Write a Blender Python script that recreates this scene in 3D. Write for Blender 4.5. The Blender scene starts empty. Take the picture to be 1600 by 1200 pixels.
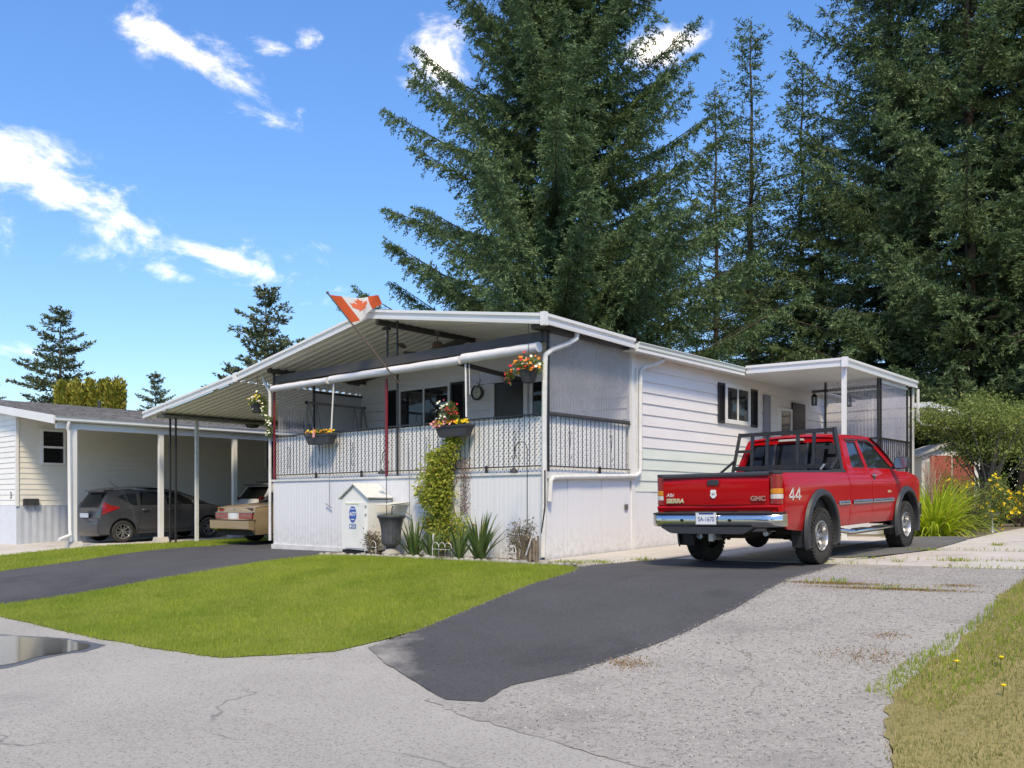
import bpy, math, random
import numpy as np
from mathutils import Vector, Matrix
from mathutils.geometry import delaunay_2d_cdt
R = math.radians
rng = random.Random(11)
sc = bpy.context.scene
col = sc.collection

# ------------------------------------------------------------------ camera
cam_d = bpy.data.cameras.new("camera")
cam = bpy.data.objects.new("camera", cam_d)
col.objects.link(cam)
cam.location = (9.446, -11.41, 0.964)
cam.rotation_euler = (R(90), 0, R(41.70))
cam_d.sensor_width = 36
cam_d.lens = 36 * 1381 / 1600
cam_d.shift_y = 185 / 1600
cam_d.clip_start = 0.05
cam_d.clip_end = 2000
sc.camera = cam

# ------------------------------------------------------------------ world, sun, exposure
SUN_EL, SUN_AZ = R(52), math.atan2(0.70, -0.714)      # azimuth measured from +Y towards +X
SKY_STRENGTH = 0.15
world = bpy.data.worlds.new("World")
sc.world = world
world.use_nodes = True
wn, wl = world.node_tree.nodes, world.node_tree.links
wn.clear()


def wnode(t, **kw):
    n = wn.new(t)
    for k, v in kw.items():
        setattr(n, k, v)
    return n


def wmath(op, a, b=None, c=None, clamp=False):
    n = wn.new("ShaderNodeMath")
    n.operation = op
    n.use_clamp = clamp
    for i, v in enumerate((a, b, c)):
        if v is None:
            continue
        if isinstance(v, (int, float)):
            n.inputs[i].default_value = v
        else:
            wl.new(v, n.inputs[i])
    return n.outputs[0]


sky = wnode("ShaderNodeTexSky", sky_type="NISHITA")
sky.sun_disc = False
sky.sun_elevation = SUN_EL
sky.sun_rotation = SUN_AZ
sky.altitude = 350
sky.air_density = 1.0
sky.dust_density = 0.35
sky.ozone_density = 2.2
hs = wnode("ShaderNodeHueSaturation")
hs.inputs["Saturation"].default_value = 1.22
hs.inputs["Value"].default_value = 1.55
wl.new(sky.outputs[0], hs.inputs["Color"])
bg1 = wnode("ShaderNodeBackground")
bg1.inputs["Strength"].default_value = SKY_STRENGTH
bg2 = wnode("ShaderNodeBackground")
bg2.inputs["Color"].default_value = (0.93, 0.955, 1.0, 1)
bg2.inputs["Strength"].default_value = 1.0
tc = wnode("ShaderNodeTexCoord")


def wdot(v):
    n = wn.new("ShaderNodeVectorMath")
    n.operation = "DOT_PRODUCT"
    wl.new(tc.outputs["Generated"], n.inputs[0])
    n.inputs[1].default_value = v
    return n.outputs["Value"]


az = wmath("ARCTAN2", wdot((0.7467, 0.6653, 0)), wdot((-0.6653, 0.7467, 0)))
sz = wdot((0, 0, 1))
el = wmath("ARCSINE", sz)
# clear dry air: less glare towards the horizon, the same all round
hz_ = wmath("MULTIPLY", wmath("EXPONENT", wmath("MULTIPLY", wmath("ABSOLUTE", el), -4.2)), 1.0)
hmix = wnode("ShaderNodeMix", data_type="RGBA")
wl.new(hz_, hmix.inputs[0])
hmix.inputs[6].default_value = (.33, .46, .67, 1)
hmix.inputs[7].default_value = (.235, .25, .295, 1)
hmul = wnode("ShaderNodeMix", data_type="RGBA", blend_type="MULTIPLY")
hmul.inputs[0].default_value = 1
wl.new(hs.outputs[0], hmul.inputs[6])
wl.new(hmix.outputs[2], hmul.inputs[7])
wl.new(hmul.outputs[2], bg1.inputs["Color"])
cmb = wnode("ShaderNodeCombineXYZ")
wl.new(az, cmb.inputs[0])
wl.new(wmath("MULTIPLY", el, 1.7), cmb.inputs[1])
n1 = wnode("ShaderNodeTexNoise")
n1.inputs["Scale"].default_value = 11
n1.inputs["Detail"].default_value = 9
n1.inputs["Roughness"].default_value = 0.64
n1.inputs["Distortion"].default_value = 0.35
wl.new(cmb.outputs[0], n1.inputs["Vector"])
# scattered cumulus, plus unseen clouds added for fill light: (azimuth, elevation, half width, half height, slant, weight) in radians about the street's own direction
CL = [(-0.345, .442, .080, .020, -.42, 1.0), (-.318, .425, .045, .018, -.35, .8), (-.272, .463, .030, .013, -.3, .7),
      (-.47, .300, .135, .038, -.22, 1.0), (-.48, .29, .22, .06, -.15, .45), (-.33, .44, .12, .035, -.4, .5), (-.30, .25, .13, .03, -.2, .5), (-.42, .288, .065, .022, -.3, .9), (-.53, .335, .05, .03, 0, .8),
      (-.308, .253, .085, .014, -.26, 1.1), (-.408, .257, .026, .010, 0, .75), (-.25, .262, .03, .010, .2, .5),
      (-.08, .460, .052, .038, -.3, 1.2), (.165, .470, .056, .020, .25, 1.2), (-.23, .475, .018, .012, 0, .6),
      (-.51, .148, .05, .018, 0, .6), (-.36, .235, .05, .012, -.2, .8), (-.21, .27, .02, .02, 0, .5), (-.45, .25, .05, .015, 0, .6), (.47, .11, .10, .03, 0, .8), (.33, .06, .2, .02, 0, .5),
      (0, 1.42, 8, .40, 0, .75), (math.pi, .95, 1.6, .55, 0, .90), (-math.pi, .95, 1.6, .55, 0, .90),  # overhead band and veil round the sun, out of view, added to whiten ambient light
      (.85, .35, .16, .05, .2, 1.0), (1.3, .5, .2, .07, -.2, 1.0), (1.9, .3, .25, .05, .1, 1.0), (2.6, .45, .2, .08, -.3, 1.0),
      (-.9, .38, .15, .05, -.3, 1.0), (-1.4, .25, .2, .04, .1, 1.0), (-2.0, .5, .22, .08, .2, 1.0), (-2.7, .3, .2, .05, 0, 1.0)]
acc = None
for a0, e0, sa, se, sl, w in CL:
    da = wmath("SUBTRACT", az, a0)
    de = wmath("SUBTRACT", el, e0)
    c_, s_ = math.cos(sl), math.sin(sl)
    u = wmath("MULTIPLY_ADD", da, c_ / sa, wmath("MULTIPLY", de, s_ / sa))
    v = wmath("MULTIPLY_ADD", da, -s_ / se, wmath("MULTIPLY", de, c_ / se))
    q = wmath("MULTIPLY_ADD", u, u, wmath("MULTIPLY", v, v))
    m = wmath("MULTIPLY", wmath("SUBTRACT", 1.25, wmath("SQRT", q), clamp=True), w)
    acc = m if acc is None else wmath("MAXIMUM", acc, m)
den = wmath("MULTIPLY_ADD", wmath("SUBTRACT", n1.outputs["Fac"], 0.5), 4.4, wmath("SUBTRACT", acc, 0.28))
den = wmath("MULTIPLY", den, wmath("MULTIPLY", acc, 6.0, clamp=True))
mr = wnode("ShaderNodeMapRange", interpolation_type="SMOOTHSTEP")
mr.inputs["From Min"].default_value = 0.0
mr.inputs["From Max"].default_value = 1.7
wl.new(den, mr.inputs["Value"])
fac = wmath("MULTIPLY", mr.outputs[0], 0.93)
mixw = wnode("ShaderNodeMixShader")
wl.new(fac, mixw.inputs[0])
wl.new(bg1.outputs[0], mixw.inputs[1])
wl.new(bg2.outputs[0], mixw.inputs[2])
wo = wnode("ShaderNodeOutputWorld")
wl.new(mixw.outputs[0], wo.inputs[0])

sun_d = bpy.data.lights.new("sun", "SUN")
sun = bpy.data.objects.new("sun", sun_d)
col.objects.link(sun)
sun_d.energy = 1.5
sun_d.angle = R(11.0)
sun_d.color = (1.0, 0.955, 0.89)
to_sun = Vector((math.sin(SUN_AZ) * math.cos(SUN_EL), math.cos(SUN_AZ) * math.cos(SUN_EL), math.sin(SUN_EL)))
sun.rotation_euler = to_sun.to_track_quat("Z", "Y").to_euler()
sun.location = to_sun * 60

sc.view_settings.view_transform = "Standard"
sc.view_settings.look = "None"
sc.view_settings.exposure = 1.30
sc.view_settings.use_white_balance = True
sc.view_settings.white_balance_temperature = 9500
sc.view_settings.white_balance_tint = 7
sc.view_settings.gamma = 1
sc.view_settings.use_curve_mapping = False
sc.cycles.max_bounces = 8
sc.cycles.transparent_max_bounces = 24
sc.cycles.caustics_reflective = False
sc.cycles.caustics_refractive = False


# ------------------------------------------------------------------ ground height
def sm(t):
    t = max(0.0, min(1.0, t))
    return t * t * (3 - 2 * t)


def g(X, Y):
    Yc = min(max(Y, -6.9), 25)
    s = sm((Yc + 7.4) / 6.6)
    b = .010 * max(X, -16) if X < 0 else .014 * min(X, 9)
    return -.6 + s * (.6 + b) + .026 * max(min(Y, 12), 0)


# ------------------------------------------------------------------ materials
def srgb(h):
    h = h.lstrip("#")
    c = [int(h[i:i + 2], 16) / 255 for i in (0, 2, 4)]
    return tuple(x / 12.92 if x <= .04045 else ((x + .055) / 1.055) ** 2.4 for x in c)


class NT:
    def __init__(s, name):
        s.m = bpy.data.materials.new(name)
        s.m.use_nodes = True
        s.t = s.m.node_tree
        s.t.nodes.clear()
        s.o = s.t.nodes.new("ShaderNodeOutputMaterial")

    def n(s, t, **kw):
        n = s.t.nodes.new(t)
        for k, v in kw.items():
            setattr(n, k, v)
        return n

    def l(s, a, b):
        s.t.links.new(a, b)

    def pos(s, obj=False):
        if obj:
            return s.n("ShaderNodeTexCoord").outputs["Object"]
        return s.n("ShaderNodeNewGeometry").outputs["Position"]

    def noise(s, vec, scale, detail=5, rough=.55, dist=0):
        n = s.n("ShaderNodeTexNoise")
        n.inputs["Scale"].default_value = scale
        n.inputs["Detail"].default_value = detail
        n.inputs["Roughness"].default_value = rough
        n.inputs["Distortion"].default_value = dist
        s.l(vec, n.inputs["Vector"])
        return n.outputs["Fac"]

    def scalev(s, vec, v):
        n = s.n("ShaderNodeVectorMath", operation="MULTIPLY")
        s.l(vec, n.inputs[0])
        n.inputs[1].default_value = v
        return n.outputs[0]

    def math(s, op, a, b=None, c=None, clamp=False):
        n = s.n("ShaderNodeMath", operation=op, use_clamp=clamp)
        for i, v in enumerate((a, b, c)):
            if v is None:
                continue
            if isinstance(v, (int, float)):
                n.inputs[i].default_value = v
            else:
                s.l(v, n.inputs[i])
        return n.outputs[0]

    def ramp(s, fac, stops, interp="LINEAR"):
        n = s.n("ShaderNodeValToRGB")
        n.color_ramp.interpolation = interp
        e = n.color_ramp.elements
        while len(e) < len(stops):
            e.new(.5)
        for i, (p, c) in enumerate(stops):
            e[i].position = p
            e[i].color = (*c, 1) if len(c) == 3 else c
        s.l(fac, n.inputs[0])
        return n.outputs[0]

    def mix(s, fac, a, b, mode="MIX"):
        n = s.n("ShaderNodeMix", data_type="RGBA", blend_type=mode)
        for sock, v in ((n.inputs[0], fac), (n.inputs[6], a), (n.inputs[7], b)):
            if isinstance(v, (int, float)):
                sock.default_value = v
            elif isinstance(v, tuple):
                sock.default_value = (*v, 1) if len(v) == 3 else v
            else:
                s.l(v, sock)
        return n.outputs[2]

    def bsdf(s, colr, rough=.6, metal=0., spec=.5, coat=0., bump=None, bstr=.3, bdist=.01, **kw):
        b = s.n("ShaderNodeBsdfPrincipled")
        for k, v in (("Base Color", colr), ("Roughness", rough), ("Metallic", metal), ("Specular IOR Level", spec), ("Coat Weight", coat)):
            if isinstance(v, tuple):
                b.inputs[k].default_value = (*v, 1)
            elif isinstance(v, (int, float)):
                b.inputs[k].default_value = v
            else:
                s.l(v, b.inputs[k])
        for k, v in kw.items():
            b.inputs[k].default_value = v
        if bump is not None:
            bn = s.n("ShaderNodeBump")
            bn.inputs["Strength"].default_value = bstr
            bn.inputs["Distance"].default_value = bdist
            s.l(bump, bn.inputs["Height"])
            s.l(bn.outputs[0], b.inputs["Normal"])
        return b.outputs[0]

    def done(s, sh):
        s.l(sh, s.o.inputs[0])
        return s.m


def mul(c, k):
    return tuple(min(1, x * k) for x in c)


def simple(name, c, rough=.6, metal=0, var=.12, scale=3, bump=0, bscale=60, spec=.5, coat=0, obj=False, dirt=None, damt=.3, dscale=1.5, **kw):
    t = NT(name)
    p = t.pos(obj)
    f = t.noise(p, scale, 6, .6)
    cc = t.mix(t.math("MULTIPLY_ADD", t.math("SUBTRACT", f, .5), 2.2, .5, clamp=True), mul(c, 1 - var), mul(c, 1 + var * .6))
    if dirt:
        d = t.ramp(t.noise(p, dscale, 8, .7), [(.45, (0, 0, 0)), (.75, (1, 1, 1))])
        cc = t.mix(t.math("MULTIPLY", d, damt), cc, dirt)
    rg = t.math("MULTIPLY_ADD", t.math("SUBTRACT", t.noise(p, scale * 4, 3), .5), .25, rough, clamp=True)
    bm = t.noise(p, bscale, 4) if bump else None
    return t.done(t.bsdf(cc, rg, metal, spec, coat, bump=bm, bstr=bump, **kw))


WHITE = simple("white_painted_metal", (.74, .745, .75), .42, var=.05, dirt=(.42, .43, .38), damt=.25)
WHITE_OLD = simple("white_weathered_downspout", (.70, .70, .69), .5, var=.08, dirt=(.30, .32, .24), damt=.55, dscale=6)
ROOFPAN = simple("roof_pan_underside", (.80, .80, .77), .45, var=.06, dirt=(.40, .40, .34), damt=.3)


def siding_mat(name, base, dirtc, damt):
    t = NT(name)
    p = t.pos()
    f = t.noise(t.scalev(p, (1.2, 1.2, 6)), 1.2, 6, .6)
    c = t.mix(f, mul(base, .92), mul(base, 1.04))
    d = t.ramp(t.noise(t.scalev(p, (1, 1, 2.5)), 1.1, 8, .72), [(.45, (0, 0, 0)), (.8, (1, 1, 1))])
    c = t.mix(t.math("MULTIPLY", d, damt), c, dirtc)
    b = t.noise(t.scalev(p, (3, 3, 60)), 3, 4)
    return t.done(t.bsdf(c, .48, bump=b, bstr=.08, bdist=.004))


SIDING = siding_mat("white_siding", (.78, .755, .76), (.55, .53, .52), .22)
SIDING_G = siding_mat("green_tinged_siding", (.69, .74, .68), (.52, .60, .50), .4)
SIDING_IN = siding_mat("porch_siding", (.76, .75, .73), (.6, .58, .55), .2)
SIDING_N = siding_mat("neighbour_siding", (.74, .72, .66), (.6, .58, .5), .2)


def skirt_mat():
    t = NT("white_skirting")
    p = t.pos()
    st = t.noise(t.scalev(p, (14, 14, .5)), 1.0, 5, .65)
    c = t.mix(st, (.66, .67, .70), (.76, .765, .785))
    geo = t.n("ShaderNodeSeparateXYZ")
    t.l(p, geo.inputs[0])
    low = t.math("SUBTRACT", 1, t.math("MULTIPLY", t.math("ADD", geo.outputs[2], .02), 1.5), clamp=True)
    dn = t.ramp(t.noise(p, 9, 6, .7), [(.4, (0, 0, 0)), (.7, (1, 1, 1))])
    c = t.mix(t.math("MULTIPLY", t.math("MULTIPLY", low, dn), .55), c, (.33, .30, .25))
    spk = t.ramp(t.noise(p, 22, 3, .5), [(.70, (0, 0, 0)), (.76, (1, 1, 1))])
    c = t.mix(t.math("MULTIPLY", spk, .35), c, (.42, .41, .38))
    return t.done(t.bsdf(c, .55, bump=st, bstr=.25, bdist=.006))


SKIRT = skirt_mat()
SKIRT_N = simple("grey_blue_skirting", (.46, .50, .56), .4, var=.1)
BLACK = simple("black_iron", (.022, .022, .024), .45, var=.3)
DARKBEAM = simple("dark_brown_beam", (.065, .060, .056), .6, var=.25)
REDPAINT = simple("dark_red_post", (.22, .018, .03), .5, var=.25, dirt=(.3, .2, .2))
SHUTTER = simple("black_shutter", (.018, .019, .024), .5)
WOOD_RED = simple("stained_wood", (.22, .06, .035), .6, var=.25)
GREYMETAL = simple("grey_metal", (.42, .43, .45), .35, metal=.8)
SHINGLE = simple("asphalt_shingle", (.20, .195, .20), .9, var=.45, scale=9, bump=.5, bscale=160)
ALU = simple("aluminium", (.6, .6, .61), .3, metal=1)
GREEN_TRIM = simple("pale_fascia", (.66, .71, .67), .45, var=.06, dirt=(.45, .5, .42), damt=.3)
DARKIN = simple("dark_interior", (.012, .012, .013), .8)
BLIND = simple("window_blind", (.62, .62, .6), .5)
BROWN = simple("brown_fan", (.16, .11, .085), .5)
CONC = simple("concrete_block", (.48, .46, .42), .85, var=.15, scale=12, bump=.4, bscale=90)
DARKGLASS = NT("dark_window_glass")
DARKGLASS = DARKGLASS.done(DARKGLASS.bsdf((.012, .014, .016), .04, spec=.9))


def glass_mat(name, tint, fac, rough=.03):
    t = NT(name)
    tr = t.n("ShaderNodeBsdfTransparent")
    tr.inputs[0].default_value = (*tint, 1)
    b = t.bsdf((.02, .022, .024), rough, spec=.9)
    fr = t.n("ShaderNodeFresnel")
    fr.inputs[0].default_value = 1.5
    mx = t.n("ShaderNodeMixShader")
    t.l(t.math("MULTIPLY_ADD", fr.outputs[0], .9, fac, clamp=True), mx.inputs[0])
    t.l(tr.outputs[0], mx.inputs[1])
    t.l(b, mx.inputs[2])
    return t.done(mx.outputs[0])


GLASS = glass_mat("window_glass", (.75, .78, .78), .06)
TINT = glass_mat("tinted_glass", (.30, .32, .33), .25)
TINTD = glass_mat("dark_tinted_glass", (.10, .11, .11), .35)


def plastic_sheet():
    t = NT("clear_corrugated_plastic")
    tr = t.n("ShaderNodeBsdfTransparent")
    tr.inputs[0].default_value = (.86, .87, .92, 1)
    tl = t.n("ShaderNodeBsdfTranslucent")
    tl.inputs[0].default_value = (.66, .66, .76, 1)
    b = t.bsdf((.70, .70, .78), .12, spec=1.0)
    a = t.n("ShaderNodeMixShader")
    a.inputs[0].default_value = .3
    t.l(b, a.inputs[1])
    t.l(tl.outputs[0], a.inputs[2])
    m = t.n("ShaderNodeMixShader")
    f = t.noise(t.pos(), 1.3, 5, .6)
    t.l(t.math("MULTIPLY_ADD", f, .30, .16), m.inputs[0])
    t.l(tr.outputs[0], m.inputs[1])
    t.l(a.outputs[0], m.inputs[2])
    return t.done(m.outputs[0])


PLASTIC = plastic_sheet()


def ground_mat(name, c1, c2, grain, patches=None, worn=None, pscale=.5, cracks=None, rough=.9, fine=170., gamt=.5, bstr=.35, spots=None, wet=False):
    t = NT(name)
    p = t.pos()
    big = t.noise(p, pscale, 7, .62)
    c = t.mix(t.math("MULTIPLY_ADD", t.math("SUBTRACT", big, .5), 2.4, .5, clamp=True), c1, c2)
    gr = t.noise(p, fine, 3, .7)
    gr2 = t.noise(p, fine * .30, 5, .8)
    gg = t.math("MULTIPLY_ADD", gr2, .5, t.math("MULTIPLY", gr, .6))
    gg = t.math("MULTIPLY_ADD", t.math("SUBTRACT", gg, .55), 3.2, .5, clamp=True)
    c = t.mix(t.math("MULTIPLY", gg, gamt), c, grain, "MIX")
    dk = t.ramp(t.noise(p, fine * .42, 3, .6), [(.34, (1, 1, 1)), (.43, (0, 0, 0))])
    c = t.mix(t.math("MULTIPLY", dk, gamt * .9), c, mul(c1, .38))
    if patches:
        for (pc, sc_, lo, hi, am) in patches:
            m = t.ramp(t.noise(p, sc_, 8, .68, .3), [(lo, (0, 0, 0)), (hi, (1, 1, 1))])
            c = t.mix(t.math("MULTIPLY", m, am), c, pc)
    if worn:
        (wx, wy), (nx, ny), wl_, wc = worn
        sp_ = t.n("ShaderNodeSeparateXYZ")
        t.l(p, sp_.inputs[0])
        dd = t.math("MULTIPLY_ADD", t.math("SUBTRACT", sp_.outputs[0], wx), nx, t.math("MULTIPLY", t.math("SUBTRACT", sp_.outputs[1], wy), ny))
        wm = t.math("SUBTRACT", 1, t.math("DIVIDE", dd, wl_))
        wm = t.math("ADD", wm, t.math("MULTIPLY", t.math("SUBTRACT", t.noise(p, 1.6, 9, .68), .5), 1.8))
        wr = t.ramp(wm, [(.30, (0, 0, 0)), (.85, (1, 1, 1))])
        c = t.mix(t.math("MULTIPLY", wr, .95), c, t.mix(gg, mul(wc, .78), mul(wc, 1.3)))
    if cracks:
        cs, cc, cw = cracks
        v = t.n("ShaderNodeTexVoronoi", feature="DISTANCE_TO_EDGE")
        v.inputs["Scale"].default_value = cs
        nd = t.n("ShaderNodeTexNoise")
        nd.inputs["Scale"].default_value = 1.6
        nd.inputs["Detail"].default_value = 8
        t.l(p, nd.inputs["Vector"])
        ad = t.n("ShaderNodeVectorMath", operation="MULTIPLY_ADD")
        t.l(nd.outputs["Color"], ad.inputs[0])
        ad.inputs[1].default_value = (.7, .7, .7)
        t.l(p, ad.inputs[2])
        t.l(ad.outputs[0], v.inputs["Vector"])
        m = t.ramp(v.outputs["Distance"], [(0, (1, 1, 1)), (cw, (0, 0, 0))])
        br = t.ramp(t.noise(p, .9, 3), [(.46, (0, 0, 0)), (.58, (1, 1, 1))])
        c = t.mix(t.math("MULTIPLY", t.math("MULTIPLY", m, br), .8), c, cc)
    return t.done(t.bsdf(c, rough, spec=.25, bump=gg, bstr=bstr, bdist=.008))


ROADM = ground_mat("grey_road_asphalt", (.245, .235, .215), (.355, .34, .315), (.50, .48, .445), pscale=.55, gamt=.75, fine=120,
                   patches=[((.15, .148, .15), .45, .55, .68, .35), ((.40, .37, .345), 1.1, .60, .74, .25)], cracks=(.20, (.15, .145, .14), .004))
BLACKTOP = ground_mat("fresh_black_asphalt", (.036, .037, .041), (.066, .067, .073), (.14, .14, .148), pscale=.8, gamt=.6, fine=110,
                      patches=[((.085, .083, .085), .9, .50, .75, .45), ((.13, .125, .12), 3.5, .62, .76, .35), ((.025, .025, .028), .5, .55, .7, .5)], rough=.85)
BLACKTOP2 = ground_mat("worn_end_black_asphalt", (.036, .037, .041), (.066, .067, .073), (.14, .14, .148), pscale=.8, gamt=.6, fine=110, worn=((2.45, -6.1), (.62, .78), .92, (.30, .285, .262)),
                      patches=[((.085, .083, .085), .9, .50, .75, .45), ((.13, .125, .12), 3.5, .62, .76, .35), ((.025, .025, .028), .5, .55, .7, .5)], rough=.85)
COARSE = ground_mat("coarse_worn_asphalt", (.23, .217, .198), (.31, .293, .268), (.56, .535, .50), pscale=.7, gamt=.72, fine=70, bstr=.8,
                    patches=[((.15, .145, .14), 1.0, .52, .70, .4), ((.30, .12, .075), 1.4, .70, .76, .55), ((.44, .40, .35), .7, .58, .7, .3)],
                    cracks=(.35, (.17, .15, .11), .005))
SLABM = ground_mat("pale_concrete", (.44, .415, .38), (.56, .53, .49), (.66, .63, .59), pscale=.8, gamt=.25, fine=120,
                   patches=[((.30, .27, .22), 1.3, .52, .75, .45)], cracks=(.5, (.16, .13, .07), .014), bstr=.2)
SOIL = ground_mat("bare_soil", (.13, .105, .075), (.20, .17, .12), (.30, .26, .2), fine=60, pscale=1.5, gamt=.5)
PATCHM = ground_mat("dark_patch_asphalt", (.085, .085, .088), (.13, .13, .132), (.22, .22, .22), fine=120, gamt=.5,
                    patches=[((.24, .225, .2), 1.5, .55, .7, .5)])
FARG = ground_mat("far_grass_ground", (.075, .085, .03), (.15, .14, .06), (.19, .18, .09), fine=30, pscale=.25)
LAWNM = ground_mat("lawn_soil", (.12, .16, .025), (.24, .25, .05), (.18, .21, .04), fine=60, pscale=.9, gamt=.4)


def leaf_mat(name, dark, light, extra=None, trans=.25, rough=.5, nscale=.5, spec=.35, elo=.9, patch=None):
    t = NT(name)
    at = t.n("ShaderNodeAttribute", attribute_name="rnd")
    nz = t.noise(t.pos(), nscale, 4)
    f = t.math("MULTIPLY_ADD", t.math("SUBTRACT", nz, .5), 1.1, at.outputs["Fac"], clamp=True)
    c = t.mix(f, dark, light)
    if patch:
        pm = t.ramp(t.noise(t.pos(), .75, 8, .7, .4), [(.46, (0, 0, 0)), (.72, (1, 1, 1))])
        c = t.mix(t.math("MULTIPLY", pm, .8), c, patch)
        pm2 = t.ramp(t.noise(t.pos(), 2.3, 5, .6), [(.55, (0, 0, 0)), (.72, (1, 1, 1))])
        c = t.mix(t.math("MULTIPLY", pm2, .65), c, mul(dark, .8))
    if extra:
        c = t.mix(t.math("GREATER_THAN", at.outputs["Fac"], elo), c, extra)
    b = t.bsdf(c, rough, spec=spec)
    tl = t.n("ShaderNodeBsdfTranslucent")
    t.l(t.mix(.5, c, mul(light, 1.4)), tl.inputs[0])
    m = t.n("ShaderNodeMixShader")
    m.inputs[0].default_value = trans
    t.l(b, m.inputs[1])
    t.l(tl.outputs[0], m.inputs[2])
    return t.done(m.outputs[0])


NEEDLE = leaf_mat("spruce_needles", (.034, .072, .029), (.155, .24, .105), (.13, .105, .05), trans=.15, nscale=.45, elo=.965)
NEEDLE2 = leaf_mat("fir_needles", (.032, .066, .027), (.155, .235, .100), (.14, .16, .05), trans=.15, nscale=.35, elo=.95)
NEEDLE3 = leaf_mat("far_pine_needles", (.05, .075, .045), (.16, .19, .10), (.17, .13, .07), trans=.1, nscale=.4, elo=.95)
CEDAR = leaf_mat("yellow_green_cedar", (.17, .19, .03), (.50, .46, .09), (.33, .22, .05), trans=.1, nscale=1.2)
BARK = simple("bark", (.075, .055, .042), .95, var=.4, scale=8, bump=.8, bscale=30)
BARKG = simple("grey_bark", (.13, .12, .105), .95, var=.3, scale=8, bump=.8, bscale=30)
GRASSM = leaf_mat("lawn_grass", (.17, .27, .030), (.44, .50, .09), (.55, .46, .18), trans=.45, nscale=.9, elo=.93, spec=.2, patch=(.40, .42, .11))
GRASSD = leaf_mat("dry_grass", (.14, .19, .035), (.42, .36, .16), (.55, .45, .24), trans=.3, nscale=1.1, elo=.68, spec=.2, patch=(.52, .42, .22))
VINEM = leaf_mat("vine_leaves", (.17, .22, .03), (.50, .52, .11), (.26, .10, .04), trans=.4, nscale=3, elo=.96)
IRISM = leaf_mat("iris_leaves", (.045, .10, .03), (.14, .22, .07), (.30, .30, .08), trans=.3, nscale=5, elo=.95)
DRYM = leaf_mat("dried_shrub_leaves", (.10, .075, .05), (.30, .25, .18), (.12, .16, .05), trans=.15, nscale=5, elo=.85)
LILYM = leaf_mat("lime_grass_leaves", (.20, .32, .02), (.58, .66, .08), (.45, .38, .10), trans=.4, nscale=3, elo=.96)
SHRUBM = leaf_mat("shrub_leaves", (.06, .10, .02), (.19, .25, .06), None, trans=.3, nscale=2)
APPLEM = leaf_mat("fruit_tree_leaves", (.08, .13, .03), (.27, .34, .09), (.33, .31, .10), trans=.3, nscale=1.5, elo=.93)
YELLOWF = simple("yellow_petals", (.78, .55, .02), .6, var=.1)
ORANGEF = simple("orange_petals", (.80, .28, .03), .6, var=.2)
REDF = simple("red_petals", (.62, .03, .03), .6, var=.2)
PINKF = simple("pink_petals", (.75, .32, .33), .6, var=.2)
WHITEF = simple("cream_petals", (.80, .78, .62), .6, var=.1)
MAROONF = simple("maroon_petals", (.25, .03, .06), .6, var=.2)
STONE = simple("pale_stone", (.34, .325, .29), .85, var=.45, scale=7, bump=.5, bscale=40)


# ------------------------------------------------------------------ object building
OFF = {}


def tag(o, label=None, cat=None, group=None, kind=None):
    if label:
        o["label"] = label
    if cat:
        o["category"] = cat
    if group:
        o["group"] = group
    if kind:
        o["kind"] = kind
    return o


def thing(name, loc, label, cat, group=None):
    o = bpy.data.objects.new(name, None)
    o.empty_display_size = .2
    col.objects.link(o)
    o.location = loc
    OFF[o.name] = Vector(loc)
    return tag(o, label, cat, group)


def link(name, me, parent=None, loc=None):
    o = bpy.data.objects.new(name, me)
    col.objects.link(o)
    if parent is not None:
        o.parent = parent
        OFF[o.name] = OFF.get(parent.name, Vector())
    if loc is not None:
        o.location = loc
    return o


def copy_tree(o, parent=None):
    c = o.copy()
    col.objects.link(c)
    if parent is not None:
        c.parent = parent
    for ch in list(o.children):
        copy_tree(ch, c)
    return c


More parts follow.
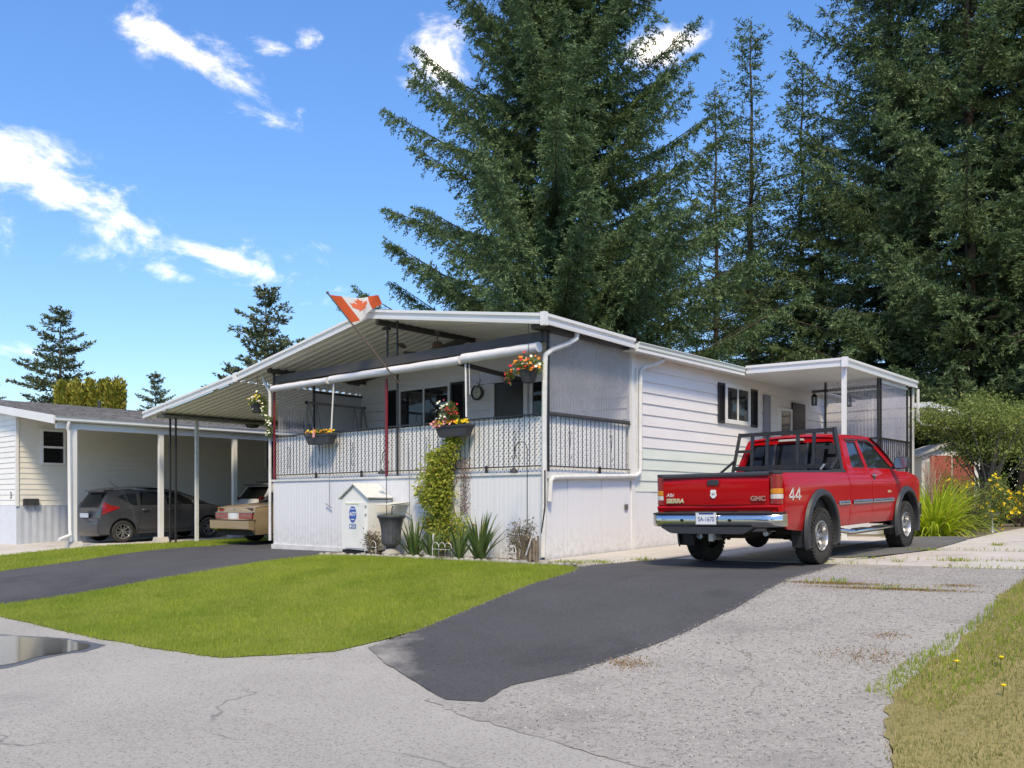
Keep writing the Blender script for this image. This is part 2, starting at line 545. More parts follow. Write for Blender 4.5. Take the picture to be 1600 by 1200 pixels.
class MB:
    """collects polygons, links them as one mesh"""

    def __init__(s):
        s.v, s.f, s.mi, s.cur = [], [], [], 0

    def add(s, vs, fs):
        b = len(s.v)
        s.v.extend(tuple(v) for v in vs)
        for f in fs:
            s.f.append(tuple(i + b for i in f))
            s.mi.append(s.cur)
        return s

    def box(s, x0, x1, y0, y1, z0, z1, M=None):
        vs = [Vector((x, y, z)) for z in (z0, z1) for y in (y0, y1) for x in (x0, x1)]
        if M is not None:
            vs = [M @ v for v in vs]
        return s.add(vs, [(0, 2, 3, 1), (4, 5, 7, 6), (0, 1, 5, 4), (2, 6, 7, 3), (0, 4, 6, 2), (1, 3, 7, 5)])

    def bar(s, a, b, w, h=None, up=(0, 0, 1)):
        a, b = Vector(a), Vector(b)
        h = h or w
        d = (b - a).normalized()
        u = Vector(up)
        if abs(d.dot(u)) > .98:
            u = Vector((0, 1, 0))
        sd = d.cross(u).normalized() * (w / 2)
        u2 = sd.cross(d).normalized() * (h / 2)
        vs = [p + i * sd + j * u2 for p in (a, b) for i, j in ((-1, -1), (1, -1), (1, 1), (-1, 1))]
        return s.add(vs, [(3, 2, 1, 0), (4, 5, 6, 7), (0, 1, 5, 4), (1, 2, 6, 5), (2, 3, 7, 6), (3, 0, 4, 7)])

    def tube(s, pts, r, n=8, cap=True):
        pts = [Vector(p) for p in pts]
        rr = r if isinstance(r, (list, tuple)) else [r] * len(pts)
        vs = []
        pu = None
        for i, p in enumerate(pts):
            d = (pts[min(i + 1, len(pts) - 1)] - pts[max(i - 1, 0)]).normalized()
            if pu is None:
                pu = Vector((0, 0, 1)) if abs(d.z) < .9 else Vector((1, 0, 0))
            a = d.cross(pu).normalized()
            pu = a.cross(d).normalized()
            for k in range(n):
                t = 2 * math.pi * k / n
                vs.append(p + rr[i] * (math.cos(t) * a + math.sin(t) * pu))
        fs = []
        for i in range(len(pts) - 1):
            for k in range(n):
                fs.append((i * n + k, (i + 1) * n + k, (i + 1) * n + (k + 1) % n, i * n + (k + 1) % n))
        if cap:
            fs.append(tuple(range(n)))
            fs.append(tuple((len(pts) - 1) * n + k for k in reversed(range(n))))
        return s.add(vs, fs)

    def lathe(s, prof, n=24, M=None, wob=0):
        vs = []
        for i, (r, z) in enumerate(prof):
            for k in range(n):
                t = 2 * math.pi * k / n
                rr = r * (1 + (wob * math.cos(t * n / 2) if wob else 0))
                v = Vector((rr * math.cos(t), rr * math.sin(t), z))
                vs.append(M @ v if M is not None else v)
        fs = []
        for i in range(len(prof) - 1):
            for k in range(n):
                fs.append((i * n + k, i * n + (k + 1) % n, (i + 1) * n + (k + 1) % n, (i + 1) * n + k))
        return s.add(vs, fs)

    def prism(s, poly, a0, a1, axis="Y", M=None):
        """poly of 2-D points; axis Y: (x,z), axis X: (y,z), axis Z: (x,y)"""
        def P(p, a):
            v = {"Y": (p[0], a, p[1]), "X": (a, p[0], p[1]), "Z": (p[0], p[1], a)}[axis]
            v = Vector(v)
            return M @ v if M is not None else v
        n = len(poly)
        vs = [P(p, a0) for p in poly] + [P(p, a1) for p in poly]
        fs = [tuple(reversed(range(n))), tuple(range(n, 2 * n))] + [(i, (i + 1) % n, n + (i + 1) % n, n + i) for i in range(n)]
        return s.add(vs, fs)

    def grid(s, fn, nu, nv):
        vs = [fn(i / nu, j / nv) for i in range(nu + 1) for j in range(nv + 1)]
        fs = [(i * (nv + 1) + j, (i + 1) * (nv + 1) + j, (i + 1) * (nv + 1) + j + 1, i * (nv + 1) + j + 1) for i in range(nu) for j in range(nv)]
        return s.add(vs, fs)

    def ball(s, c, r, n=10, m=6, sq=(1, 1, 1)):
        c = Vector(c)
        vs = []
        for i in range(m + 1):
            ph = math.pi * i / m
            for k in range(n):
                t = 2 * math.pi * k / n
                vs.append(c + Vector((r * sq[0] * math.sin(ph) * math.cos(t), r * sq[1] * math.sin(ph) * math.sin(t), r * sq[2] * math.cos(ph))))
        fs = [(i * n + k, (i + 1) * n + k, (i + 1) * n + (k + 1) % n, i * n + (k + 1) % n) for i in range(m) for k in range(n)]
        return s.add(vs, fs)

    def mesh(s, name, mats, off=None, smooth=None, rnd=False):
        me = bpy.data.meshes.new(name)
        v = s.v
        if off is not None and off.length > 0:
            v = [(a[0] - off[0], a[1] - off[1], a[2] - off[2]) for a in v]
        me.from_pydata(v, [], s.f)
        for m in (mats if isinstance(mats, (list, tuple)) else [mats]):
            me.materials.append(m)
        if any(s.mi):
            me.polygons.foreach_set("material_index", s.mi)
        if smooth:
            me.polygons.foreach_set("use_smooth", [True] * len(me.polygons))
            me.update()
            me.set_sharp_from_angle(angle=R(smooth))
        me.update()
        return me

    def build(s, name, mats, parent=None, smooth=None, bevel=0, label=None, kind=None):
        off = OFF.get(parent.name, Vector()) if parent is not None else None
        o = link(name, s.mesh(name, mats, off, smooth), parent)
        if bevel:
            b = o.modifiers.new("bevel", "BEVEL")
            b.width = bevel
            b.segments = 2
            b.limit_method = "ANGLE"
        return tag(o, label, kind=kind)

    def solo(s, name, mats, label, cat, group=None, smooth=None, bevel=0):
        o = s.build(name, mats, None, smooth, bevel)
        return tag(o, label, cat, group)


def inpoly(x, y, poly):
    c = False
    j = len(poly) - 1
    for i in range(len(poly)):
        xi, yi = poly[i]
        xj, yj = poly[j]
        if (yi > y) != (yj > y) and x < (xj - xi) * (y - yi) / (yj - yi) + xi:
            c = not c
        j = i
    return c


def densify(poly, step):
    out = []
    for i in range(len(poly)):
        a, b = poly[i], poly[(i + 1) % len(poly)]
        n = max(1, int(math.hypot(b[0] - a[0], b[1] - a[1]) / step))
        for k in range(n):
            out.append((a[0] + (b[0] - a[0]) * k / n, a[1] + (b[1] - a[1]) * k / n))
    return out


def smooth_poly(pts, it=2):
    """corner-cutting of a closed polygon"""
    for _ in range(it):
        q = []
        for i in range(len(pts)):
            a, b = pts[i], pts[(i + 1) % len(pts)]
            q.append((a[0] * .75 + b[0] * .25, a[1] * .75 + b[1] * .25))
            q.append((a[0] * .25 + b[0] * .75, a[1] * .25 + b[1] * .75))
        pts = q
    return pts


def fill(poly, step, holes=()):
    loops = [densify(poly, step)] + [densify(h, step) for h in holes]
    vs, es = [], []
    for lp in loops:
        b = len(vs)
        vs += [Vector(p) for p in lp]
        es += [(b + i, b + (i + 1) % len(lp)) for i in range(len(lp))]
    xs = [p[0] for p in poly]
    ys = [p[1] for p in poly]
    nx, ny = int((max(xs) - min(xs)) / step), int((max(ys) - min(ys)) / step)
    for i in range(nx + 1):
        for j in range(ny + 1):
            x, y = min(xs) + (i + .5) * step, min(ys) + (j + .5 + .25 * (i % 2)) * step
            if inpoly(x, y, poly) and not any(inpoly(x, y, h) for h in holes):
                vs.append(Vector((x, y)))
    v2, _, f2, *_ = delaunay_2d_cdt(vs, es, [], 0, 1e-5)
    fs = []
    for f in f2:
        cx = sum(v2[i][0] for i in f) / len(f)
        cy = sum(v2[i][1] for i in f) / len(f)
        if inpoly(cx, cy, poly) and not any(inpoly(cx, cy, h) for h in holes):
            fs.append(tuple(f))
    return [(v[0], v[1]) for v in v2], fs, loops


def ragged(poly, amp, step=.07):
    """irregular outline; lines of the frame far away stay as they are"""
    from mathutils import noise as mn
    out = []
    for x, y in densify(poly, step):
        out.append((x + amp * (mn.noise(Vector((x * 1.3, y * 1.3, 3))) * 1.6 + mn.noise(Vector((x * 9, y * 9, 7)))), y + amp * (mn.noise(Vector((x * 1.3, y * 1.3, 13))) * 1.6 + mn.noise(Vector((x * 9, y * 9, 17))))))
    return out


def sheet(name, poly, mat, dz, step=.4, parent=None, thick=0):
    v, f, loops = fill(poly, step)
    mb = MB()
    mb.add([(x, y, g(x, y) + dz) for x, y in v], f)
    if thick:
        lp = loops[0]
        mb.add([(x, y, g(x, y) + dz) for x, y in lp] + [(x, y, g(x, y) + dz - thick) for x, y in lp],
               [(i, (i + 1) % len(lp), len(lp) + (i + 1) % len(lp), len(lp) + i) for i in range(len(lp))])
    o = mb.build(name, mat)
    o["kind"] = "structure"
    return o


def np_mesh(name, verts, faces, mats, rnd=None, off=None, mi=None):
    """fast mesh from numpy arrays, faces (n,k)"""
    me = bpy.data.meshes.new(name)
    verts = np.asarray(verts, dtype=np.float32)
    faces = np.asarray(faces, dtype=np.int32)
    if off is not None:
        verts = verts - np.array(off, dtype=np.float32)
    me.vertices.add(len(verts))
    me.vertices.foreach_set("co", verts.ravel())
    k = faces.shape[1]
    me.loops.add(faces.size)
    me.loops.foreach_set("vertex_index", faces.ravel())
    me.polygons.add(len(faces))
    me.polygons.foreach_set("loop_start", np.arange(0, faces.size, k, dtype=np.int32))
    if mi is not None:
        me.polygons.foreach_set("material_index", np.asarray(mi, dtype=np.int32))
    for m in (mats if isinstance(mats, (list, tuple)) else [mats]):
        me.materials.append(m)
    me.update(calc_edges=True)
    if rnd is not None:
        a = me.attributes.new("rnd", "FLOAT", "POINT")
        a.data.foreach_set("value", np.asarray(rnd, dtype=np.float32))
    return me


def rhombs(P, D, S, L, W, rs, fold=.0):
    """leaf quads: base P, direction D, side S, length L, width W -> verts (4n,3)"""
    n = len(P)
    L = L[:, None]
    W = W[:, None]
    N = np.cross(D, S)
    a = P
    b = P + D * L * .45 + S * W * .5 + N * W * fold
    c = P + D * L
    d = P + D * L * .45 - S * W * .5 + N * W * fold
    v = np.stack([a, b, c, d], 1).reshape(-1, 3)
    f = np.arange(4 * n).reshape(n, 4)
    return v, f


def unit(a):
    return a / np.maximum(np.linalg.norm(a, axis=-1, keepdims=True), 1e-9)


def perp(D, rs):
    r = rs.normal(size=D.shape)
    return unit(np.cross(D, r))


def leafmesh(name, P, D, L, W, mat, seed=0, rnd=None, off=None, fold=.15):
    rs = np.random.RandomState(seed)
    D = unit(D)
    v, f = rhombs(P, D, perp(D, rs), L, W, rs, fold)
    r = rs.rand(len(P)) if rnd is None else rnd
    return np_mesh(name, v, f, mat, np.repeat(r, 4), off)

# ================================================================== GROUND
def big_ground():
    xs = sorted(set([round(-22 + .5 * i, 2) for i in range(78)] + [-400, -250, -160, -110, -80, -62, -50, -42, -35, -30, -26, 20, 24, 30, 38, 50, 70, 100, 160, 250, 400]))
    ys = sorted(set([round(-15 + .5 * i, 2) for i in range(76)] + [-400, -250, -150, -90, -60, -40, -30, -22, -18, 26, 30, 36, 44, 55, 70, 90, 120, 170, 250, 400]))
    mb = MB()
    n = len(ys)
    mb.add([(x, y, g(x, y) - .05) for x in xs for y in ys],
           [(i * n + j, (i + 1) * n + j, (i + 1) * n + j + 1, i * n + j + 1) for i in range(len(xs) - 1) for j in range(n - 1)])
    o = mb.build("ground", FARG, smooth=60)
    o["kind"] = "structure"


big_ground()
sheet("road", [(-45, -22.3), (30, -22.3), (30, -6.9), (8.0, -6.7), (6.2, -6.7), (4.8, -6.5), (4.4, -6.2), (3.3, -5.7), (2.5, -5.2), (2.1, -5.6), (1.3, -6.5), (-.66, -6.75), (-3.88, -6.75), (-6.2, -6.6), (-14.3, -6.7), (-45, -6.7)], ROADM, -.013, .38)
LAWN = [(-4.45, -1.15), (-3.06, -.95), (-1.35, -.95), (.13, -.97), (.94, -1.05), (1.6, -1.2), (1.86, -1.61), (1.97, -2.38), (2.16, -3.69), (2.36, -5.0), (2.2, -6.0), (1.39, -6.75),
        (-.66, -7.0), (-3.88, -7.02), (-5.8, -6.98), (-5.15, -6.5), (-4.99, -4.19), (-4.7, -2.3)]
LAWN = ragged(LAWN, .035)
sheet("lawn", LAWN, LAWNM, -.003, .3)
sheet("left_driveway", [(-4.99, -4.19), (-4.6, -1.8), (-4.45, -1.1), (-5.3, -.5), (-5.4, 0.1), (-8.0, 0.1), (-8, 9), (-11.7, 9), (-11.6, 2.4), (-11.03, 1.08), (-10.3, -1.53), (-10.09, -3.48), (-10.43, -4.87),
                        (-10.9, -6.9), (-6.0, -6.9), (-5.15, -6.5)], BLACKTOP, -.008, .35)
STRIP = [(-10.43, -4.87), (-10.09, -3.48), (-10.3, -1.53), (-11.03, 1.08), (-11.6, 2.4), (-11.7, 9), (-13.2, 9), (-13.3, 1), (-13.2, -1), (-13.6, -2.5), (-14, -3.7), (-14.3, -6.9), (-10.9, -6.9)]
sheet("left_grass_strip", STRIP, LAWNM, -.008, .5)
sheet("neighbour_driveway", [(-14.0, -3.7), (-13.6, -2.5), (-13.2, -1), (-13.3, 1), (-13.2, 9), (-17.6, 9), (-30, 9), (-30, -6.9), (-14.3, -6.9)], SLABM, -.012, .6)
sheet("flower_bed", [(-5.4, -.06), (-5.3, -.5), (-4.45, -1.12), (-3.06, -.93), (-1.35, -.93), (.13, -.95), (.94, -1.03), (1.2, -.55), (.05, -.35), (.05, 0.1), (-5.4, .1)], SOIL, 0.005, .3)
BLACKP = [(4.56, .98), (4.75, -.3), (4.98, -1.8), (5.13, -3.12), (5.10, -4.0), (5.02, -4.72), (4.85, -5.5), (4.64, -6.02), (4.74, -6.5), (4.45, -6.62), (3.97, -6.39), (3.06, -6.04), (2.4, -5.7), (2.36, -5.0),
          (2.16, -3.69), (1.97, -2.38), (1.86, -1.61), (1.6, -1.2), (1.45, -.6), (1.58, .49), (1.79, 1.03), (3.2, 1.05)]
BLACKP = ragged(BLACKP, .022)
sheet("driveway", BLACKP, BLACKTOP2, -.002, .3)
sheet("old_driveway_apron", ragged([(4.56, .98), (7.0, 1.05), (7.19, -.43), (7.41, -3.14), (7.46, -3.92), (7.31, -4.12), (7.35, -5.03), (7.5, -5.6), (8.0, -6.98), (6.2, -6.98), (4.7, -6.8), (4.3, -6.7), (4.0, -5.0), (4.0, -1)], .05),
      COARSE, -.0075, .3)
DRYL = ragged([(7.0, 1.0), (7.19, -.43), (7.41, -3.14), (7.46, -3.92), (7.31, -4.12), (7.35, -5.03), (7.5, -5.6), (8.0, -6.9), (14, -6.9), (14, 1.3)], .06)
sheet("dry_lawn", DRYL, ground_mat("dry_lawn_soil", (.16, .15, .05), (.30, .25, .11), (.36, .30, .15), fine=50, pscale=.9), 0.0, .45)
sheet("rear_bed", [(0.05, 7.6), (4.6, 7.8), (4.68, 10), (4.8, 17), (0.05, 17)], SOIL, -.004, .5)

slabs = thing("concrete_pad", (3, 4, g(3, 4)), "pale cracked concrete slabs under and beyond the red pickup", None)
slabs["kind"] = "structure"
for poly in ([(0.06, -.42), (.92, -.46), (1.51, -.12), (1.58, .49), (1.79, 1.0), (1.9, 3.6), (0.06, 3.6)], [(1.93, 1.02), (4.52, 1.0), (4.5, 3.6), (1.93, 3.6)],
             [(4.56, 1.0), (7.0, 1.07), (9.5, 1.35), (9.5, 2.3), (4.56, 1.95)], [(4.62, 2.0), (9.5, 2.36), (9.5, 4.5), (7.2, 4.1), (4.95, 3.95), (4.8, 3.2)],
             [(4.92, 4.0), (7.2, 4.15), (9.5, 4.56), (9.5, 7.2), (4.75, 6.6)], [(4.72, 6.66), (9.5, 7.27), (9.5, 11), (4.65, 10.1)], [(4.65, 10.16), (9.5, 11.06), (9.5, 16), (4.8, 16)],
             [(0.06, 3.64), (4.5, 3.64), (4.5, 7.6), (.06, 7.6)]):
    v, f, loops = fill(poly, .4)
    mb = MB()
    dz = .004 + rng.uniform(0, .006)
    mb.add([(x, y, g(x, y) + dz) for x, y in v], f)
    lp = loops[0]
    mb.add([(x, y, g(x, y) + dz) for x, y in lp] + [(x, y, g(x, y) - .06) for x, y in lp], [(i, (i + 1) % len(lp), len(lp) + (i + 1) % len(lp), len(lp) + i) for i in range(len(lp))])
    mb.build("slab", SLABM, slabs)
sheet("asphalt_patch", smooth_poly([(4.0, 1.9), (4.5, 2.06), (4.95, 3.72), (4.8, 6.4), (4.61, 7.8), (3.4, 7.7), (3.3, 3.6), (3.6, 2.4)], 1), PATCHM, .018, .35)

# puddle: thin water film on damp asphalt
pd = smooth_poly([(-.35, -7.3), (-.20, -7.5), (-.1, -7.9), (.25, -8.4), (-.2, -8.9), (-1.4, -8.9), (-2.6, -8.6), (-3.0, -8.1), (-2.2, -7.7), (-1.3, -7.35)], 2)
dt = NT("damp_asphalt")
dc = dt.mix(dt.noise(dt.pos(), 6, 6, .7), (.07, .068, .066), (.11, .106, .10))
DAMP = dt.done(dt.bsdf(dc, .42, spec=.6))
wt = NT("puddle_water")
wnz = wt.noise(wt.pos(), 1.5, 2)
PUDM = wt.done(wt.bsdf((.060, .058, .057), .07, spec=1.0, bump=wnz, bstr=.04, bdist=.01))


def scalep(p, k):
    cx = sum(a[0] for a in p) / len(p)
    cy = sum(a[1] for a in p) / len(p)
    return [(cx + (a - cx) * k, cy + (b - cy) * k) for a, b in p]


sheet("damp_patch", ragged(scalep(pd, 1.12), .08, .1), DAMP, -.010, .38)
pd = ragged(pd, .07, .1)
sheet("puddle", pd, PUDM, -.006, .38)


def blades(name, poly, dens, hl, wl, mat, seed, avoid=(), edge=0, dz=0.0, lean=.35, mod=None):
    rs = np.random.RandomState(seed)
    xs = [p[0] for p in poly]
    ys = [p[1] for p in poly]
    A = (max(xs) - min(xs)) * (max(ys) - min(ys))
    n = int(A * dens)
    x = rs.uniform(min(xs), max(xs), n)
    y = rs.uniform(min(ys), max(ys), n)
    ins = np.zeros(n, bool)
    j = len(poly) - 1
    for i in range(len(poly)):
        xi, yi = poly[i]
        xj, yj = poly[j]
        if yi != yj:
            ins ^= ((yi > y) != (yj > y)) & (x < (xj - xi) * (y - yi) / (yj - yi) + xi)
        j = i
    x, y = x[ins], y[ins]
    if edge:
        ed = densify(poly, .012)
        ex = np.array([p[0] for p in ed]) + rs.normal(0, edge, len(ed))
        ey = np.array([p[1] for p in ed]) + rs.normal(0, edge, len(ed))
        x = np.concatenate([x, ex])
        y = np.concatenate([y, ey])
    if mod is not None:
        k = rs.rand(len(x)) < mod(x, y)
        x, y = x[k], y[k]
    Yc = np.clip(y, -6.9, 25)
    t = np.clip((Yc + 7.4) / 6.6, 0, 1)
    s = t * t * (3 - 2 * t)
    z = -.6 + s * (.6 + np.where(x < 0, .010 * np.maximum(x, -16), .014 * np.minimum(x, 9))) + .026 * np.clip(y, 0, 12) + dz - .01
    n = len(x)
    a = rs.uniform(0, 2 * math.pi, n)
    L = rs.uniform(hl[0], hl[1], n)
    w = rs.uniform(wl[0], wl[1], n)
    ld = rs.uniform(0, 2 * math.pi, n)
    lm = np.abs(rs.normal(0, lean, n)) * L
    P = np.stack([x, y, z], 1)
    sd = np.stack([np.cos(a), np.sin(a), 0 * a], 1) * w[:, None] * .5
    tip = P + np.stack([np.cos(ld) * lm, np.sin(ld) * lm, L], 1)
    v = np.stack([P - sd, P + sd, tip], 1).reshape(-1, 3)
    f = np.arange(3 * n).reshape(n, 3)
    r = np.clip(rs.beta(2, 2.5, n), 0, 1)
    o = link(name, np_mesh(name, v, f, mat, np.repeat(r, 3)))
    return tag(o, kind="stuff")


tag(blades("grass", LAWN, 3400, (.03, .062), (.006, .011), GRASSM, 1, edge=.03), "short mown green grass of the front lawn", "grass")
tag(blades("grass", STRIP, 1000, (.03, .07), (.010, .018), GRASSM, 2, edge=.03), "narrow strip of mown grass beside the neighbour's carport", "grass")
tag(blades("grass", [(7.0, 1.0), (7.19, -.43), (7.41, -3.14), (7.46, -3.92), (7.31, -4.12), (7.35, -5.03), (7.5, -5.6), (7.9, -6.6), (10.5, -6.6), (10.5, 1.2)], 3600, (.018, .050), (.005, .010), GRASSD, 3, edge=.03),
    "dry straw coloured grass beside the worn driveway", "grass")
# fresh green tufts along the dry lawn's edge
tag(blades("weeds", [(7.12, -5.0), (7.16, -4.1), (7.3, -3.3), (7.3, -.6), (7.8, -.6), (7.95, -3.6), (7.7, -5.2)], 1300, (.03, .085), (.006, .014), GRASSM, 4, lean=.5), "green weeds creeping over the edge of the worn driveway", "weeds")


def weeds_cracks():
    rs = np.random.RandomState(9)
    P, D, L, W = [], [], [], []
    spots = [(4.55, 1.05, .5, 60), (4.6, 1.95, .35, 50), (5.6, 2.1, .9, 50), (4.85, 3.9, .35, 110), (6.6, 2.2, .5, 60), (1.3, -.2, .3, 120), (1.6, .5, .25, 90), (.9, -.5, .4, 160), (6.3, 1.02, .8, 80), (5.6, 4.1, .6, 50),
             (6.4, 4.1, .4, 60), (5.9, 1.95, .25, 120), (5.6, 5.4, .12, 70), (5.25, 1.5, .2, 40), (5.45, -1.5, .3, 60), (6.3, -1.75, .5, 70)]
    for x, y, r, n in spots:
        for _ in range(n):
            a = rs.normal(0, r * .5)
            px, py = x + a, y + rs.normal(0, .035) + a * .08
            P.append((px, py, g(px, py) - .005))
            D.append((rs.normal(0, .5), rs.normal(0, .5), 1))
            L.append(rs.uniform(.03, .10))
            W.append(rs.uniform(.006, .014))
    me = leafmesh("weeds", np.array(P), np.array(D), np.array(L), np.array(W), GRASSM, 5)
    tag(link("weeds", me), "low weeds and moss growing in the slab joints and pavement cracks", "weeds", kind="stuff")


weeds_cracks()


def moss():
    rs = np.random.RandomState(19)
    P, D, L, W = [], [], [], []
    for x, y, rx_, ry_, n in [(5.55, -1.55, .28, .05, 1500), (6.2, -1.75, .40, .035, 1500), (6.75, -1.3, .12, .06, 250), (5.15, -5.1, .12, .09, 400), (6.9, -4.2, .2, .15, 500), (5.0, 3.2, .3, .2, 700), (6.8, -3.6, .08, .06, 150)]:
        px = x + rs.normal(0, rx_, n)
        py = y + rs.normal(0, ry_, n) + (px - x) * .1
        for a, b in zip(px, py):
            P.append((a, b, g(a, b) - .004))
        D.append(np.stack([rs.normal(0, .8, n), rs.normal(0, .8, n), np.ones(n)], 1))
        L.append(rs.uniform(.008, .022, n))
        W.append(rs.uniform(.006, .012, n))
    me = leafmesh("moss", np.array(P), np.concatenate(D), np.concatenate(L), np.concatenate(W), leaf_mat("brown_moss", (.16, .12, .04), (.33, .22, .08), (.35, .14, .09), trans=.1), 6)
    tag(link("moss", me), "flat brown moss patches on the worn driveway", "moss", kind="stuff")


moss()


def gravel():
    """loose chips lying on the worn asphalt"""
    rs = np.random.RandomState(29)
    n = 9000
    x = rs.uniform(4.2, 8.0, n)
    y = rs.uniform(-7.2, .9, n)
    keep = np.array([inpoly(a, b, [(4.7, .9), (7.0, 1.0), (7.2, -.4), (7.4, -3.1), (7.4, -5.5), (7.9, -6.9), (4.9, -6.8), (5.1, -4.7), (5.2, -3.1)]) for a, b in zip(x, y)])
    x, y = x[keep], y[keep]
    n = len(x)
    r = rs.uniform(.003, .0085, n)
    z = np.array([g(a, b) for a, b in zip(x, y)]) - .006
    base = np.array([(1, 0, 0), (-.5, .87, 0), (-.5, -.87, 0), (.1, .1, .9)])
    a = rs.uniform(0, 6.28, n)
    ca, sa = np.cos(a), np.sin(a)
    V = np.stack([np.stack([x + r * (b[0] * ca - b[1] * sa) * rs.uniform(.7, 1.4, n), y + r * (b[0] * sa + b[1] * ca) * rs.uniform(.7, 1.4, n), z + r * b[2]], 1) for b in base], 1).reshape(-1, 3)
    f = np.arange(n)[:, None] * 4
    F = np.concatenate([f + np.array([[0, 1, 3]]), f + np.array([[1, 2, 3]]), f + np.array([[2, 0, 3]])])
    t = NT("loose_chips")
    at = t.n("ShaderNodeAttribute", attribute_name="rnd")
    m = t.done(t.bsdf(t.ramp(at.outputs["Fac"], [(0, (.06, .058, .055)), (.5, (.25, .235, .22)), (1, (.62, .60, .56))]), .85))
    tag(link("gravel", np_mesh("gravel", V, F, m, np.repeat(rs.rand(n), 4))), "loose stone chips lying on the worn asphalt apron", "gravel", kind="stuff")


gravel()

def edge_grit():
    """crumbs of asphalt and grit along the edges of the sealed driveway"""
    rs = np.random.RandomState(39)
    ed = [p for p in densify(BLACKP, .02) if p[1] > -5.6]
    P = []
    for x, y in ed:
        for _ in range(3):
            P.append((x + rs.normal(0, .035), y + rs.normal(0, .035)))
    P = np.array(P)
    n = len(P)
    r = rs.uniform(.004, .012, n)
    z = np.array([g(a, b) for a, b in P]) - .004
    base = np.array([(1, 0, 0), (-.5, .87, 0), (-.5, -.87, 0), (.1, .1, .8)])
    a = rs.uniform(0, 6.28, n)
    V = np.stack([np.stack([P[:, 0] + r * (b[0] * np.cos(a) - b[1] * np.sin(a)), P[:, 1] + r * (b[0] * np.sin(a) + b[1] * np.cos(a)), z + r * b[2]], 1) for b in base], 1).reshape(-1, 3)
    f = np.arange(n)[:, None] * 4
    F = np.concatenate([f + np.array([[0, 1, 3]]), f + np.array([[1, 2, 3]]), f + np.array([[2, 0, 3]])])
    tag(link("grit", np_mesh("grit", V, F, bpy.data.materials["loose_chips"], np.repeat(rs.rand(n) * .6, 4))), "crumbs of grit along the edges of the sealed driveway", "grit", kind="stuff")


edge_grit()

# dandelions in the dry lawn
for i, (x, y, lb) in enumerate([(7.55, -4.35, "yellow dandelion nearest the worn driveway's edge"), (7.8, -4.15, "yellow dandelion in the middle of the dry lawn"), (7.95, -4.75, "yellow dandelion standing lowest on the dry lawn")]):
    z = g(x, y)
    t = thing("dandelion", (x, y, z), lb, "flower", "dandelions in the dry lawn")
    MB().tube([(x, y, z), (x + .005, y, z + .07)], .003, 5).build("stem", SHRUBM, t)
    mb = MB()
    mb.lathe([(0.001, z + .068), (.016, z + .074), (.019, z + .082), (.010, z + .088), (0.001, z + .089)], 9, Matrix.Translation((x + .005, y, 0)))
    mb.build("bloom", YELLOWF, t)

# edging stones of the flower bed
sp = [(-4.55, -1.2), (-3.9, -1.02), (-3.06, -.94), (-2.2, -.95), (-1.35, -.96), (-.6, -.97), (.13, -.98), (.6, -1.05), (.98, -1.0), (1.25, -.75)]
cum = [0]
for a, b in zip(sp, sp[1:]):
    cum.append(cum[-1] + math.dist(a, b))
s = 0
k = 0
while s < cum[-1]:
    i = max(j for j in range(len(cum)) if cum[j] <= s)
    i = min(i, len(sp) - 2)
    q = (s - cum[i]) / (cum[i + 1] - cum[i])
    x = sp[i][0] * (1 - q) + sp[i + 1][0] * q
    y = sp[i][1] * (1 - q) + sp[i + 1][1] * q + rng.uniform(-.03, .03)
    r = rng.uniform(.035, .08)
    mb = MB()
    mb.ball((x, y, g(x, y) + r * .18), r, 9, 6, (rng.uniform(.9, 1.4), rng.uniform(.8, 1.1), rng.uniform(.6, .85)))
    mb.v = [(a + rng.uniform(-.1, .1) * r, b + rng.uniform(-.1, .1) * r, c + rng.uniform(-.1, .1) * r) for a, b, c in mb.v]
    o = mb.build("edging_stone", STONE, smooth=180)
    tag(o, "rounded pale stone in the row edging the flower bed", "stone", "edging stones of the flower bed")
    s += r * 2.1
    k += 1

# ================================================================== MOBILE HOME
H = thing("mobile_home", (-4, 7, 0), "white mobile home with covered front deck, carport roof and lattice railing", "house")
DZ = 1.48          # deck height
RX, RZ = -4.18, 4.62       # underside of ridge
SL = .165          # roof slope


def under(x):      # underside of the front awning
    if x > RX:
        return RZ - (x - RX) * .158
    if x > -9.05:
        return RZ - (RX - x) * .163
    return RZ - (RX + 9.05) * .163 - (-9.05 - x) * .125


# --- front wall of the house (Y = 2.6) as clapboards
ZB = DZ
mb = MB()
mb.prism([(-7.98, .0), (-.02, .0), (-.02, under(-.1) + .0), (RX, RZ + .0), (-7.98, under(-7.98) + .0)], 2.62, 2.75)
mb.build("front_wall", SIDING_IN, H)
bh = .214
z = ZB
while z < RZ:
    z1 = z + bh
    x0, x1 = -7.97, -.06
    # clip the board to the gable
    zt = z + bh * .6
    if zt > under(x1):
        x1 = RX + (RZ - zt) / .158
    if zt > under(x0):
        x0 = RX - (RZ - zt) / .163
    if x1 - x0 > .3:
        m = MB()
        y = 2.62
        m.add([(x0, y - .03, z), (x1, y - .03, z), (x1, y - .003, z1), (x0, y - .003, z1), (x0, y, z), (x1, y, z), (x1, y, z1), (x0, y, z1)],
              [(0, 1, 2, 3), (4, 0, 3, 7), (1, 5, 6, 2), (4, 5, 1, 0), (3, 2, 6, 7)])
        m.build("siding_board", SIDING_IN, H)
    z = z1
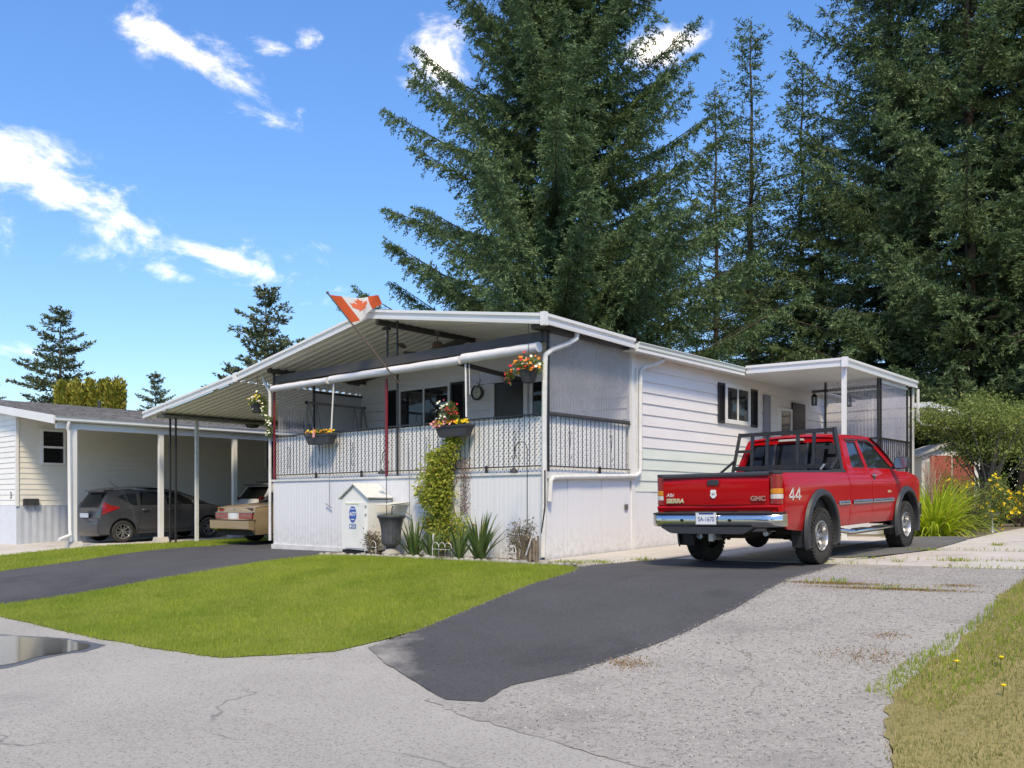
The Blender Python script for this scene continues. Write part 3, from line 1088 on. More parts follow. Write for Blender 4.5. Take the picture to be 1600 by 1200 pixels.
# --- side wall X=0, Y 2.6..15
mb = MB()
mb.box(-.12, -.022, 2.6, 15, -.1, 3.86)
mb.box(-8.0, -7.9, 2.6, 15, -.3, 3.9)
mb.box(-7.9, -.12, 14.9, 15, -.3, 3.86)
mb.build("wall", SIDING, H)
for i in range(13):
    z = 1.17 + i * .2135
    z1 = min(z + .2135, 3.80)
    if z1 - z < .04:
        continue
    m = MB()
    y0, y1 = 2.66, 14.95
    jit = rng.uniform(-.003, .003)
    m.add([(.022 + jit, y0, z), (.022 + jit, y1, z), (.002, y1, z1), (.002, y0, z1), (-.022, y0, z), (-.022, y1, z), (-.022, y1, z1), (-.022, y0, z1)],
          [(3, 2, 1, 0), (0, 4, 7, 3), (5, 1, 2, 6), (4, 0, 1, 5), (7, 6, 2, 3)])
    m.build("siding_board", SIDING_G if i < 4 else SIDING, H, label="green tinged siding board" if i < 4 else None)
MB().box(-.05, .035, 2.56, 2.67, .05, 3.88).build("corner_trim", WHITE, H)
MB().box(-8.03, -7.94, 2.52, 2.62, 1.4, 3.95).build("corner_trim", WHITE, H)
# --- skirting along the side
edges = [0.02, .62, 1.02, 1.62, 2.52, 3.3, 4.1, 4.9, 5.75, 6.6, 7.45, 8.3, 9.2, 10.1, 11, 12, 13, 14, 14.95]
for a, b in zip(edges, edges[1:]):
    front = b <= 2.55
    top = DZ - .10 if front else 1.165
    m = MB()
    o_ = rng.uniform(-.006, .010)
    x = .012 + o_
    m.prism([(a + .004, g(0, a) + .0), (b - .004, g(0, b) + .0), (b - .004, top), (a + .004, top)], x - .02, x, axis="X")
    m.build("skirt_panel", SKIRT, H)
# lower deck frame side: hinge and latch
mb = MB()
mb.box(.03, .045, 2.32, 2.42, .83, .93)
mb.build("latch", simple("rusty_grey_latch", (.12, .11, .11), .6), H)
# --- skirting along the front, with narrow vertical grooves
xs = [-7.98, -6.9, -5.75, -4.6, -3.45, -2.3, -1.15, -.02]
for a, b in zip(xs, xs[1:]):
    m = MB()
    n = int((b - a) / .1)
    pts = []
    for i in range(n):
        u = a + .003 + (b - a - .006) * i / n
        w = (b - a - .006) / n
        pts += [(u, -.012), (u + w * .88, -.012), (u + w * .90, -.008), (u + w * .98, -.008)]
    pts += [(b - .003, -.012), (b - .003, .01), (a + .003, .01)]
    zb = g((a + b) / 2, 0) + (-.01 if a > -5 else .03)
    m.prism(pts, zb, DZ - .03, axis="Z")
    m.build("skirt_panel", SKIRT, H)
mb = MB()
mb.box(-8.03, .03, -.035, .0, DZ - .045, DZ + .0)
mb.box(.0, .045, .0, 2.56, DZ - .11, DZ + .0)
mb.build("deck_edge", WHITE_OLD, H)
m = MB()
m.box(-8.02, -5.3, -.04, -.014, g(-7, 0) - .02, g(-7, 0) + .09)
m.build("skirt_base_board", WHITE_OLD, H)
MB().box(-8.0, 0, .0, 2.6, DZ - .03, DZ - .002).build("deck_floor", simple("deck_boards", (.25, .23, .21), .8), H)
MB().box(-8.0, -7.97, .02, 2.56, -.1, DZ - .03).build("skirt_panel", SKIRT, H)

# --- lattice: two layers of crossing strips behind the railing
def lattice(u0, u1, z0, z1, P):
    """P(u, z, layer) -> 3-D"""
    mb = MB()
    p = .0925
    w = .0425 / math.sqrt(2)
    hgt = z1 - z0
    for lay, sgn in ((0, 1), (1, -1)):
        c = u0 - hgt - p if sgn == 1 else u0 - p
        cend = u1 + p if sgn == 1 else u1 + hgt + p
        while c < cend:
            poly = []
            for dc in (-w, w):
                cc = c + dc
                # line u = cc + sgn*(z-z0)
                zs = []
                za, zb = 0.0, hgt
                if sgn == 1:
                    za = max(za, u0 - cc)
                    zb = min(zb, u1 - cc)
                else:
                    za = max(za, cc - u1)
                    zb = min(zb, cc - u0)
                poly.append((cc, za, zb))
            if all(b - a > .005 for _, a, b in poly):
                (c0, a0, b0), (c1, a1, b1) = poly
                q = [(c0 + sgn * a0, z0 + a0), (c1 + sgn * a1, z0 + a1), (c1 + sgn * b1, z0 + b1), (c0 + sgn * b0, z0 + b0)]
                vs = [P(u, zz, lay * .006) for u, zz in q] + [P(u, zz, lay * .006 + .005) for u, zz in q]
                mb.add(vs, [(0, 1, 2, 3), (7, 6, 5, 4), (0, 4, 5, 1), (1, 5, 6, 2), (2, 6, 7, 3), (3, 7, 4, 0)])
            c += p
    return mb


LATM = simple("white_lattice", (.80, .80, .80), .45, var=.04)
lat = []
for a, b in ((-7.95, -5.55), (-5.54, -3.12), (-3.11, -.08)):
    o = lattice(a, b, DZ + .005, 2.42, lambda u, z, l: (u, .045 + l, z)).build("lattice_panel", LATM, H, kind="stuff")
o = lattice(.09, 2.5, DZ + .005, 2.40, lambda u, z, l: (-.045 - l, u, z)).build("lattice_panel", LATM, H, kind="stuff")


# --- black iron railing
def railing(P, L, top, posts, posz=DZ):
    m = MB()
    a, b = P(0), P(L)
    m.bar((*a, top), (*b, top), .035, .022)
    m.bar((*a, DZ + .10), (*b, DZ + .10), .02, .02)
    m.build("rail", BLACK, H)
    n = int(L / .118)
    me = None
    for i in range(1, n):
        u = L * i / n
        x, y = P(u)
        if me is None:
            me = MB().box(-.0045, .0045, -.0045, .0045, 0, top - DZ - .10).mesh("baluster", BLACK)
        link("baluster", me, H, Vector((x, y, DZ + .10)) - OFF[H.name])
    for u in posts:
        x, y = P(u)
        MB().box(x - .018, x + .018, y - .018, y + .018, DZ, DZ + .13).build("rail_foot", BLACK, H)
    for u in [L * (k + .5) / max(1, round(L / 1.15)) for k in range(max(1, round(L / 1.15)))]:
        x, y = P(u)
        x2, y2 = P(u + .01)
        dx, dy = (x2 - x) / .01, (y2 - y) / .01
        nx, ny = dy, -dx
        m = MB()
        for (zc, s_) in ((DZ + .62, 1), (DZ + .34, -1)):
            pts = []
            for k in range(22):
                t = k / 21
                th = t * 4.6
                r = .045 * (1 - t * .72)
                uu = s_ * (r * math.cos(th) - .02)
                zz = zc + s_ * (.06 + r * math.sin(th))
                pts.append((x + dx * uu + nx * .012, y + dy * uu + ny * .012, zz))
            m.tube(pts, .005, 5)
        m.tube([(x + dx * .025 + nx * .012, y + dy * .025 + ny * .012, DZ + .68), (x + nx * .012, y + ny * .012, DZ + .48), (x - dx * .025 + nx * .012, y - dy * .025 + ny * .012, DZ + .28)], .005, 5)
        m.build("scroll", BLACK, H, smooth=60)


railing(lambda u: (-7.93 + u, .0), 7.85, 2.455, [1.55, 3.1, 5.6, 6.6])
railing(lambda u: (.0, .08 + u), 2.46, 2.44, [1.5])
# flat top rail seen from the side, and low wooden rail
MB().box(-.05, .0, .1, 2.55, 2.447, 2.50).build("rail_cap", DARKBEAM, H)
# --- posts
m = MB()
m.box(-7.99, -7.95, -.02, .02, DZ, 3.98)
m.build("post", BLACK, H)
m = MB()
m.box(.0, .04, .06, .10, DZ, 3.94)
m.build("post", BLACK, H)
MB().box(-.06, -.03, -.01, .02, 3.66, 3.95).build("post", BLACK, H)
for x in (-4.02, -3.72):
    m = MB()
    m.box(x - .015, x + .015, -.015, .015, 3.84, under(x) - .005)
    m.build("post", BLACK, H)
m = MB()
for i in range(7):
    z = 3.88 + i * .1
    m.bar((-4.0, 0, z), (-3.74, 0, z + (.1 if i % 2 else -.0)), .008)
m.build("post_web", BLACK, H)
MB().box(-4.035, -3.99, -.05, -.012, DZ, 3.40).build("red_post", REDPAINT, H)
MB().box(-3.73, -3.70, -.016, .014, DZ, 3.5).build("post", BLACK, H)
m = MB()
m.box(-7.93, -7.89, -.045, -.015, DZ + .02, 3.56)
m.build("red_post", REDPAINT, H)
# --- beams
m = MB()
m.box(-7.95, .03, .0, .08, 3.665, 3.84)
m.build("beam", DARKBEAM, H)
m = MB()
m.box(RX - .06, RX + .06, -.12, 2.6, RZ - .13, RZ - .012)
m.build("ridge_beam", DARKBEAM, H)
m = MB()
m.box(-8.02, -7.90, -.15, 2.6, under(-7.9) - .12, under(-7.9) - .012)
m.build("side_beam", DARKBEAM, H)
m = MB()
m.box(-.12, .12, -.2, 2.6, under(.12) - .09, under(.12) - .012)
m.build("side_beam", DARKBEAM, H)
m = MB()
m.bar((-2.6, .2, 3.66), (-2.6, 2.55, 3.50), .10, .07)
m.build("beam", DARKBEAM, H)
m = MB()
m.box(-3.6, -2.6, 1.8, 1.88, 3.40, 3.62)
m.build("ceiling_lamp_box", simple("grey_box", (.5, .5, .52), .4), H)
# --- rolled-up shades along the front
SHADE = simple("rolled_white_shade", (.72, .71, .73), .5, var=.08, dirt=(.5, .48, .46), damt=.3, dscale=5)
for a, b, r, zc in ((-7.86, -5.80, .070, 3.525), (-5.72, -1.86, .078, 3.53), (-1.80, -.02, .088, 3.55)):
    m = MB()
    n = 14
    pts = [(a + (b - a) * i / n, -.11, zc + .003 * math.sin(i * 1.9)) for i in range(n + 1)]
    m.tube(pts, r, 14)
    m.build("rolled_shade", SHADE, H, smooth=50)
# shade cords
m = MB()
for x, z0 in ((-5.62, 2.25), (-1.75, 2.5), (-1.66, 2.9)):
    m.tube([(x, -.10, 3.45), (x + (-.13 if x < -5 else 0), -.08, z0)], .018 if x != -1.66 else .007, 6)
m.build("shade_cord", simple("white_cord", (.7, .7, .69), .6), H)

# --- awning roof: ribbed pans running down the slope
def pans(name, xa, xb, y0, y1, mat, extra=0.0, pitch=.20):
    """sheet between xa (low or high) and xb following under()"""
    m = MB()
    n = int(round((y1 - y0) / pitch))
    prof = []
    for i in range(n):
        y = y0 + (y1 - y0) * i / n
        w = (y1 - y0) / n
        prof += [(y, 0), (y + w * .52, 0), (y + w * .62, .032), (y + w * .90, .032)]
    prof.append((y1, 0))
    for x0, x1 in ((xa, xb),):
        vs = []
        for x in (x0, x1):
            for y, dz in prof:
                vs.append((x, y, under(x) + dz + extra))
            for y, dz in prof:
                vs.append((x, y, under(x) + dz + extra + .004))
        n2 = len(prof)
        fs = [(j, j + 1, 2 * n2 + j + 1, 2 * n2 + j) for j in range(n2 - 1)]
        fs += [(n2 + j, 3 * n2 + j, 3 * n2 + j + 1, n2 + j + 1) for j in range(n2 - 1)]
        fs += [(j, n2 + j, n2 + j + 1, j + 1) for j in range(n2 - 1)] + [(2 * n2 + j, 2 * n2 + j + 1, 3 * n2 + j + 1, 3 * n2 + j) for j in range(n2 - 1)]
        m.add(vs, fs)
    return m.build(name, mat, H)


pans("roof_pan", RX - .03, -9.02, -.30, 2.6, ROOFPAN, -.03)
pans("roof_pan", .25, RX + .03, -.30, 2.6, ROOFPAN, -.03)
pans("carport_roof_pan", -9.06, -13.6, -.27, 8.9, ROOFPAN, -.045)
pans("carport_roof_pan", -8.0, -9.03, 2.61, 8.9, ROOFPAN, -.03)


# --- fascia: two stepped bands following the slopes
def fascia(pts, name="fascia", face="Y", y=-.32, h=.175, d=.10):
    """pts: list of (a,z) along the edge, extruded profile"""
    out = []
    for (a0, z0), (a1, z1) in zip(pts, pts[1:]):
        m = MB()
        def P(a, z, off):
            return (a, y - off, z) if face == "Y" else (y + off, a, z)
        prof = [(0, 0), (.030, 0), (.034, .045), (.034, .060), (.012, .064), (.012, .100), (.048, .125), (.048, h), (0, h)]
        vs = [P(a0, z0 + q, o) for o, q in prof] + [P(a1, z1 + q, o) for o, q in prof]
        n = len(prof)
        fs = [(i, (i + 1) % n, n + (i + 1) % n, n + i) for i in range(n)] + [tuple(range(n)), tuple(range(n, 2 * n))]
        if face == "X":
            fs = [tuple(reversed(f)) for f in fs]
        m.add(vs, fs)
        out.append(m.build(name, WHITE, H))
    return out


fz = -.05
fascia([(.26, under(.26) + fz), (RX, RZ + fz)])
fascia([(RX, RZ + fz), (-9.0, under(-9.0) + fz)])
fascia([(-9.07, under(-9.07) + fz + .0), (-13.62, under(-13.62) + fz)])
MB().box(-9.10, -8.97, -.375, -.30, under(-9.03) - .065, under(-9.03) + .14).build("fascia_joint", WHITE, H)
MB().box(.235, .325, -.385, -.29, under(.26) - .075, under(.26) + .145).build("corner_cap", WHITE, H)
fascia([(-.29, under(.26) + fz), (2.27, under(.26) + fz - .06)], face="X", y=.27)
# main house eave gutter and soffit, roof above
ZE = 3.80
m = MB()
prof = [(.16, ZE), (.33, ZE), (.36, ZE + .03), (.36, ZE + .085), (.385, ZE + .115), (.375, ZE + .125), (.34, ZE + .11), (.31, ZE + .10), (.16, ZE + .10)]
m.prism(prof, 2.30, 6.50)
m.build("gutter", GREEN_TRIM, H)
m = MB()
m.box(.0, .33, 2.28, 15.2, ZE - .012, ZE - .002)
m.build("soffit", WHITE, H)
MB().box(.30, .345, 2.28, 6.50, ZE - .05, ZE - .001).build("soffit_trim", WHITE, H)
m = MB()
yb, ye = 2.3, 15.2
for s_, xe in ((1, .34), (-1, -8.3)):
    ze = ZE + .105
    zr = ze + (xe - RX if s_ > 0 else RX - xe) * .158
    vs = [(xe, yb, ze), (RX, yb, zr), (RX, ye, zr), (xe, ye, ze), (xe, yb, ze + .03), (RX, yb, zr + .03), (RX, ye, zr + .03), (xe, ye, ze + .03)]
    fs = [(0, 3, 2, 1), (4, 5, 6, 7), (0, 1, 5, 4), (1, 2, 6, 5), (2, 3, 7, 6), (3, 0, 4, 7)]
    m.add(vs, fs if s_ > 0 else [tuple(reversed(f)) for f in fs])
m.build("roof", simple("brown_roofing", (.10, .095, .09), .8), H)
# grey gable end of the main roof over the wall, behind the awning
m = MB()
m.prism([(-8.2, ZE + .06), (.3, ZE + .06), (RX, ZE + .105 + 4.52 * .158 + .01)], 2.76, 2.85)
m.build("gable", SIDING_IN, H)

# --- downspouts
def spout(pts, r=.042, name="downspout", mat=WHITE_OLD, n=8):
    m = MB()
    m.tube(pts, r, n)
    return m.build(name, mat, H, smooth=40)


spout([(.22, .62, 3.86), (.22, .60, 3.76), (.15, .45, 3.66), (.085, .10, 3.52), (.075, -.05, 3.42), (.075, -.07, 3.25), (.06, -.07, 2.2), (.065, -.07, 1.2), (.05, -.08, .45), (.05, -.10, .05)], .045)
spout([(.24, 3.35, 3.80), (.24, 3.33, 3.72), (.18, 3.2, 3.64), (.10, 2.88, 3.54), (.085, 2.78, 3.46), (.085, 2.77, 3.3), (.085, 2.77, 1.62), (.085, 2.74, 1.52), (.085, 2.6, 1.46),
       (.085, .5, 1.40), (.085, .14, 1.38), (.085, .07, 1.33), (.085, .06, 1.2), (.08, .05, .98)], .04)
m = MB()
m.box(.04, .075, 2.66, 2.71, 1.5, 3.5)
m.build("pipe_strip", WHITE_OLD, H)
spout([(-8.35, -.05, 3.90), (-8.35, -.05, 3.82), (-8.18, -.06, 3.62), (-8.06, -.06, 3.50), (-8.04, -.06, 3.4), (-8.04, -.06, .1)], .034)
m = MB()
m.tube([(-7.98, -.05, .1), (-7.985, -.05, 1.2)], .012, 6)
m.tube([(.02, -.05, .02), (.05, -.12, .5), (.11, -.11, .9), (.10, -.10, 1.5)], .013, 6)
m.build("cable", BLACK, H)

# --- clear corrugated side screens
def corr(P, L, z0, z1a, z1b, pitch=.076, amp=.014, name="screen_panel", mat=PLASTIC):
    n = int(L / pitch) * 6
    m = MB()
    vs = []
    for i in range(n + 1):
        u = L * i / n
        off = amp * math.cos(2 * math.pi * u / pitch)
        vs.append(P(u, z0, off))
        vs.append(P(u, z1a + (z1b - z1a) * i / n, off))
    m.add(vs, [(2 * i, 2 * i + 2, 2 * i + 3, 2 * i + 1) for i in range(n)])
    return m.build(name, mat, H, smooth=80)


corr(lambda u, z, o: (-.012 + o, .11 + u, z), 2.43, 2.48, 3.90, 3.84)
corr(lambda u, z, o: (-7.96 + o, .08 + u, z), 1.0, 2.44, 3.85, 3.85)
corr(lambda u, z, o: (-7.97 + o, 1.10 + u, z), 1.42, 1.5, 3.55, 3.55, name="opaque_panel", mat=simple("grey_white_panel", (.55, .55, .56), .5), amp=.004)
corr(lambda u, z, o: (-7.97 + o, 1.10 + u, z), 1.42, 3.60, 3.86, 3.86)
m = MB()
m.box(-7.99, -7.94, 1.08, 2.52, 3.55, 3.60)
m.box(-7.99, -7.94, 1.06, 1.10, DZ, 3.85)
m.build("screen_frame", DARKBEAM, H)

# --- windows and doors
def window(kind, w, z0, z1, P, mull=1, blinds=True, frame=.07, sill=True, split=False, glassm=GLASS, curtain=False):
    """P(u, d, z): u along wall, d out of the wall. returns frame object"""
    def bx(m, u0, u1, d0, d1, a, b):
        m.add([P(u, d, z) for z in (a, b) for d in (d0, d1) for u in (u0, u1)], [(0, 2, 3, 1), (4, 5, 7, 6), (0, 1, 5, 4), (2, 6, 7, 3), (0, 4, 6, 2), (1, 3, 7, 5)])
    win = None
    m = MB()
    bx(m, -frame, 0, .0, .065, z0 - frame, z1 + frame)
    bx(m, w, w + frame, .0, .065, z0 - frame, z1 + frame)
    bx(m, 0, w, .0, .065, z1, z1 + frame)
    bx(m, 0, w, .0, .065, z0 - frame, z0)
    root = m.build("window", WHITE, H)
    m = MB()
    bx(m, 0, w, .004, .010, z0, z1)
    m.build("dark_backing", DARKIN, root)
    if blinds:
        m = MB()
        zz = z0 + .02
        while zz < z0 + (z1 - z0) * .62:
            m.add([P(.01, .018, zz), P(w - .01, .018, zz), P(w - .01, .034, zz + .013), P(.01, .034, zz + .013)], [(0, 1, 2, 3)])
            zz += .027
        m.build("blind", BLIND, root)
    if curtain:
        m = MB()
        n = 24
        for a, b in ((0.0, .3), (.7, 1.0)):
            vs = []
            for i in range(n + 1):
                u = w * (a + (b - a) * i / n)
                for z in (z0, z1):
                    vs.append(P(u, .02 + .006 * math.sin(i * 1.7), z))
            m.add(vs, [(2 * i, 2 * i + 2, 2 * i + 3, 2 * i + 1) for i in range(n)])
        m.build("curtain", BLIND, root)
    for k in range(1, mull + 1):
        u = w * k / (mull + 1)
        m = MB()
        bx(m, u - .025, u + .025, .030, .058, z0, z1)
        m.build("mullion", WHITE, root)
    if split:
        m = MB()
        zc = (z0 + z1) / 2
        bx(m, 0, w, .030, .058, zc - .03, zc + .03)
        m.build("sash", WHITE, root)
    for k in range(mull + 1):
        a, b = w * k / (mull + 1), w * (k + 1) / (mull + 1)
        m = MB()
        bx(m, a + .012, b - .012, .040, .044, z0 + .005, z1 - .005)
        m.build("pane", glassm, root)
    return root


def shutter(P, w, z0, z1):
    m = MB()
    def bx(u0, u1, d0, d1, a, b):
        m.add([P(u, d, z) for z in (a, b) for d in (d0, d1) for u in (u0, u1)], [(0, 2, 3, 1), (4, 5, 7, 6), (0, 1, 5, 4), (2, 6, 7, 3), (0, 4, 6, 2), (1, 3, 7, 5)])
    bx(0, .04, .02, .055, z0, z1)
    bx(w - .04, w, .02, .055, z0, z1)
    bx(.04, w - .04, .02, .055, z0, z0 + .05)
    bx(.04, w - .04, .02, .055, z1 - .05, z1)
    zz = z0 + .05
    while zz < z1 - .06:
        m.add([P(.04, .052, zz), P(w - .04, .052, zz), P(w - .04, .026, zz + .034), P(.04, .026, zz + .034)], [(0, 1, 2, 3)])
        zz += .03
    m.build("shutter", SHUTTER, H)


PF = lambda x0: (lambda u, d, z: (x0 + u, 2.60 - d, z))
PS = lambda y0: (lambda u, d, z: (.0 + d, y0 + u, z))
window("w", 1.62, 2.30, 3.60, PF(-6.55), mull=1, blinds=True, glassm=GLASS)
shutter(PF(-7.05), .36, 2.25, 3.66)
shutter(PF(-4.84), .42, 2.25, 3.66)
window("w", 1.0, 2.80, 3.50, PS(6.25), mull=1, blinds=False, curtain=True, glassm=TINT, frame=.09)
shutter(PS(5.88), .27, 2.70, 3.57)
shutter(PS(7.42), .30, 2.70, 3.57)
window("w", .42, 1.9, 3.45, PF(-2.42), mull=0, blinds=False, glassm=TINT)
# front door with dark screen
m = MB()
for a, b, c, d in ((-3.60, -3.50, 1.49, 3.66), (-2.66, -2.56, 1.49, 3.66), (-3.50, -2.66, 3.56, 3.66)):
    m.box(a, b, 2.53, 2.60, c, d)
dr = m.build("door", WHITE, H)
MB().box(-3.50, -2.66, 2.575, 2.598, 1.49, 3.56).build("door_leaf", DARKIN, dr)
MB().box(-3.46, -2.70, 2.560, 2.566, 1.55, 3.50).build("screen", simple("dark_screen_mesh", (.016, .016, .017), .35), dr)
MB().ball((-3.44, 2.55, 2.5), .02).build("door_knob", ALU, dr)

# --- side porch at the back right
ZP = 3.74
def fascia2(pts, face, y):
    fascia(pts, face=face, y=y)
m = MB()
m.box(.34, 2.50, 6.56, 11.0, ZP + .02, ZP + .14)
m.build("side_porch_roof", WHITE, H)
fascia([(.36, ZP + .05), (2.54, ZP - .0)], face="Y", y=6.55)
fascia([(6.52, ZP), (11.05, ZP - .02)], face="X", y=2.53)
MB().box(2.49, 2.60, 6.47, 6.55, ZP - .02, ZP + .185).build("corner_cap", WHITE, H)
MB().box(2.44, 2.52, 6.60, 6.68, .2, ZP).build("white_post", WHITE, H)
MB().box(2.42, 2.48, 11.0, 11.06, .3, ZP).build("white_post", WHITE, H)
# porch floor, skirting, railing and clear panels
m = MB()
m.box(.06, 2.44, 8.70, 10.95, 1.36, 1.42)
m.build("side_porch_floor", simple("porch_floor", (.3, .28, .25), .8), H)
m = MB()
m.box(.06, 2.43, 8.72, 8.74, .2, 1.36)
m.box(2.42, 2.44, 8.74, 10.95, .2, 1.36)
m.build("skirt_panel", SKIRT, H)
MB().box(2.42, 2.46, 8.74, 10.95, 1.30, 1.36).build("wood_strip", WOOD_RED, H)
for x, y in ((2.45, 8.68), (2.45, 8.84), (2.45, 10.62), (2.45, 10.90), (2.45, 6.72), (1.25, 8.70)):
    MB().box(x - .02, x + .02, y - .02, y + .02, 1.42 if y > 8 else .3, ZP).build("post", BLACK, H)
m = MB()
m.bar((1.25, 8.70, 2.40), (2.45, 8.70, 2.40), .03, .04)
m.bar((2.45, 8.70, 2.40), (2.45, 10.9, 2.40), .03, .04)
m.bar((2.45, 8.70, 1.46), (2.45, 10.9, 1.46), .02)
m.bar((1.25, 8.70, 1.46), (2.45, 8.70, 1.46), .02)
m.build("rail", BLACK, H)
me = MB().box(-.007, .007, -.007, .007, 0, .94).mesh("baluster", BLACK)
for i in range(1, 17):
    link("baluster", me, H, Vector((2.45, 8.70 + 2.2 * i / 17, 1.46)) - OFF[H.name])
for i in range(1, 9):
    link("baluster", me, H, Vector((1.25 + 1.2 * i / 9, 8.70, 1.46)) - OFF[H.name])
m = MB()
for yy in (9.3, 10.0):
    m = MB()
    for s_ in (1, -1):
        m.tube([(2.458, yy + s_ * .05 * math.cos(a / 3) * (1 - a / 30), 1.95 + s_ * (.12 + .09 * math.sin(a / 3))) for a in range(16)], .007, 5)
    m.build("scroll", BLACK, H)
corr(lambda u, z, o: (1.27 + u, 8.735 + o, z), 1.16, 1.46, 3.70, 3.70)
corr(lambda u, z, o: (2.425 + o, 8.86 + u, z), 1.74, 1.46, 3.66, 3.66)
MB().box(2.40, 2.47, 8.86, 10.6, 3.64, 3.70).build("screen_top_trim", WHITE, H)
corr(lambda u, z, o: (.9 + u, 10.9 + o, z), 1.5, 1.46, 3.70, 3.70)
# wall inside the porch
m = MB()
m.bar((.9, 8.78, 3.56), (2.4, 8.78, 3.56), .05, .06)
m.build("beam", DARKBEAM, H)
m = MB()
m.box(.03, .06, 9.60, 10.35, 1.45, 3.45)
o = m.build("side_door", SHUTTER, H)
window("w", .55, 2.3, 3.2, PS(8.95), mull=0, blinds=True, glassm=GLASS)
m = MB()
m.box(.03, .05, 8.05, 8.40, 1.9, 3.5)
m.build("side_screen", simple("blue_grey_screen", (.20, .21, .27), .4), H)
m = MB()
m.box(.9, 2.2, 11.5, 11.6, .3, 3.6)
m.build("side_shed_wall", SIDING, H)
for i in range(9):
    z = 1.4 + .24 * i
    MB().add([(.1, 11.48, z), (2.3, 11.48, z), (2.3, 11.495, z + .24), (.1, 11.495, z + .24)], [(0, 1, 2, 3)]).build("siding_board", SIDING, H)
# rear gutters reaching to the right behind the porch
spout([(2.55, 11.1, 3.70), (2.55, 11.1, 2.95), (2.62, 11.15, 2.86), (3.3, 12.3, 2.72)], .035)
m = MB()
m.tube([(2.0, 13.3, 3.45), (2.6, 13.6, 3.36), (2.62, 13.6, 3.25), (3.6, 14.4, 3.08)], .04, 8)
m.build("rear_gutter", WHITE_OLD, H)
m = MB()
m.box(1.2, 2.35, 12.8, 16, 3.42, 3.56)
m.build("rear_roof", WHITE, H)
# carport posts
for x, y, r, mt in ((-13.05, .13, .02, BLACK), (-12.88, .20, .02, BLACK), (-13.05, 4.4, .02, BLACK), (-12.88, 4.5, .02, BLACK)):
    MB().box(x - r, x + r, y - r, y + r, g(x, y) - .05, under(-13.0) - .09).build("carport_post", mt, H)
MB().box(-12.87 - .04, -12.87 + .04, .75, .83, g(-13, .5) - .05, under(-12.9) - .09).build("carport_post", WHITE_OLD, H)
m = MB()
m.box(-13.15, -12.75, -.2, 8.8, under(-12.9) - .14, under(-12.9) - .085)
m.build("carport_beam", simple("grey_steel_beam", (.22, .22, .2), .5), H)
# wavy trim strip between deck awning and carport
m = MB()
for k in range(9):
    x = -9.0 + k * .115
    m.tube([(x, .02, 3.93), (x + .03, .02, 3.965), (x + .085, .02, 3.965), (x + .115, .02, 3.93)], .014, 6)
m.build("filler_strip", WHITE_OLD, H)

# ================================================================== VEHICLES
def paint(name, c, metal=0.0, flake=0, dirtc=(.25, .22, .18), coat=1.0, rough=.35, damt=.35):
    t = NT(name)
    p = t.pos(True)
    sep = t.n("ShaderNodeSeparateXYZ")
    t.l(p, sep.inputs[0])
    f = t.noise(p, 3.5, 7, .65)
    low = t.math("SUBTRACT", 1, t.math("MULTIPLY", t.math("SUBTRACT", sep.outputs[2], .42), 2.4), clamp=True)
    d = t.math("MULTIPLY", low, t.math("MULTIPLY_ADD", f, 1.4, -.2, clamp=True))
    cc = t.mix(t.math("MULTIPLY", d, damt), t.mix(f, mul(c, .93), mul(c, 1.05)), dirtc)
    rg = t.math("MULTIPLY_ADD", d, .35, rough, clamp=True)
    wav = t.noise(p, 1.7, 2)
    sh = t.bsdf(cc, rg, metal, .1, coat, bump=wav, bstr=.10, bdist=.02, **{"Coat Roughness": .06, "Coat IOR": 1.34})
    return t.done(sh)


RED = paint("red_car_paint", (.43, .003, .006), rough=.5, coat=.6)
GREYP = paint("dark_grey_car_paint", (.085, .088, .100), metal=.6, rough=.35, damt=.1)
TANP = paint("tan_gold_car_paint", (.40, .29, .17), metal=.35, rough=.38, damt=.1)
WHITEP = paint("white_car_paint", (.78, .78, .78), rough=.3, damt=.1)
CHROME = NT("chrome")
CHROME = CHROME.done(CHROME.bsdf((.56, .56, .57), .14, 1.0, bump=CHROME.noise(CHROME.pos(True), 3, 2), bstr=.06, bdist=.02))
ALLOY = simple("alloy_rim", (.50, .50, .51), .30, metal=.9, obj=True)
BPLAST = simple("black_trim_plastic", (.035, .037, .042), .55, var=.2, obj=True, scale=6)
RUBBER = simple("tyre_rubber", (.024, .023, .022), .85, var=.3, obj=True, scale=5, bump=.3, bscale=80, dirt=(.10, .09, .075), damt=.45, dscale=3)
UNDER = simple("dark_underbody", (.018, .017, .016), .8, var=.3, obj=True, dirt=(.08, .06, .045), damt=.4)


def lens(name, c, rough=.12):
    t = NT(name)
    p = t.pos(True)
    w = t.n("ShaderNodeTexWave", wave_type="BANDS", bands_direction="Z")
    w.inputs["Scale"].default_value = 22
    t.l(p, w.inputs["Vector"])
    cc = t.mix(w.outputs["Fac"], mul(c, .65), mul(c, 1.2))
    return t.done(t.bsdf(cc, rough, spec=.8, coat=.6, bump=w.outputs["Fac"], bstr=.15, bdist=.004))


REDL = lens("red_lens", (.30, .008, .010))
AMBL = lens("amber_lens", (.70, .24, .015))
CLRL = lens("clear_lens", (.62, .60, .56))


def rounded(a, b, c, r, n=4):
    """arc replacing corner b between a and c"""
    a, b, c = Vector(a), Vector(b), Vector(c)
    d1, d2 = (a - b).normalized(), (c - b).normalized()
    p, q = b + d1 * r, b + d2 * r
    return [tuple((p * (1 - t) + b * t) * (1 - t) + (b * (1 - t) + q * t) * t) for t in [i / n for i in range(n + 1)]]


def roundpoly(pts, radii, n=4):
    out = []
    m = len(pts)
    for i, p in enumerate(pts):
        r = radii[i] if isinstance(radii, (list, tuple)) else radii
        if r:
            out += rounded(pts[i - 1], p, pts[(i + 1) % m], r, n)
        else:
            out.append(p)
    return out


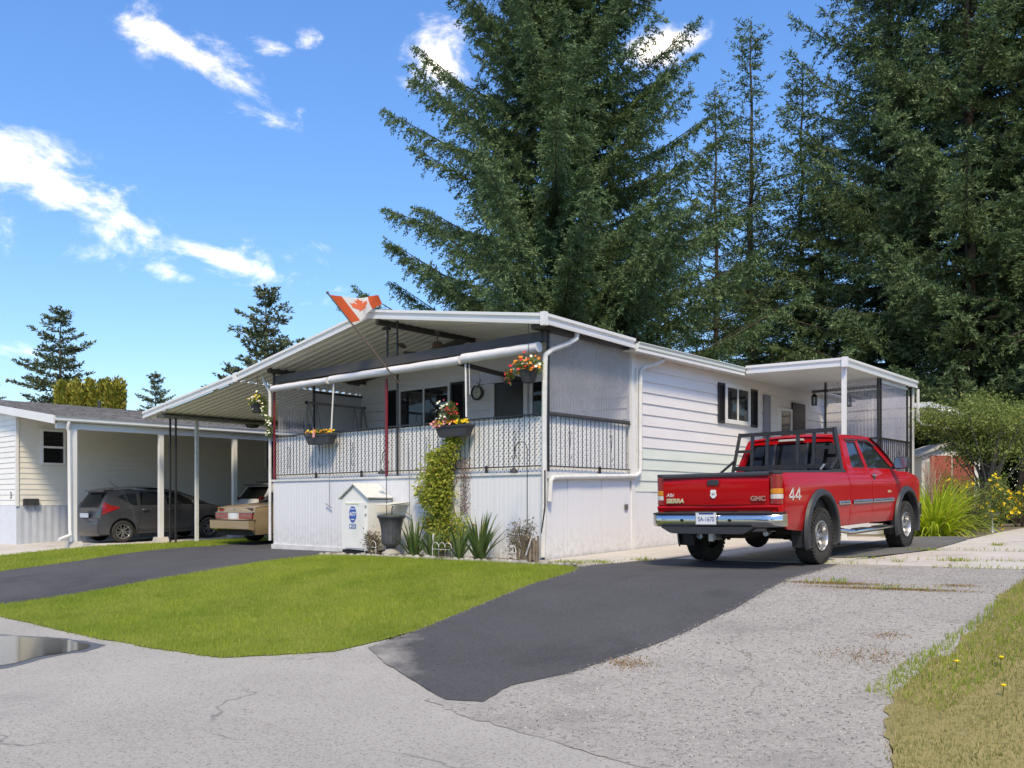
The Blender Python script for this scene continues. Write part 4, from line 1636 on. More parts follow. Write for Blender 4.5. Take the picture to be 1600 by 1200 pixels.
def shell(name, poly, xf, mat, parent, sides=(1, -1), holes=(), step=.09, rim=.02, both=True, label=None, smooth=35):
    """thin curved panel in the (y,z) plane at x = side*xf(y,z), with a return rim"""
    v, f, loops = fill(poly, step, holes)
    res = []
    for sd in sides:
        m = MB()
        m.add([(sd * xf(y, z), y, z) for y, z in v], [ff if sd < 0 else tuple(reversed(ff)) for ff in f])
        for lp in loops:
            n = len(lp)
            m.add([(sd * xf(y, z), y, z) for y, z in lp] + [(sd * (xf(y, z) - rim), y, z) for y, z in lp],
                  [(i, (i + 1) % n, n + (i + 1) % n, n + i) for i in range(n)])
        res.append(m.build(name, mat, parent, smooth=smooth, label=label))
    return res


def arch(cy, cz, r, a0=0, a1=180, n=14):
    return [(cy + r * math.cos(R(a0 + (a1 - a0) * i / n)), cz + r * math.sin(R(a0 + (a1 - a0) * i / n))) for i in range(n + 1)]


def wheel(parent, x, y, z, rad, wid, rimr, side, style, rimmat=ALLOY):
    """style: number of spokes"""
    M = Matrix.Translation((x, y, z)) @ Matrix.Rotation(R(90) * side, 4, "Y")
    m = MB()
    h = wid / 2
    pr = [(rimr, -h * .8), (rimr + (rad - rimr) * .4, -h * 1.02), (rad * .94, -h * .92), (rad * .985, -h * .72), (rad * .985, h * .72), (rad * .94, h * .92), (rimr + (rad - rimr) * .4, h * 1.02), (rimr, h * .8)]
    m.lathe(pr, 44, M)
    if rad > .36:   # knobbly tread blocks
        nb = 40
        for k in range(nb):
            for j, (u0, u1, sh) in enumerate(((-.99, -.52, 0), (-.46, -.02, .5), (.02, .46, .2), (.52, .99, .6))):
                a = 2 * math.pi * (k + sh) / nb
                Mk = M @ Matrix.Rotation(a, 4, "Z") @ Matrix.Rotation(R(12 if j % 2 else -12), 4, "X")
                m.box(rad * .955, rad * 1.0, -.021, .021, u0 * h, u1 * h, Mk)
            a = 2 * math.pi * (k + .5) / nb
            Mk = M @ Matrix.Rotation(a, 4, "Z")
            m.box(rad * .84, rad * .965, -.014, .014, h * .86, h * 1.03, Mk)
    w = m.build("wheel", RUBBER, parent, smooth=35)
    m = MB()
    m.lathe([(rimr * 1.02, h * .80), (rimr * 1.0, h * .96), (rimr * .95, h * .97), (rimr * .90, h * .80), (rimr * .88, h * .2), (rimr * .86, -h * .6)], 36, M)
    dish = h * (.25 if rad > .36 else .55)
    if style == 6:
        m.lathe([(.001, dish + .02), (rimr * .26, dish + .02), (rimr * .30, dish + .0), (rimr * .42, dish - .02)], 24, M)
        m.lathe([(rimr * .75, dish + .00), (rimr * .90, dish - .03)], 30, M)
        for k in range(8):
            a = 2 * math.pi * k / 8
            Mk = M @ Matrix.Rotation(a, 4, "Z")
            m.prism([(rimr * .25, -rimr * .11), (rimr * .55, -rimr * .085), (rimr * .90, -rimr * .15), (rimr * .90, rimr * .15), (rimr * .55, rimr * .085), (rimr * .25, rimr * .11)], dish - .03, dish + .014, "Z", Mk)
        m.lathe([(.001, h * .62), (rimr * .13, h * .60), (rimr * .2, h * .5), (rimr * .22, dish)], 18, M)
        for k in range(8):
            a = 2 * math.pi * (k + .5) / 8
            m.lathe([(.001, dish + .045), (.011, dish + .045), (.011, dish)], 6, M @ Matrix.Translation((math.cos(a) * rimr * .33, math.sin(a) * rimr * .33, 0)))
    else:
        for k in range(style):
            for s_ in (-1, 1):
                a = 2 * math.pi * (k + s_ * .16) / style
                Mk = M @ Matrix.Rotation(a, 4, "Z")
                m.prism([(rimr * .1, -rimr * .07), (rimr * .95, -rimr * .06 + s_ * rimr * .05), (rimr * .95, rimr * .06 + s_ * rimr * .05), (rimr * .1, rimr * .07)], dish - .02, dish + .012, "Z", Mk)
        m.lathe([(.001, dish + .02), (rimr * .16, dish + .02), (rimr * .2, dish)], 18, M)
    m.build("rim", rimmat, w, smooth=35)
    m = MB()
    m.lathe([(.001, h * .02), (rimr * .86, h * .02)], 24, M)
    m.build("brake_disc", UNDER, w)
    return w


def text(name, body, size, mat, parent, loc, rot, depth=.004, shear=0, bold=0, sx=1.0):
    cu = bpy.data.curves.new(name, "FONT")
    cu.body = body
    cu.size = size
    cu.extrude = depth
    cu.shear = shear
    cu.offset = bold
    cu.align_x = "CENTER"
    cu.align_y = "CENTER"
    tmp = bpy.data.objects.new("tmp", cu)
    me = bpy.data.meshes.new_from_object(tmp)
    bpy.data.objects.remove(tmp)
    me.materials.clear()
    me.materials.append(mat)
    o = link(name, me, parent)
    o.location = Vector(loc) - OFF.get(parent.name, Vector())
    o.rotation_euler = rot
    o.scale = (sx, 1, 1)
    return o


# ------------------------------------------------------------------ red pickup
T = thing("pickup_truck", (3.38, .95, g(3.38, .95) + .005), "red extended cab pickup truck with black headache rack and off-road tyres, parked tail first", "pickup truck")
OFF[T.name] = Vector((0, 0, 0))
T.rotation_euler = (math.atan((g(3.38, 4.59) - g(3.38, .95)) / 3.64), math.atan((g(4.2, 2) - g(2.5, 2)) / -1.7) * .8, 0)
RW = .402
FA = 3.64          # front axle


def tx(y, z):      # half width of the body at (y,z)
    w = .985
    if y < -1.0:
        w -= .03 * ((-1.0 - y) / .3) ** 2
    if y > 3.6:
        w -= .06 * ((y - 3.6) / 1.0) ** 2
    if z < .72:
        w -= .05 * ((.72 - z) / .25) ** 1.5
    if z > 1.02:
        w -= .075 * ((min(z, 1.36) - 1.02) / .33) ** 2.6
    # soft crease along the shoulder and a shallow hollow below the moulding
    w += .010 * math.exp(-((z - 1.12) / .05) ** 2) - .014 * math.exp(-((z - .72) / .08) ** 2)
    if z > 1.36:
        w -= .185 * (z - 1.36) / .5
    return w


BEDTOP = 1.315
rl = list(reversed(arch(0, .46, .54, -6, 186, 20)))     # from rear to front over the wheel
bed = [(-1.17, BEDTOP), (-1.17, .62), (-1.08, .56), (-.62, .50), (-.50, .40)]
bed = [(-1.17, .60), (-1.05, .54)] + [(y, z) for y, z in rl if z > .48] + [(.60, .50), (1.095, .50), (1.095, BEDTOP), (-1.17, BEDTOP)]
shell("bed_side", bed, tx, RED, T, step=.07, rim=.03)
# dark cap on the bed rail
for sd in (1, -1):
    m = MB()
    m.prism([(sd * .88, BEDTOP - .004), (sd * (tx(0, BEDTOP) + .006), BEDTOP - .008), (sd * (tx(0, BEDTOP) + .002), BEDTOP + .022), (sd * .875, BEDTOP + .022)], -1.16, 1.09)
    m.build("bed_rail_cap", BPLAST, T)
# bed inside and floor
m = MB()
m.box(-.86, .86, -1.22, 1.08, .70, .73)
m.box(-.88, -.86, -1.22, 1.08, .70, BEDTOP)
m.box(.86, .88, -1.22, 1.08, .70, BEDTOP)
m.box(-.88, .88, 1.06, 1.08, .70, BEDTOP)
m.build("bed_liner", BPLAST, T)
# tailgate, gently dished
def tgy(x, z):
    return -1.275 - .018 * math.cos(x / .82 * 1.5) - .012 * math.sin((z - .88) / .42 * math.pi) + (.010 if z > 1.24 else 0)
m = MB()
m.grid(lambda u, v: (-.815 + 1.63 * u, tgy(-.815 + 1.63 * u, .885 + .40 * v), .885 + .40 * v), 20, 12)
m.add([(s_ * .815, y, z) for s_ in (1, -1) for y in (-1.27, -1.22) for z in (.885, 1.285)], [(0, 1, 3, 2), (4, 6, 7, 5)])
m.box(-.80, .80, -1.235, -1.20, .88, 1.28)
tg = m.build("tailgate", RED, T, smooth=30)
m = MB()
m.prism([(-1.305, 1.272), (-1.205, 1.272), (-1.205, 1.325), (-1.225, 1.332), (-1.285, 1.322), (-1.308, 1.300)], -.818, .818, "X")
m.build("tailgate_cap", BPLAST, tg, smooth=40)
m = MB()
m.prism(roundpoly([(-.09, 1.155), (.09, 1.155), (.09, 1.235), (-.09, 1.235)], .03), -1.318, -1.30, "Y")
m.build("handle", BPLAST, tg, bevel=.006)
m = MB()
m.prism(roundpoly([(-.105, 1.135), (.105, 1.135), (.105, 1.245), (-.105, 1.245)], .035), -1.309, -1.30, "Y")
m.build("handle_recess", RED, tg)
# shield sticker
m = MB()
m.prism([(-.045, 1.085), (-.020, 1.098), (0, 1.092), (.020, 1.098), (.045, 1.085), (.040, 1.05), (.05, 1.02), (.03, .99), (0, .975), (-.03, .99), (-.05, 1.02), (-.04, 1.05)], -1.314, -1.309, "Y")
m.build("shield_sticker", WHITEP, tg)
text("sticker_number", "66", .05, BPLAST, tg, (0, -1.3155, 1.035), (R(90), 0, 0), .0005)
BADGE = simple("cream_badge", (.70, .64, .42), .3, metal=.3, obj=True)
text("badge_lettering", "SIERRA", .088, BADGE, tg, (-.62, -1.301, .945), (R(90), 0, 0), .004, .1, .003, 1.05)
text("badge_lettering", "GMC", .085, simple("red_chrome_badge", (.62, .30, .28), .25, metal=.6, obj=True), tg, (.66, -1.302, .965), (R(90), 0, 0), .004, 0, .004, 1.15)
text("badge_lettering", "Albi", .075, WHITEP, tg, (-.70, -1.302, 1.03), (R(90), 0, 0), .001, .3)
# strip below the tailgate
m = MB()
m.prism([(-1.265, .80), (-1.22, .80), (-1.22, .878), (-1.275, .878), (-1.285, .85)], -.93, .93, "X")
m.build("rear_valance", RED, T)
# taillights: rounded in plan, wrapping the corner
for sd in (1, -1):
    plan = [(sd * .822, -1.27), (sd * .87, -1.285), (sd * .925, -1.270), (sd * .955, -1.235), (sd * .963, -1.175), (sd * .90, -1.16), (sd * .83, -1.18)]
    if sd < 0:
        plan = plan[::-1]
    tl = None
    for nm, z0, z1, mt in (("tail_light", .885, .955, REDL), ("reverse_lens", .957, 1.02, CLRL), ("amber_lens", 1.022, 1.095, AMBL), ("brake_lens", 1.097, 1.285, REDL)):
        m = MB()
        pl = [(x * (1 if z1 < 1.2 else .995), y) for x, y in plan]
        m.prism(pl, z0, z1, "Z")
        o = m.build(nm, mt, tl or T, bevel=.006)
        tl = tl or o
    m = MB()
    cpl = [(sd * .82, -1.265), (sd * .87, -1.28), (sd * .925, -1.265), (sd * .95, -1.235), (sd * .955, -1.16), (sd * .86, -1.14)]
    m.prism(cpl if sd > 0 else cpl[::-1], 1.287, 1.335, "Z")
    m.build("corner_cap", BPLAST, T, bevel=.01)
    # red corner under the lamp
    pl = [(sd * .80, -1.25), (sd * .87, -1.268), (sd * .925, -1.255), (sd * .955, -1.22), (sd * .968, -1.165), (sd * .86, -1.15)]
    m = MB()
    m.prism(pl if sd > 0 else pl[::-1], .62, .883, "Z")
    m.build("rear_corner", RED, T, bevel=.008)
# rear bumper
def bumper_poly(y0, ytop):
    pts = []
    for i in range(25):
        x = -1.0 + 2.0 * i / 24
        e = max(0, (abs(x) - .78) / .22)
        pts.append((x, -1.42 + .13 * e ** 2))
    return pts
bp = bumper_poly(0, 0)
m = MB()
n = len(bp)
prof = [(0.015, .585), (0, .60), (-.006, .67), (0, .735), (.02, .755)]
m.add([(x, y + dy, z) for x, y in bp for dy, z in prof], [(i * 5 + j, (i + 1) * 5 + j, (i + 1) * 5 + j + 1, i * 5 + j + 1) for i in range(n - 1) for j in range(4)])
m.box(-.99, -.96, -1.29, -1.14, .59, .755)
m.box(.965, .995, -1.29, -1.14, .59, .755)
bmp = m.build("rear_bumper", CHROME, T, smooth=50)
m = MB()
m.add([(x, y + .0, .758) for x, y in bp] + [(x, -1.22 if abs(x) < .9 else -1.12, .758) for x, y in bp] + [(x, y - .006, .775) for x, y in bp] + [(x, -1.22 if abs(x) < .9 else -1.12, .79) for x, y in bp],
      [(i, n + i, n + i + 1, i + 1) for i in range(n - 1)] + [(2 * n + i, 2 * n + i + 1, 3 * n + i + 1, 3 * n + i) for i in range(n - 1)] + [(i, i + 1, 2 * n + i + 1, 2 * n + i) for i in range(n - 1)])
m.build("bumper_pad", BPLAST, bmp, smooth=40)
m = MB()
m.prism(roundpoly([(-.80, .585), (-.62, .49), (.50, .49), (.66, .585), (.60, .625), (-.74, .625)], .05), -1.435, -1.25, "Y")
m.build("bumper_step", BPLAST, bmp, bevel=.015)
for x in (-.44, .30):
    m = MB()
    m.lathe([(.001, 0), (.022, 0), (.022, .01)], 10, Matrix.Translation((x, -1.43, .675)) @ Matrix.Rotation(R(90), 4, "X"))
    m.build("bumper_bolt", UNDER, bmp)
m = MB()
m.box(-.205, .105, -1.440, -1.434, .625, .785)
PLATE = simple("licence_plate_white", (.72, .75, .80), .4, obj=True, var=.03)
NAVY = simple("plate_blue", (.03, .06, .22), .4, obj=True)
pl = m.build("licence_plate", PLATE, T)
m = MB()
for a, b, c, d in ((-.215, .115, .615, .625), (-.215, .115, .785, .793), (-.215, -.205, .625, .785), (.105, .115, .625, .785)):
    m.box(a, b, -1.443, -1.432, c, d)
m.build("plate_frame", CHROME, pl)
text("plate_number", "SA-1670", .090, NAVY, pl, (-.05, -1.4405, .690), (R(90), 0, 0), .0005, 0, .0012, .82)
MB().box(-.16, .07, -1.4415, -1.4405, .758, .782).build("plate_band", NAVY, pl)
# hitch, axle, exhaust, springs
m = MB()
m.box(-.06, .04, -1.36, -1.15, .40, .50)
m.box(-.045, .025, -1.39, -1.36, .385, .49)
m.lathe([(.001, 0), (.045, 0), (.045, .05)], 12, Matrix.Translation((-.20, -1.32, .455)) @ Matrix.Rotation(R(90), 4, "X"))
m.build("tow_hitch", GREYMETAL, T)
m = MB()
m.tube([(-.85, 0, .40), (-.2, 0, .40)], .055, 12)
m.tube([(.2, 0, .40), (.85, 0, .40)], .055, 12)
m.lathe([(.001, -.17), (.08, -.15), (.17, -.07), (.19, 0), (.17, .07), (.08, .15), (.001, .17)], 16, Matrix.Translation((0, -.02, .40)) @ Matrix.Rotation(R(90), 4, "X"))
m.build("rear_axle", UNDER, T, smooth=50)
for x in (-.5, .5):
    m = MB()
    m.box(x - .045, x + .045, -.55, .6, .49, .53)
    m.box(x - .06, x + .06, -.08, .08, .34, .52)
    m.tube([(x + .1, -.15, .33), (x + .1, -.08, .75)], .03, 8)
    m.build("leaf_spring", UNDER, T)
m = MB()
m.box(-.50, -.40, -1.25, 4.3, .52, .66)
m.box(.40, .50, -1.25, 4.3, .52, .66)
m.box(-.5, .5, -1.2, -1.1, .53, .62)
m.box(-.84, .84, 1.1, 3.2, .50, .56)
m.box(-.42, .36, -1.18, -.5, .42, .64)
m.build("chassis", UNDER, T)
m = MB()
m.tube([(.62, -.9, .50), (.70, -1.18, .49)], .038, 10)
m.tube([(.40, -1.28, .56), (.72, -1.20, .56)], .05, 8)
m.build("exhaust", GREYMETAL, T)
# wheel wells
for y in (0, FA):
    for sd in (1, -1):
        m = MB()
        a = arch(y, .44, .56, 0, 180, 12)
        k = len(a)
        m.add([(sd * .95, p, q) for p, q in a] + [(sd * .55, p, q) for p, q in a], [(i, i + 1, k + i + 1, k + i) for i in range(k - 1)] + [tuple(range(k, 2 * k))])
        m.build("wheel_well", UNDER, T)
for y in (0, FA):
    for sd in (1, -1):
        wheel(T, sd * .865, y, RW, RW, .265, .215, sd, 6, ALLOY)
# flares
for cy in (0, FA):
    for sd in (1, -1):
        m = MB()
        ang = [-22 + (224) * i / 26 for i in range(27)]
        vs = []
        for a in ang:
            c_, s_ = math.cos(R(a)), math.sin(R(a))
            for rr, xx in ((.510, .93), (.512, 1.030), (.530, 1.048), (.590, 1.030), (.610, tx(cy, .9) + .004)):
                zz = .465 + rr * s_
                vs.append((sd * xx, cy + rr * c_ * (1.0 if s_ > 0 else 1.0), zz))
        fs = [(i * 5 + j, (i + 1) * 5 + j, (i + 1) * 5 + j + 1, i * 5 + j + 1) for i in range(26) for j in range(4)]
        m.add(vs, fs if sd > 0 else [tuple(reversed(f_)) for f_ in fs])
        m.build("fender_flare", BPLAST, T, smooth=35)
    for sd in (1, -1):
        m = MB()
        m.prism([(cy - .50, .56), (cy - .565, .50), (cy - .53, .26), (cy - .50, .26), (cy - .44, .42)], sd * .78, sd * 1.02, "X")
        m.build("mud_flap", BPLAST, T)
# cab sides
cabrear = [(1.115, .52), (1.17, .50), (1.17, 1.36), (1.30, 1.36), (1.46, 1.845), (1.52, 1.872), (2.55, 1.872), (2.55, 1.905), (1.5, 1.905), (1.30, 1.88), (1.145, 1.36), (1.115, 1.30)]
shell("cab_corner", [(1.115, .52), (1.165, .50), (1.165, 1.34), (1.40, 1.80), (1.46, 1.850), (2.30, 1.868), (2.62, 1.852), (3.02, 1.62), (3.36, 1.36), (3.42, 1.365), (3.06, 1.665), (2.66, 1.90), (2.28, 1.915), (1.45, 1.905), (1.27, 1.86), (1.135, 1.36), (1.115, 1.3)],
      tx, RED, T, step=.06, rim=.04)
w1 = roundpoly([(1.42, 1.385), (1.99, 1.375), (1.99, 1.80), (1.60, 1.80)], .035)
w2 = roundpoly([(2.10, 1.375), (3.23, 1.365), (2.66, 1.80), (2.10, 1.812)], [.03, .06, .08, .03])
rd = [(1.172, .50), (2.035, .50), (2.04, 1.860), (1.50, 1.848), (1.41, 1.80), (1.172, 1.335)]
fd = [(2.047, .50), (3.06, .50), (3.12, .62), (3.14, 1.30), (3.34, 1.352), (3.02, 1.612), (2.62, 1.845), (2.30, 1.862), (2.052, 1.860)]
for o in shell("rear_door", rd, tx, RED, T, holes=[w1], step=.07):
    pass
doors = shell("front_door", fd, tx, RED, T, holes=[w2], step=.07)
for hw in (w1, w2):
    shell("side_window", scalep(hw, 1.01), lambda y, z: tx(y, z) - .018, TINTD if hw is w1 else TINT, T, step=.12, rim=.004)
    # dark seal
    ring_o, ring_i = scalep(hw, 1.03), scalep(hw, .95)
    shell("window_seal", ring_o, lambda y, z: tx(y, z) - .010, BPLAST, T, holes=[ring_i], step=.12, rim=.004)
for sd in (1, -1):
    m = MB()
    xx = tx(2.15, 1.22)
    m.lathe([(.001, .012), (.05, .010), (.058, 0)], 16, Matrix.Translation((sd * xx, 2.17, 1.235)) @ Matrix.Rotation(R(90) * sd, 4, "Y"))
    h = m.build("handle_cup", BPLAST, doors[0 if sd > 0 else 1], smooth=40)
    MB().box(sd * (xx + .008) - .01, sd * (xx + .008) + .012, 2.10, 2.25, 1.245, 1.272).build("handle", ALLOY, doors[0 if sd > 0 else 1], bevel=.006)
    # vent visors over the windows
    m = MB()
    m.tube([(sd * (tx(2.1, 1.83) + .005), 2.10, 1.835), (sd * (tx(2.5, 1.83) + .008), 2.5, 1.832), (sd * (tx(2.75, 1.77) + .008), 2.80, 1.745)], .018, 6)
    m.tube([(sd * (tx(1.5, 1.83) + .005), 1.55, 1.822), (sd * (tx(2.0, 1.83) + .005), 2.0, 1.835)], .018, 6)
    m.build("window_visor", BPLAST, T, smooth=50)
    # chrome side moulding in three lengths
    for a, b in ((.64, 1.07), (1.21, 2.02), (2.06, 3.02)):
        m = MB()
        vs = []
        nn = 8
        for i in range(nn + 1):
            y = a + (b - a) * i / nn
            e = .4 if (a < 1 and i == 0) else 1
            x = tx(y, .85)
            for dx, dz in ((0, -.034), (.014, -.026), (.018, 0), (.014, .026), (0, .034)):
                vs.append((sd * (x + dx), y, .85 + dz * e))
        fs = [(i * 5 + j, (i + 1) * 5 + j, (i + 1) * 5 + j + 1, i * 5 + j + 1) for i in range(nn) for j in range(4)]
        m.add(vs, fs if sd > 0 else [tuple(reversed(f_)) for f_ in fs])
        mo = m.build("side_moulding", ALLOY, T, smooth=60)
        m = MB()
        vs = [(sd * (tx(a + .04 + (b - a - .08) * i / 8, .85) + .0195), a + .04 + (b - a - .08) * i / 8, .85 + dz) for i in range(9) for dz in (-.008, .008)]
        m.add(vs, [(2 * i, 2 * i + 2, 2 * i + 3, 2 * i + 1) for i in range(8)])
        m.build("moulding_insert", BPLAST, mo)
    # tubular side step
    m = MB()
    m.tube([(sd * .80, 1.0, .44), (sd * .95, 1.12, .40), (sd * .98, 1.3, .40), (sd * .98, 2.9, .40), (sd * .95, 3.0, .40), (sd * .85, 3.08, .44)], .040, 10)
    m.build("side_step", CHROME, T, smooth=50)
    for yy in (1.25, 2.1):
        MB().box(sd * .98 - .05, sd * .98 + .05, yy, yy + .45, .433, .447).build("step_pad", BPLAST, T)
    # door mirror
    m = MB()
    m.prism(roundpoly([(sd * .99, 1.36), (sd * 1.22, 1.36), (sd * 1.24, 1.50), (sd * 1.20, 1.56), (sd * 1.03, 1.56), (sd * .985, 1.50)], .03), 3.02, 3.14, "Y")
    mr_ = m.build("door_mirror", BPLAST, T, bevel=.02)
    m = MB()
    m.prism(roundpoly([(sd * 1.015, 1.375), (sd * 1.20, 1.375), (sd * 1.215, 1.49), (sd * 1.19, 1.545), (sd * 1.04, 1.545), (sd * 1.01, 1.49)], .025), 3.008, 3.016, "Y")
    m.build("mirror_glass", CHROME, mr_)
    m = MB()
    m.bar((sd * .93, 3.10, 1.38), (sd * 1.05, 3.08, 1.40), .07, .05)
    m.build("mirror_arm", BPLAST, mr_)
# model script on the front door and 4x4 script on the bed side
text("badge_lettering", "SIERRA", .055, BADGE, T, (tx(2.8, .99) + .004, 2.82, .985), (R(90), 0, R(90)), .002)
# stylised "44" figures
for k in range(2):
    for mt_, of, dp in ((WHITEP, .010, 0), (BPLAST, 0, .001)):
        m = MB()
        y0 = -1.06 + k * .20
        s_ = 1.0
        segs = [((y0, .975), (y0 + .14, 1.095)), ((y0, .975), (y0 + .18, .975)), ((y0 + .12, .93), (y0 + .135, 1.095))]
        for a, b in segs:
            m.bar((tx(-.9, 1) + .006 + dp, a[0], a[1]), (tx(-.9, 1) + .006 + dp, b[0], b[1]), .004, (.026 if mt_ is WHITEP else .008), up=(1, 0, 0)) if False else m.bar(
                (tx(-.9, 1) + .005 + dp, a[0], a[1]), (tx(-.9, 1) + .005 + dp, b[0], b[1]), (.023 if mt_ is WHITEP else .004), .004, up=(1, 0, 0))
        m.build("figure_four", mt_, T)
# roof
def roofx(y):
    return tx(y, 1.905)
ys = [1.26, 1.32, 1.40, 1.55, 1.8, 2.1, 2.4, 2.6, 2.70]
zt = [1.862, 1.885, 1.905, 1.918, 1.926, 1.928, 1.918, 1.902, 1.885]
m = MB()
vs = []
for y, z in zip(ys, zt):
    w = roofx(y) + .004
    for i in range(13):
        u = -1 + 2 * i / 12
        vs.append((u * w, y, z - .012 + .045 * (1 - abs(u) ** 2.6)))
m.add(vs, [(i * 13 + j, i * 13 + j + 1, (i + 1) * 13 + j + 1, (i + 1) * 13 + j) for i in range(len(ys) - 1) for j in range(12)])
m.build("cab_roof", RED, T, smooth=50)
# rear wall of the cab with sliding window
def cb(x, z, off=0):
    return (x, 1.135 + (z - 1.30) * .26 - off, z)
def ring(m, outer, inner, off, dep):
    k = len(outer)
    A = [cb(x, z, off) for x, z in outer]
    B = [cb(x, z, off) for x, z in inner]
    m.add(A + B, [(i, (i + 1) % k, k + (i + 1) % k, k + i) for i in range(k)])
    A2 = [cb(x, z, off - dep) for x, z in inner]
    m.add(B + A2, [(i, (i + 1) % k, k + (i + 1) % k, k + i) for i in range(k)])
n_ = 5
outer = roundpoly([(-.93, .74), (.93, .74), (.93, 1.36), (.755, 1.895), (-.755, 1.895), (-.93, 1.36)], [0, 0, .05, .07, .07, .05], n_)
inner = roundpoly([(-.80, 1.345), (.80, 1.345), (.80, 1.36), (.675, 1.80), (-.675, 1.80), (-.80, 1.36)], [.0, .0, .01, .06, .06, .01], n_)
m = MB()
ring(m, outer, inner, 0, .03)
m.build("cab_back", RED, T)
m = MB()
m.add([cb(x, z, -.015) for x, z in scalep(inner, 1.02)], [tuple(range(len(inner)))])
rw = m.build("rear_window", TINTD, T)
for x in (-.27, .27):
    m = MB()
    m.add([cb(x + dx, z, -.004 + o_) for o_ in (0, .012) for dx, z in ((-.02, 1.345), (.02, 1.345), (.02, 1.80), (-.02, 1.80))], [(0, 1, 2, 3), (4, 5, 6, 7), (0, 4, 7, 3), (1, 5, 6, 2)])
    m.build("window_divider", BPLAST, rw)
m = MB()
m.prism([(-.22, 1.835), (.22, 1.835), (.20, 1.868), (-.20, 1.868)], 1.235, 1.262, "Y")
m.build("third_brake_light", CLRL, T, bevel=.004)
# windscreen, hood, front end
m = MB()
ws = [(2.69, 1.885, .74), (2.9, 1.765, .80), (3.15, 1.585, .86), (3.42, 1.375, .91)]
m.add([(s_ * w, y, z) for y, z, w in ws for s_ in (-1, 1)], [(2 * i, 2 * i + 1, 2 * i + 3, 2 * i + 2) for i in range(3)])
m.build("windscreen", TINT, T)
hd = [(3.36, 1.335), (3.55, 1.345), (3.9, 1.335), (4.25, 1.29), (4.48, 1.22), (4.56, 1.14)]
m = MB()
vs = []
for y, z in hd:
    w = tx(y, 1.3) - .045
    for i in range(11):
        u = -1 + 2 * i / 10
        vs.append((u * w, y, z + .05 * (1 - u ** 4) - .03))
m.add(vs, [(i * 11 + j, i * 11 + j + 1, (i + 1) * 11 + j + 1, (i + 1) * 11 + j) for i in range(len(hd) - 1) for j in range(10)])
m.build("hood", RED, T, smooth=50)
fr_ = list(reversed(arch(FA, .46, .54, -6, 186, 20)))
fen = [(3.065, .50)] + [(y, z) for y, z in fr_ if z > .48] + [(4.50, .55), (4.57, .75), (4.56, 1.15), (4.42, 1.24), (3.9, 1.315), (3.42, 1.325), (3.35, 1.345), (3.147, 1.30), (3.13, .62)]
shell("front_fender", fen, tx, RED, T, step=.07, rim=.03)
m = MB()
m.box(-.80, .80, 4.46, 4.55, .80, 1.15)
m.build("grille", CHROME, T)
m = MB()
m.box(-.93, .93, 4.50, 4.68, .50, .76)
m.build("front_bumper", CHROME, T, bevel=.03)
for sd in (1, -1):
    MB().box(min(sd * .56, sd * .92), max(sd * .56, sd * .92), 4.46, 4.57, .92, 1.12).build("headlight", CLRL, T, bevel=.01)
# seats and dash seen through the glass
m = MB()
for x in (-.42, .42):
    m.box(x - .25, x + .25, 2.15, 2.30, .95, 1.55)
    m.box(x - .13, x + .13, 2.17, 2.25, 1.57, 1.72)
    m.box(x - .25, x + .25, 2.2, 2.75, .85, 1.0)
m.box(-.7, .7, 1.30, 1.45, .9, 1.45)
m.build("seat", simple("grey_seat_cloth", (.10, .10, .10), .9, obj=True), T)
m = MB()
m.box(-.85, .85, 3.05, 3.4, 1.0, 1.32)
m.build("dashboard", DARKIN, T)
m = MB()
m.tube([(-.42 + .19 * math.cos(a * .3927), 2.95 - .02 * math.sin(a * .3927), 1.33 + .18 * math.sin(a * .3927)) for a in range(17)], .014, 6)
m.build("steering_wheel", DARKIN, T, smooth=60)
# black headache rack standing on the bed rails
m = MB()
RY = .98
def rk(x, z):
    return (x, RY + (z - 1.34) * .10, z)
for x0, x1 in ((-.90, -.78), (.90, .78)):
    m.bar(rk(x0, 1.34), rk(x1, 2.00), .055, .055)
for z_, w_ in ((1.965, .77), (1.42, .88)):
    m.bar(rk(-w_, z_), rk(w_, z_), .05, .06 if z_ > 1.9 else .07)
for x in (-.56, -.30, .21, .47):
    m.bar(rk(x, 1.42), rk(x, 1.965), .052, .03)
for a, b in ((-.86, -.56), (.84, .47)):
    m.bar(rk(a, 1.70), rk(b, 1.70), .035, .045)
for sd in (1, -1):
    m.bar((sd * .90, RY - .42, 1.345), (sd * .90, RY + .08, 1.345), .07, .02)
    m.bar((sd * .90, RY - .40, 1.355), (sd * .86, RY, 1.55), .03)
hr = m.build("headache_rack", simple("black_powder_coat", (.020, .020, .022), .4, obj=True, scale=8, dirt=(.3, .3, .3), damt=.12, dscale=40), T)
MB().bar((.60, .93, 1.36), (.66, .95, 1.44), .05, .03).build("bracket", ALU, hr)


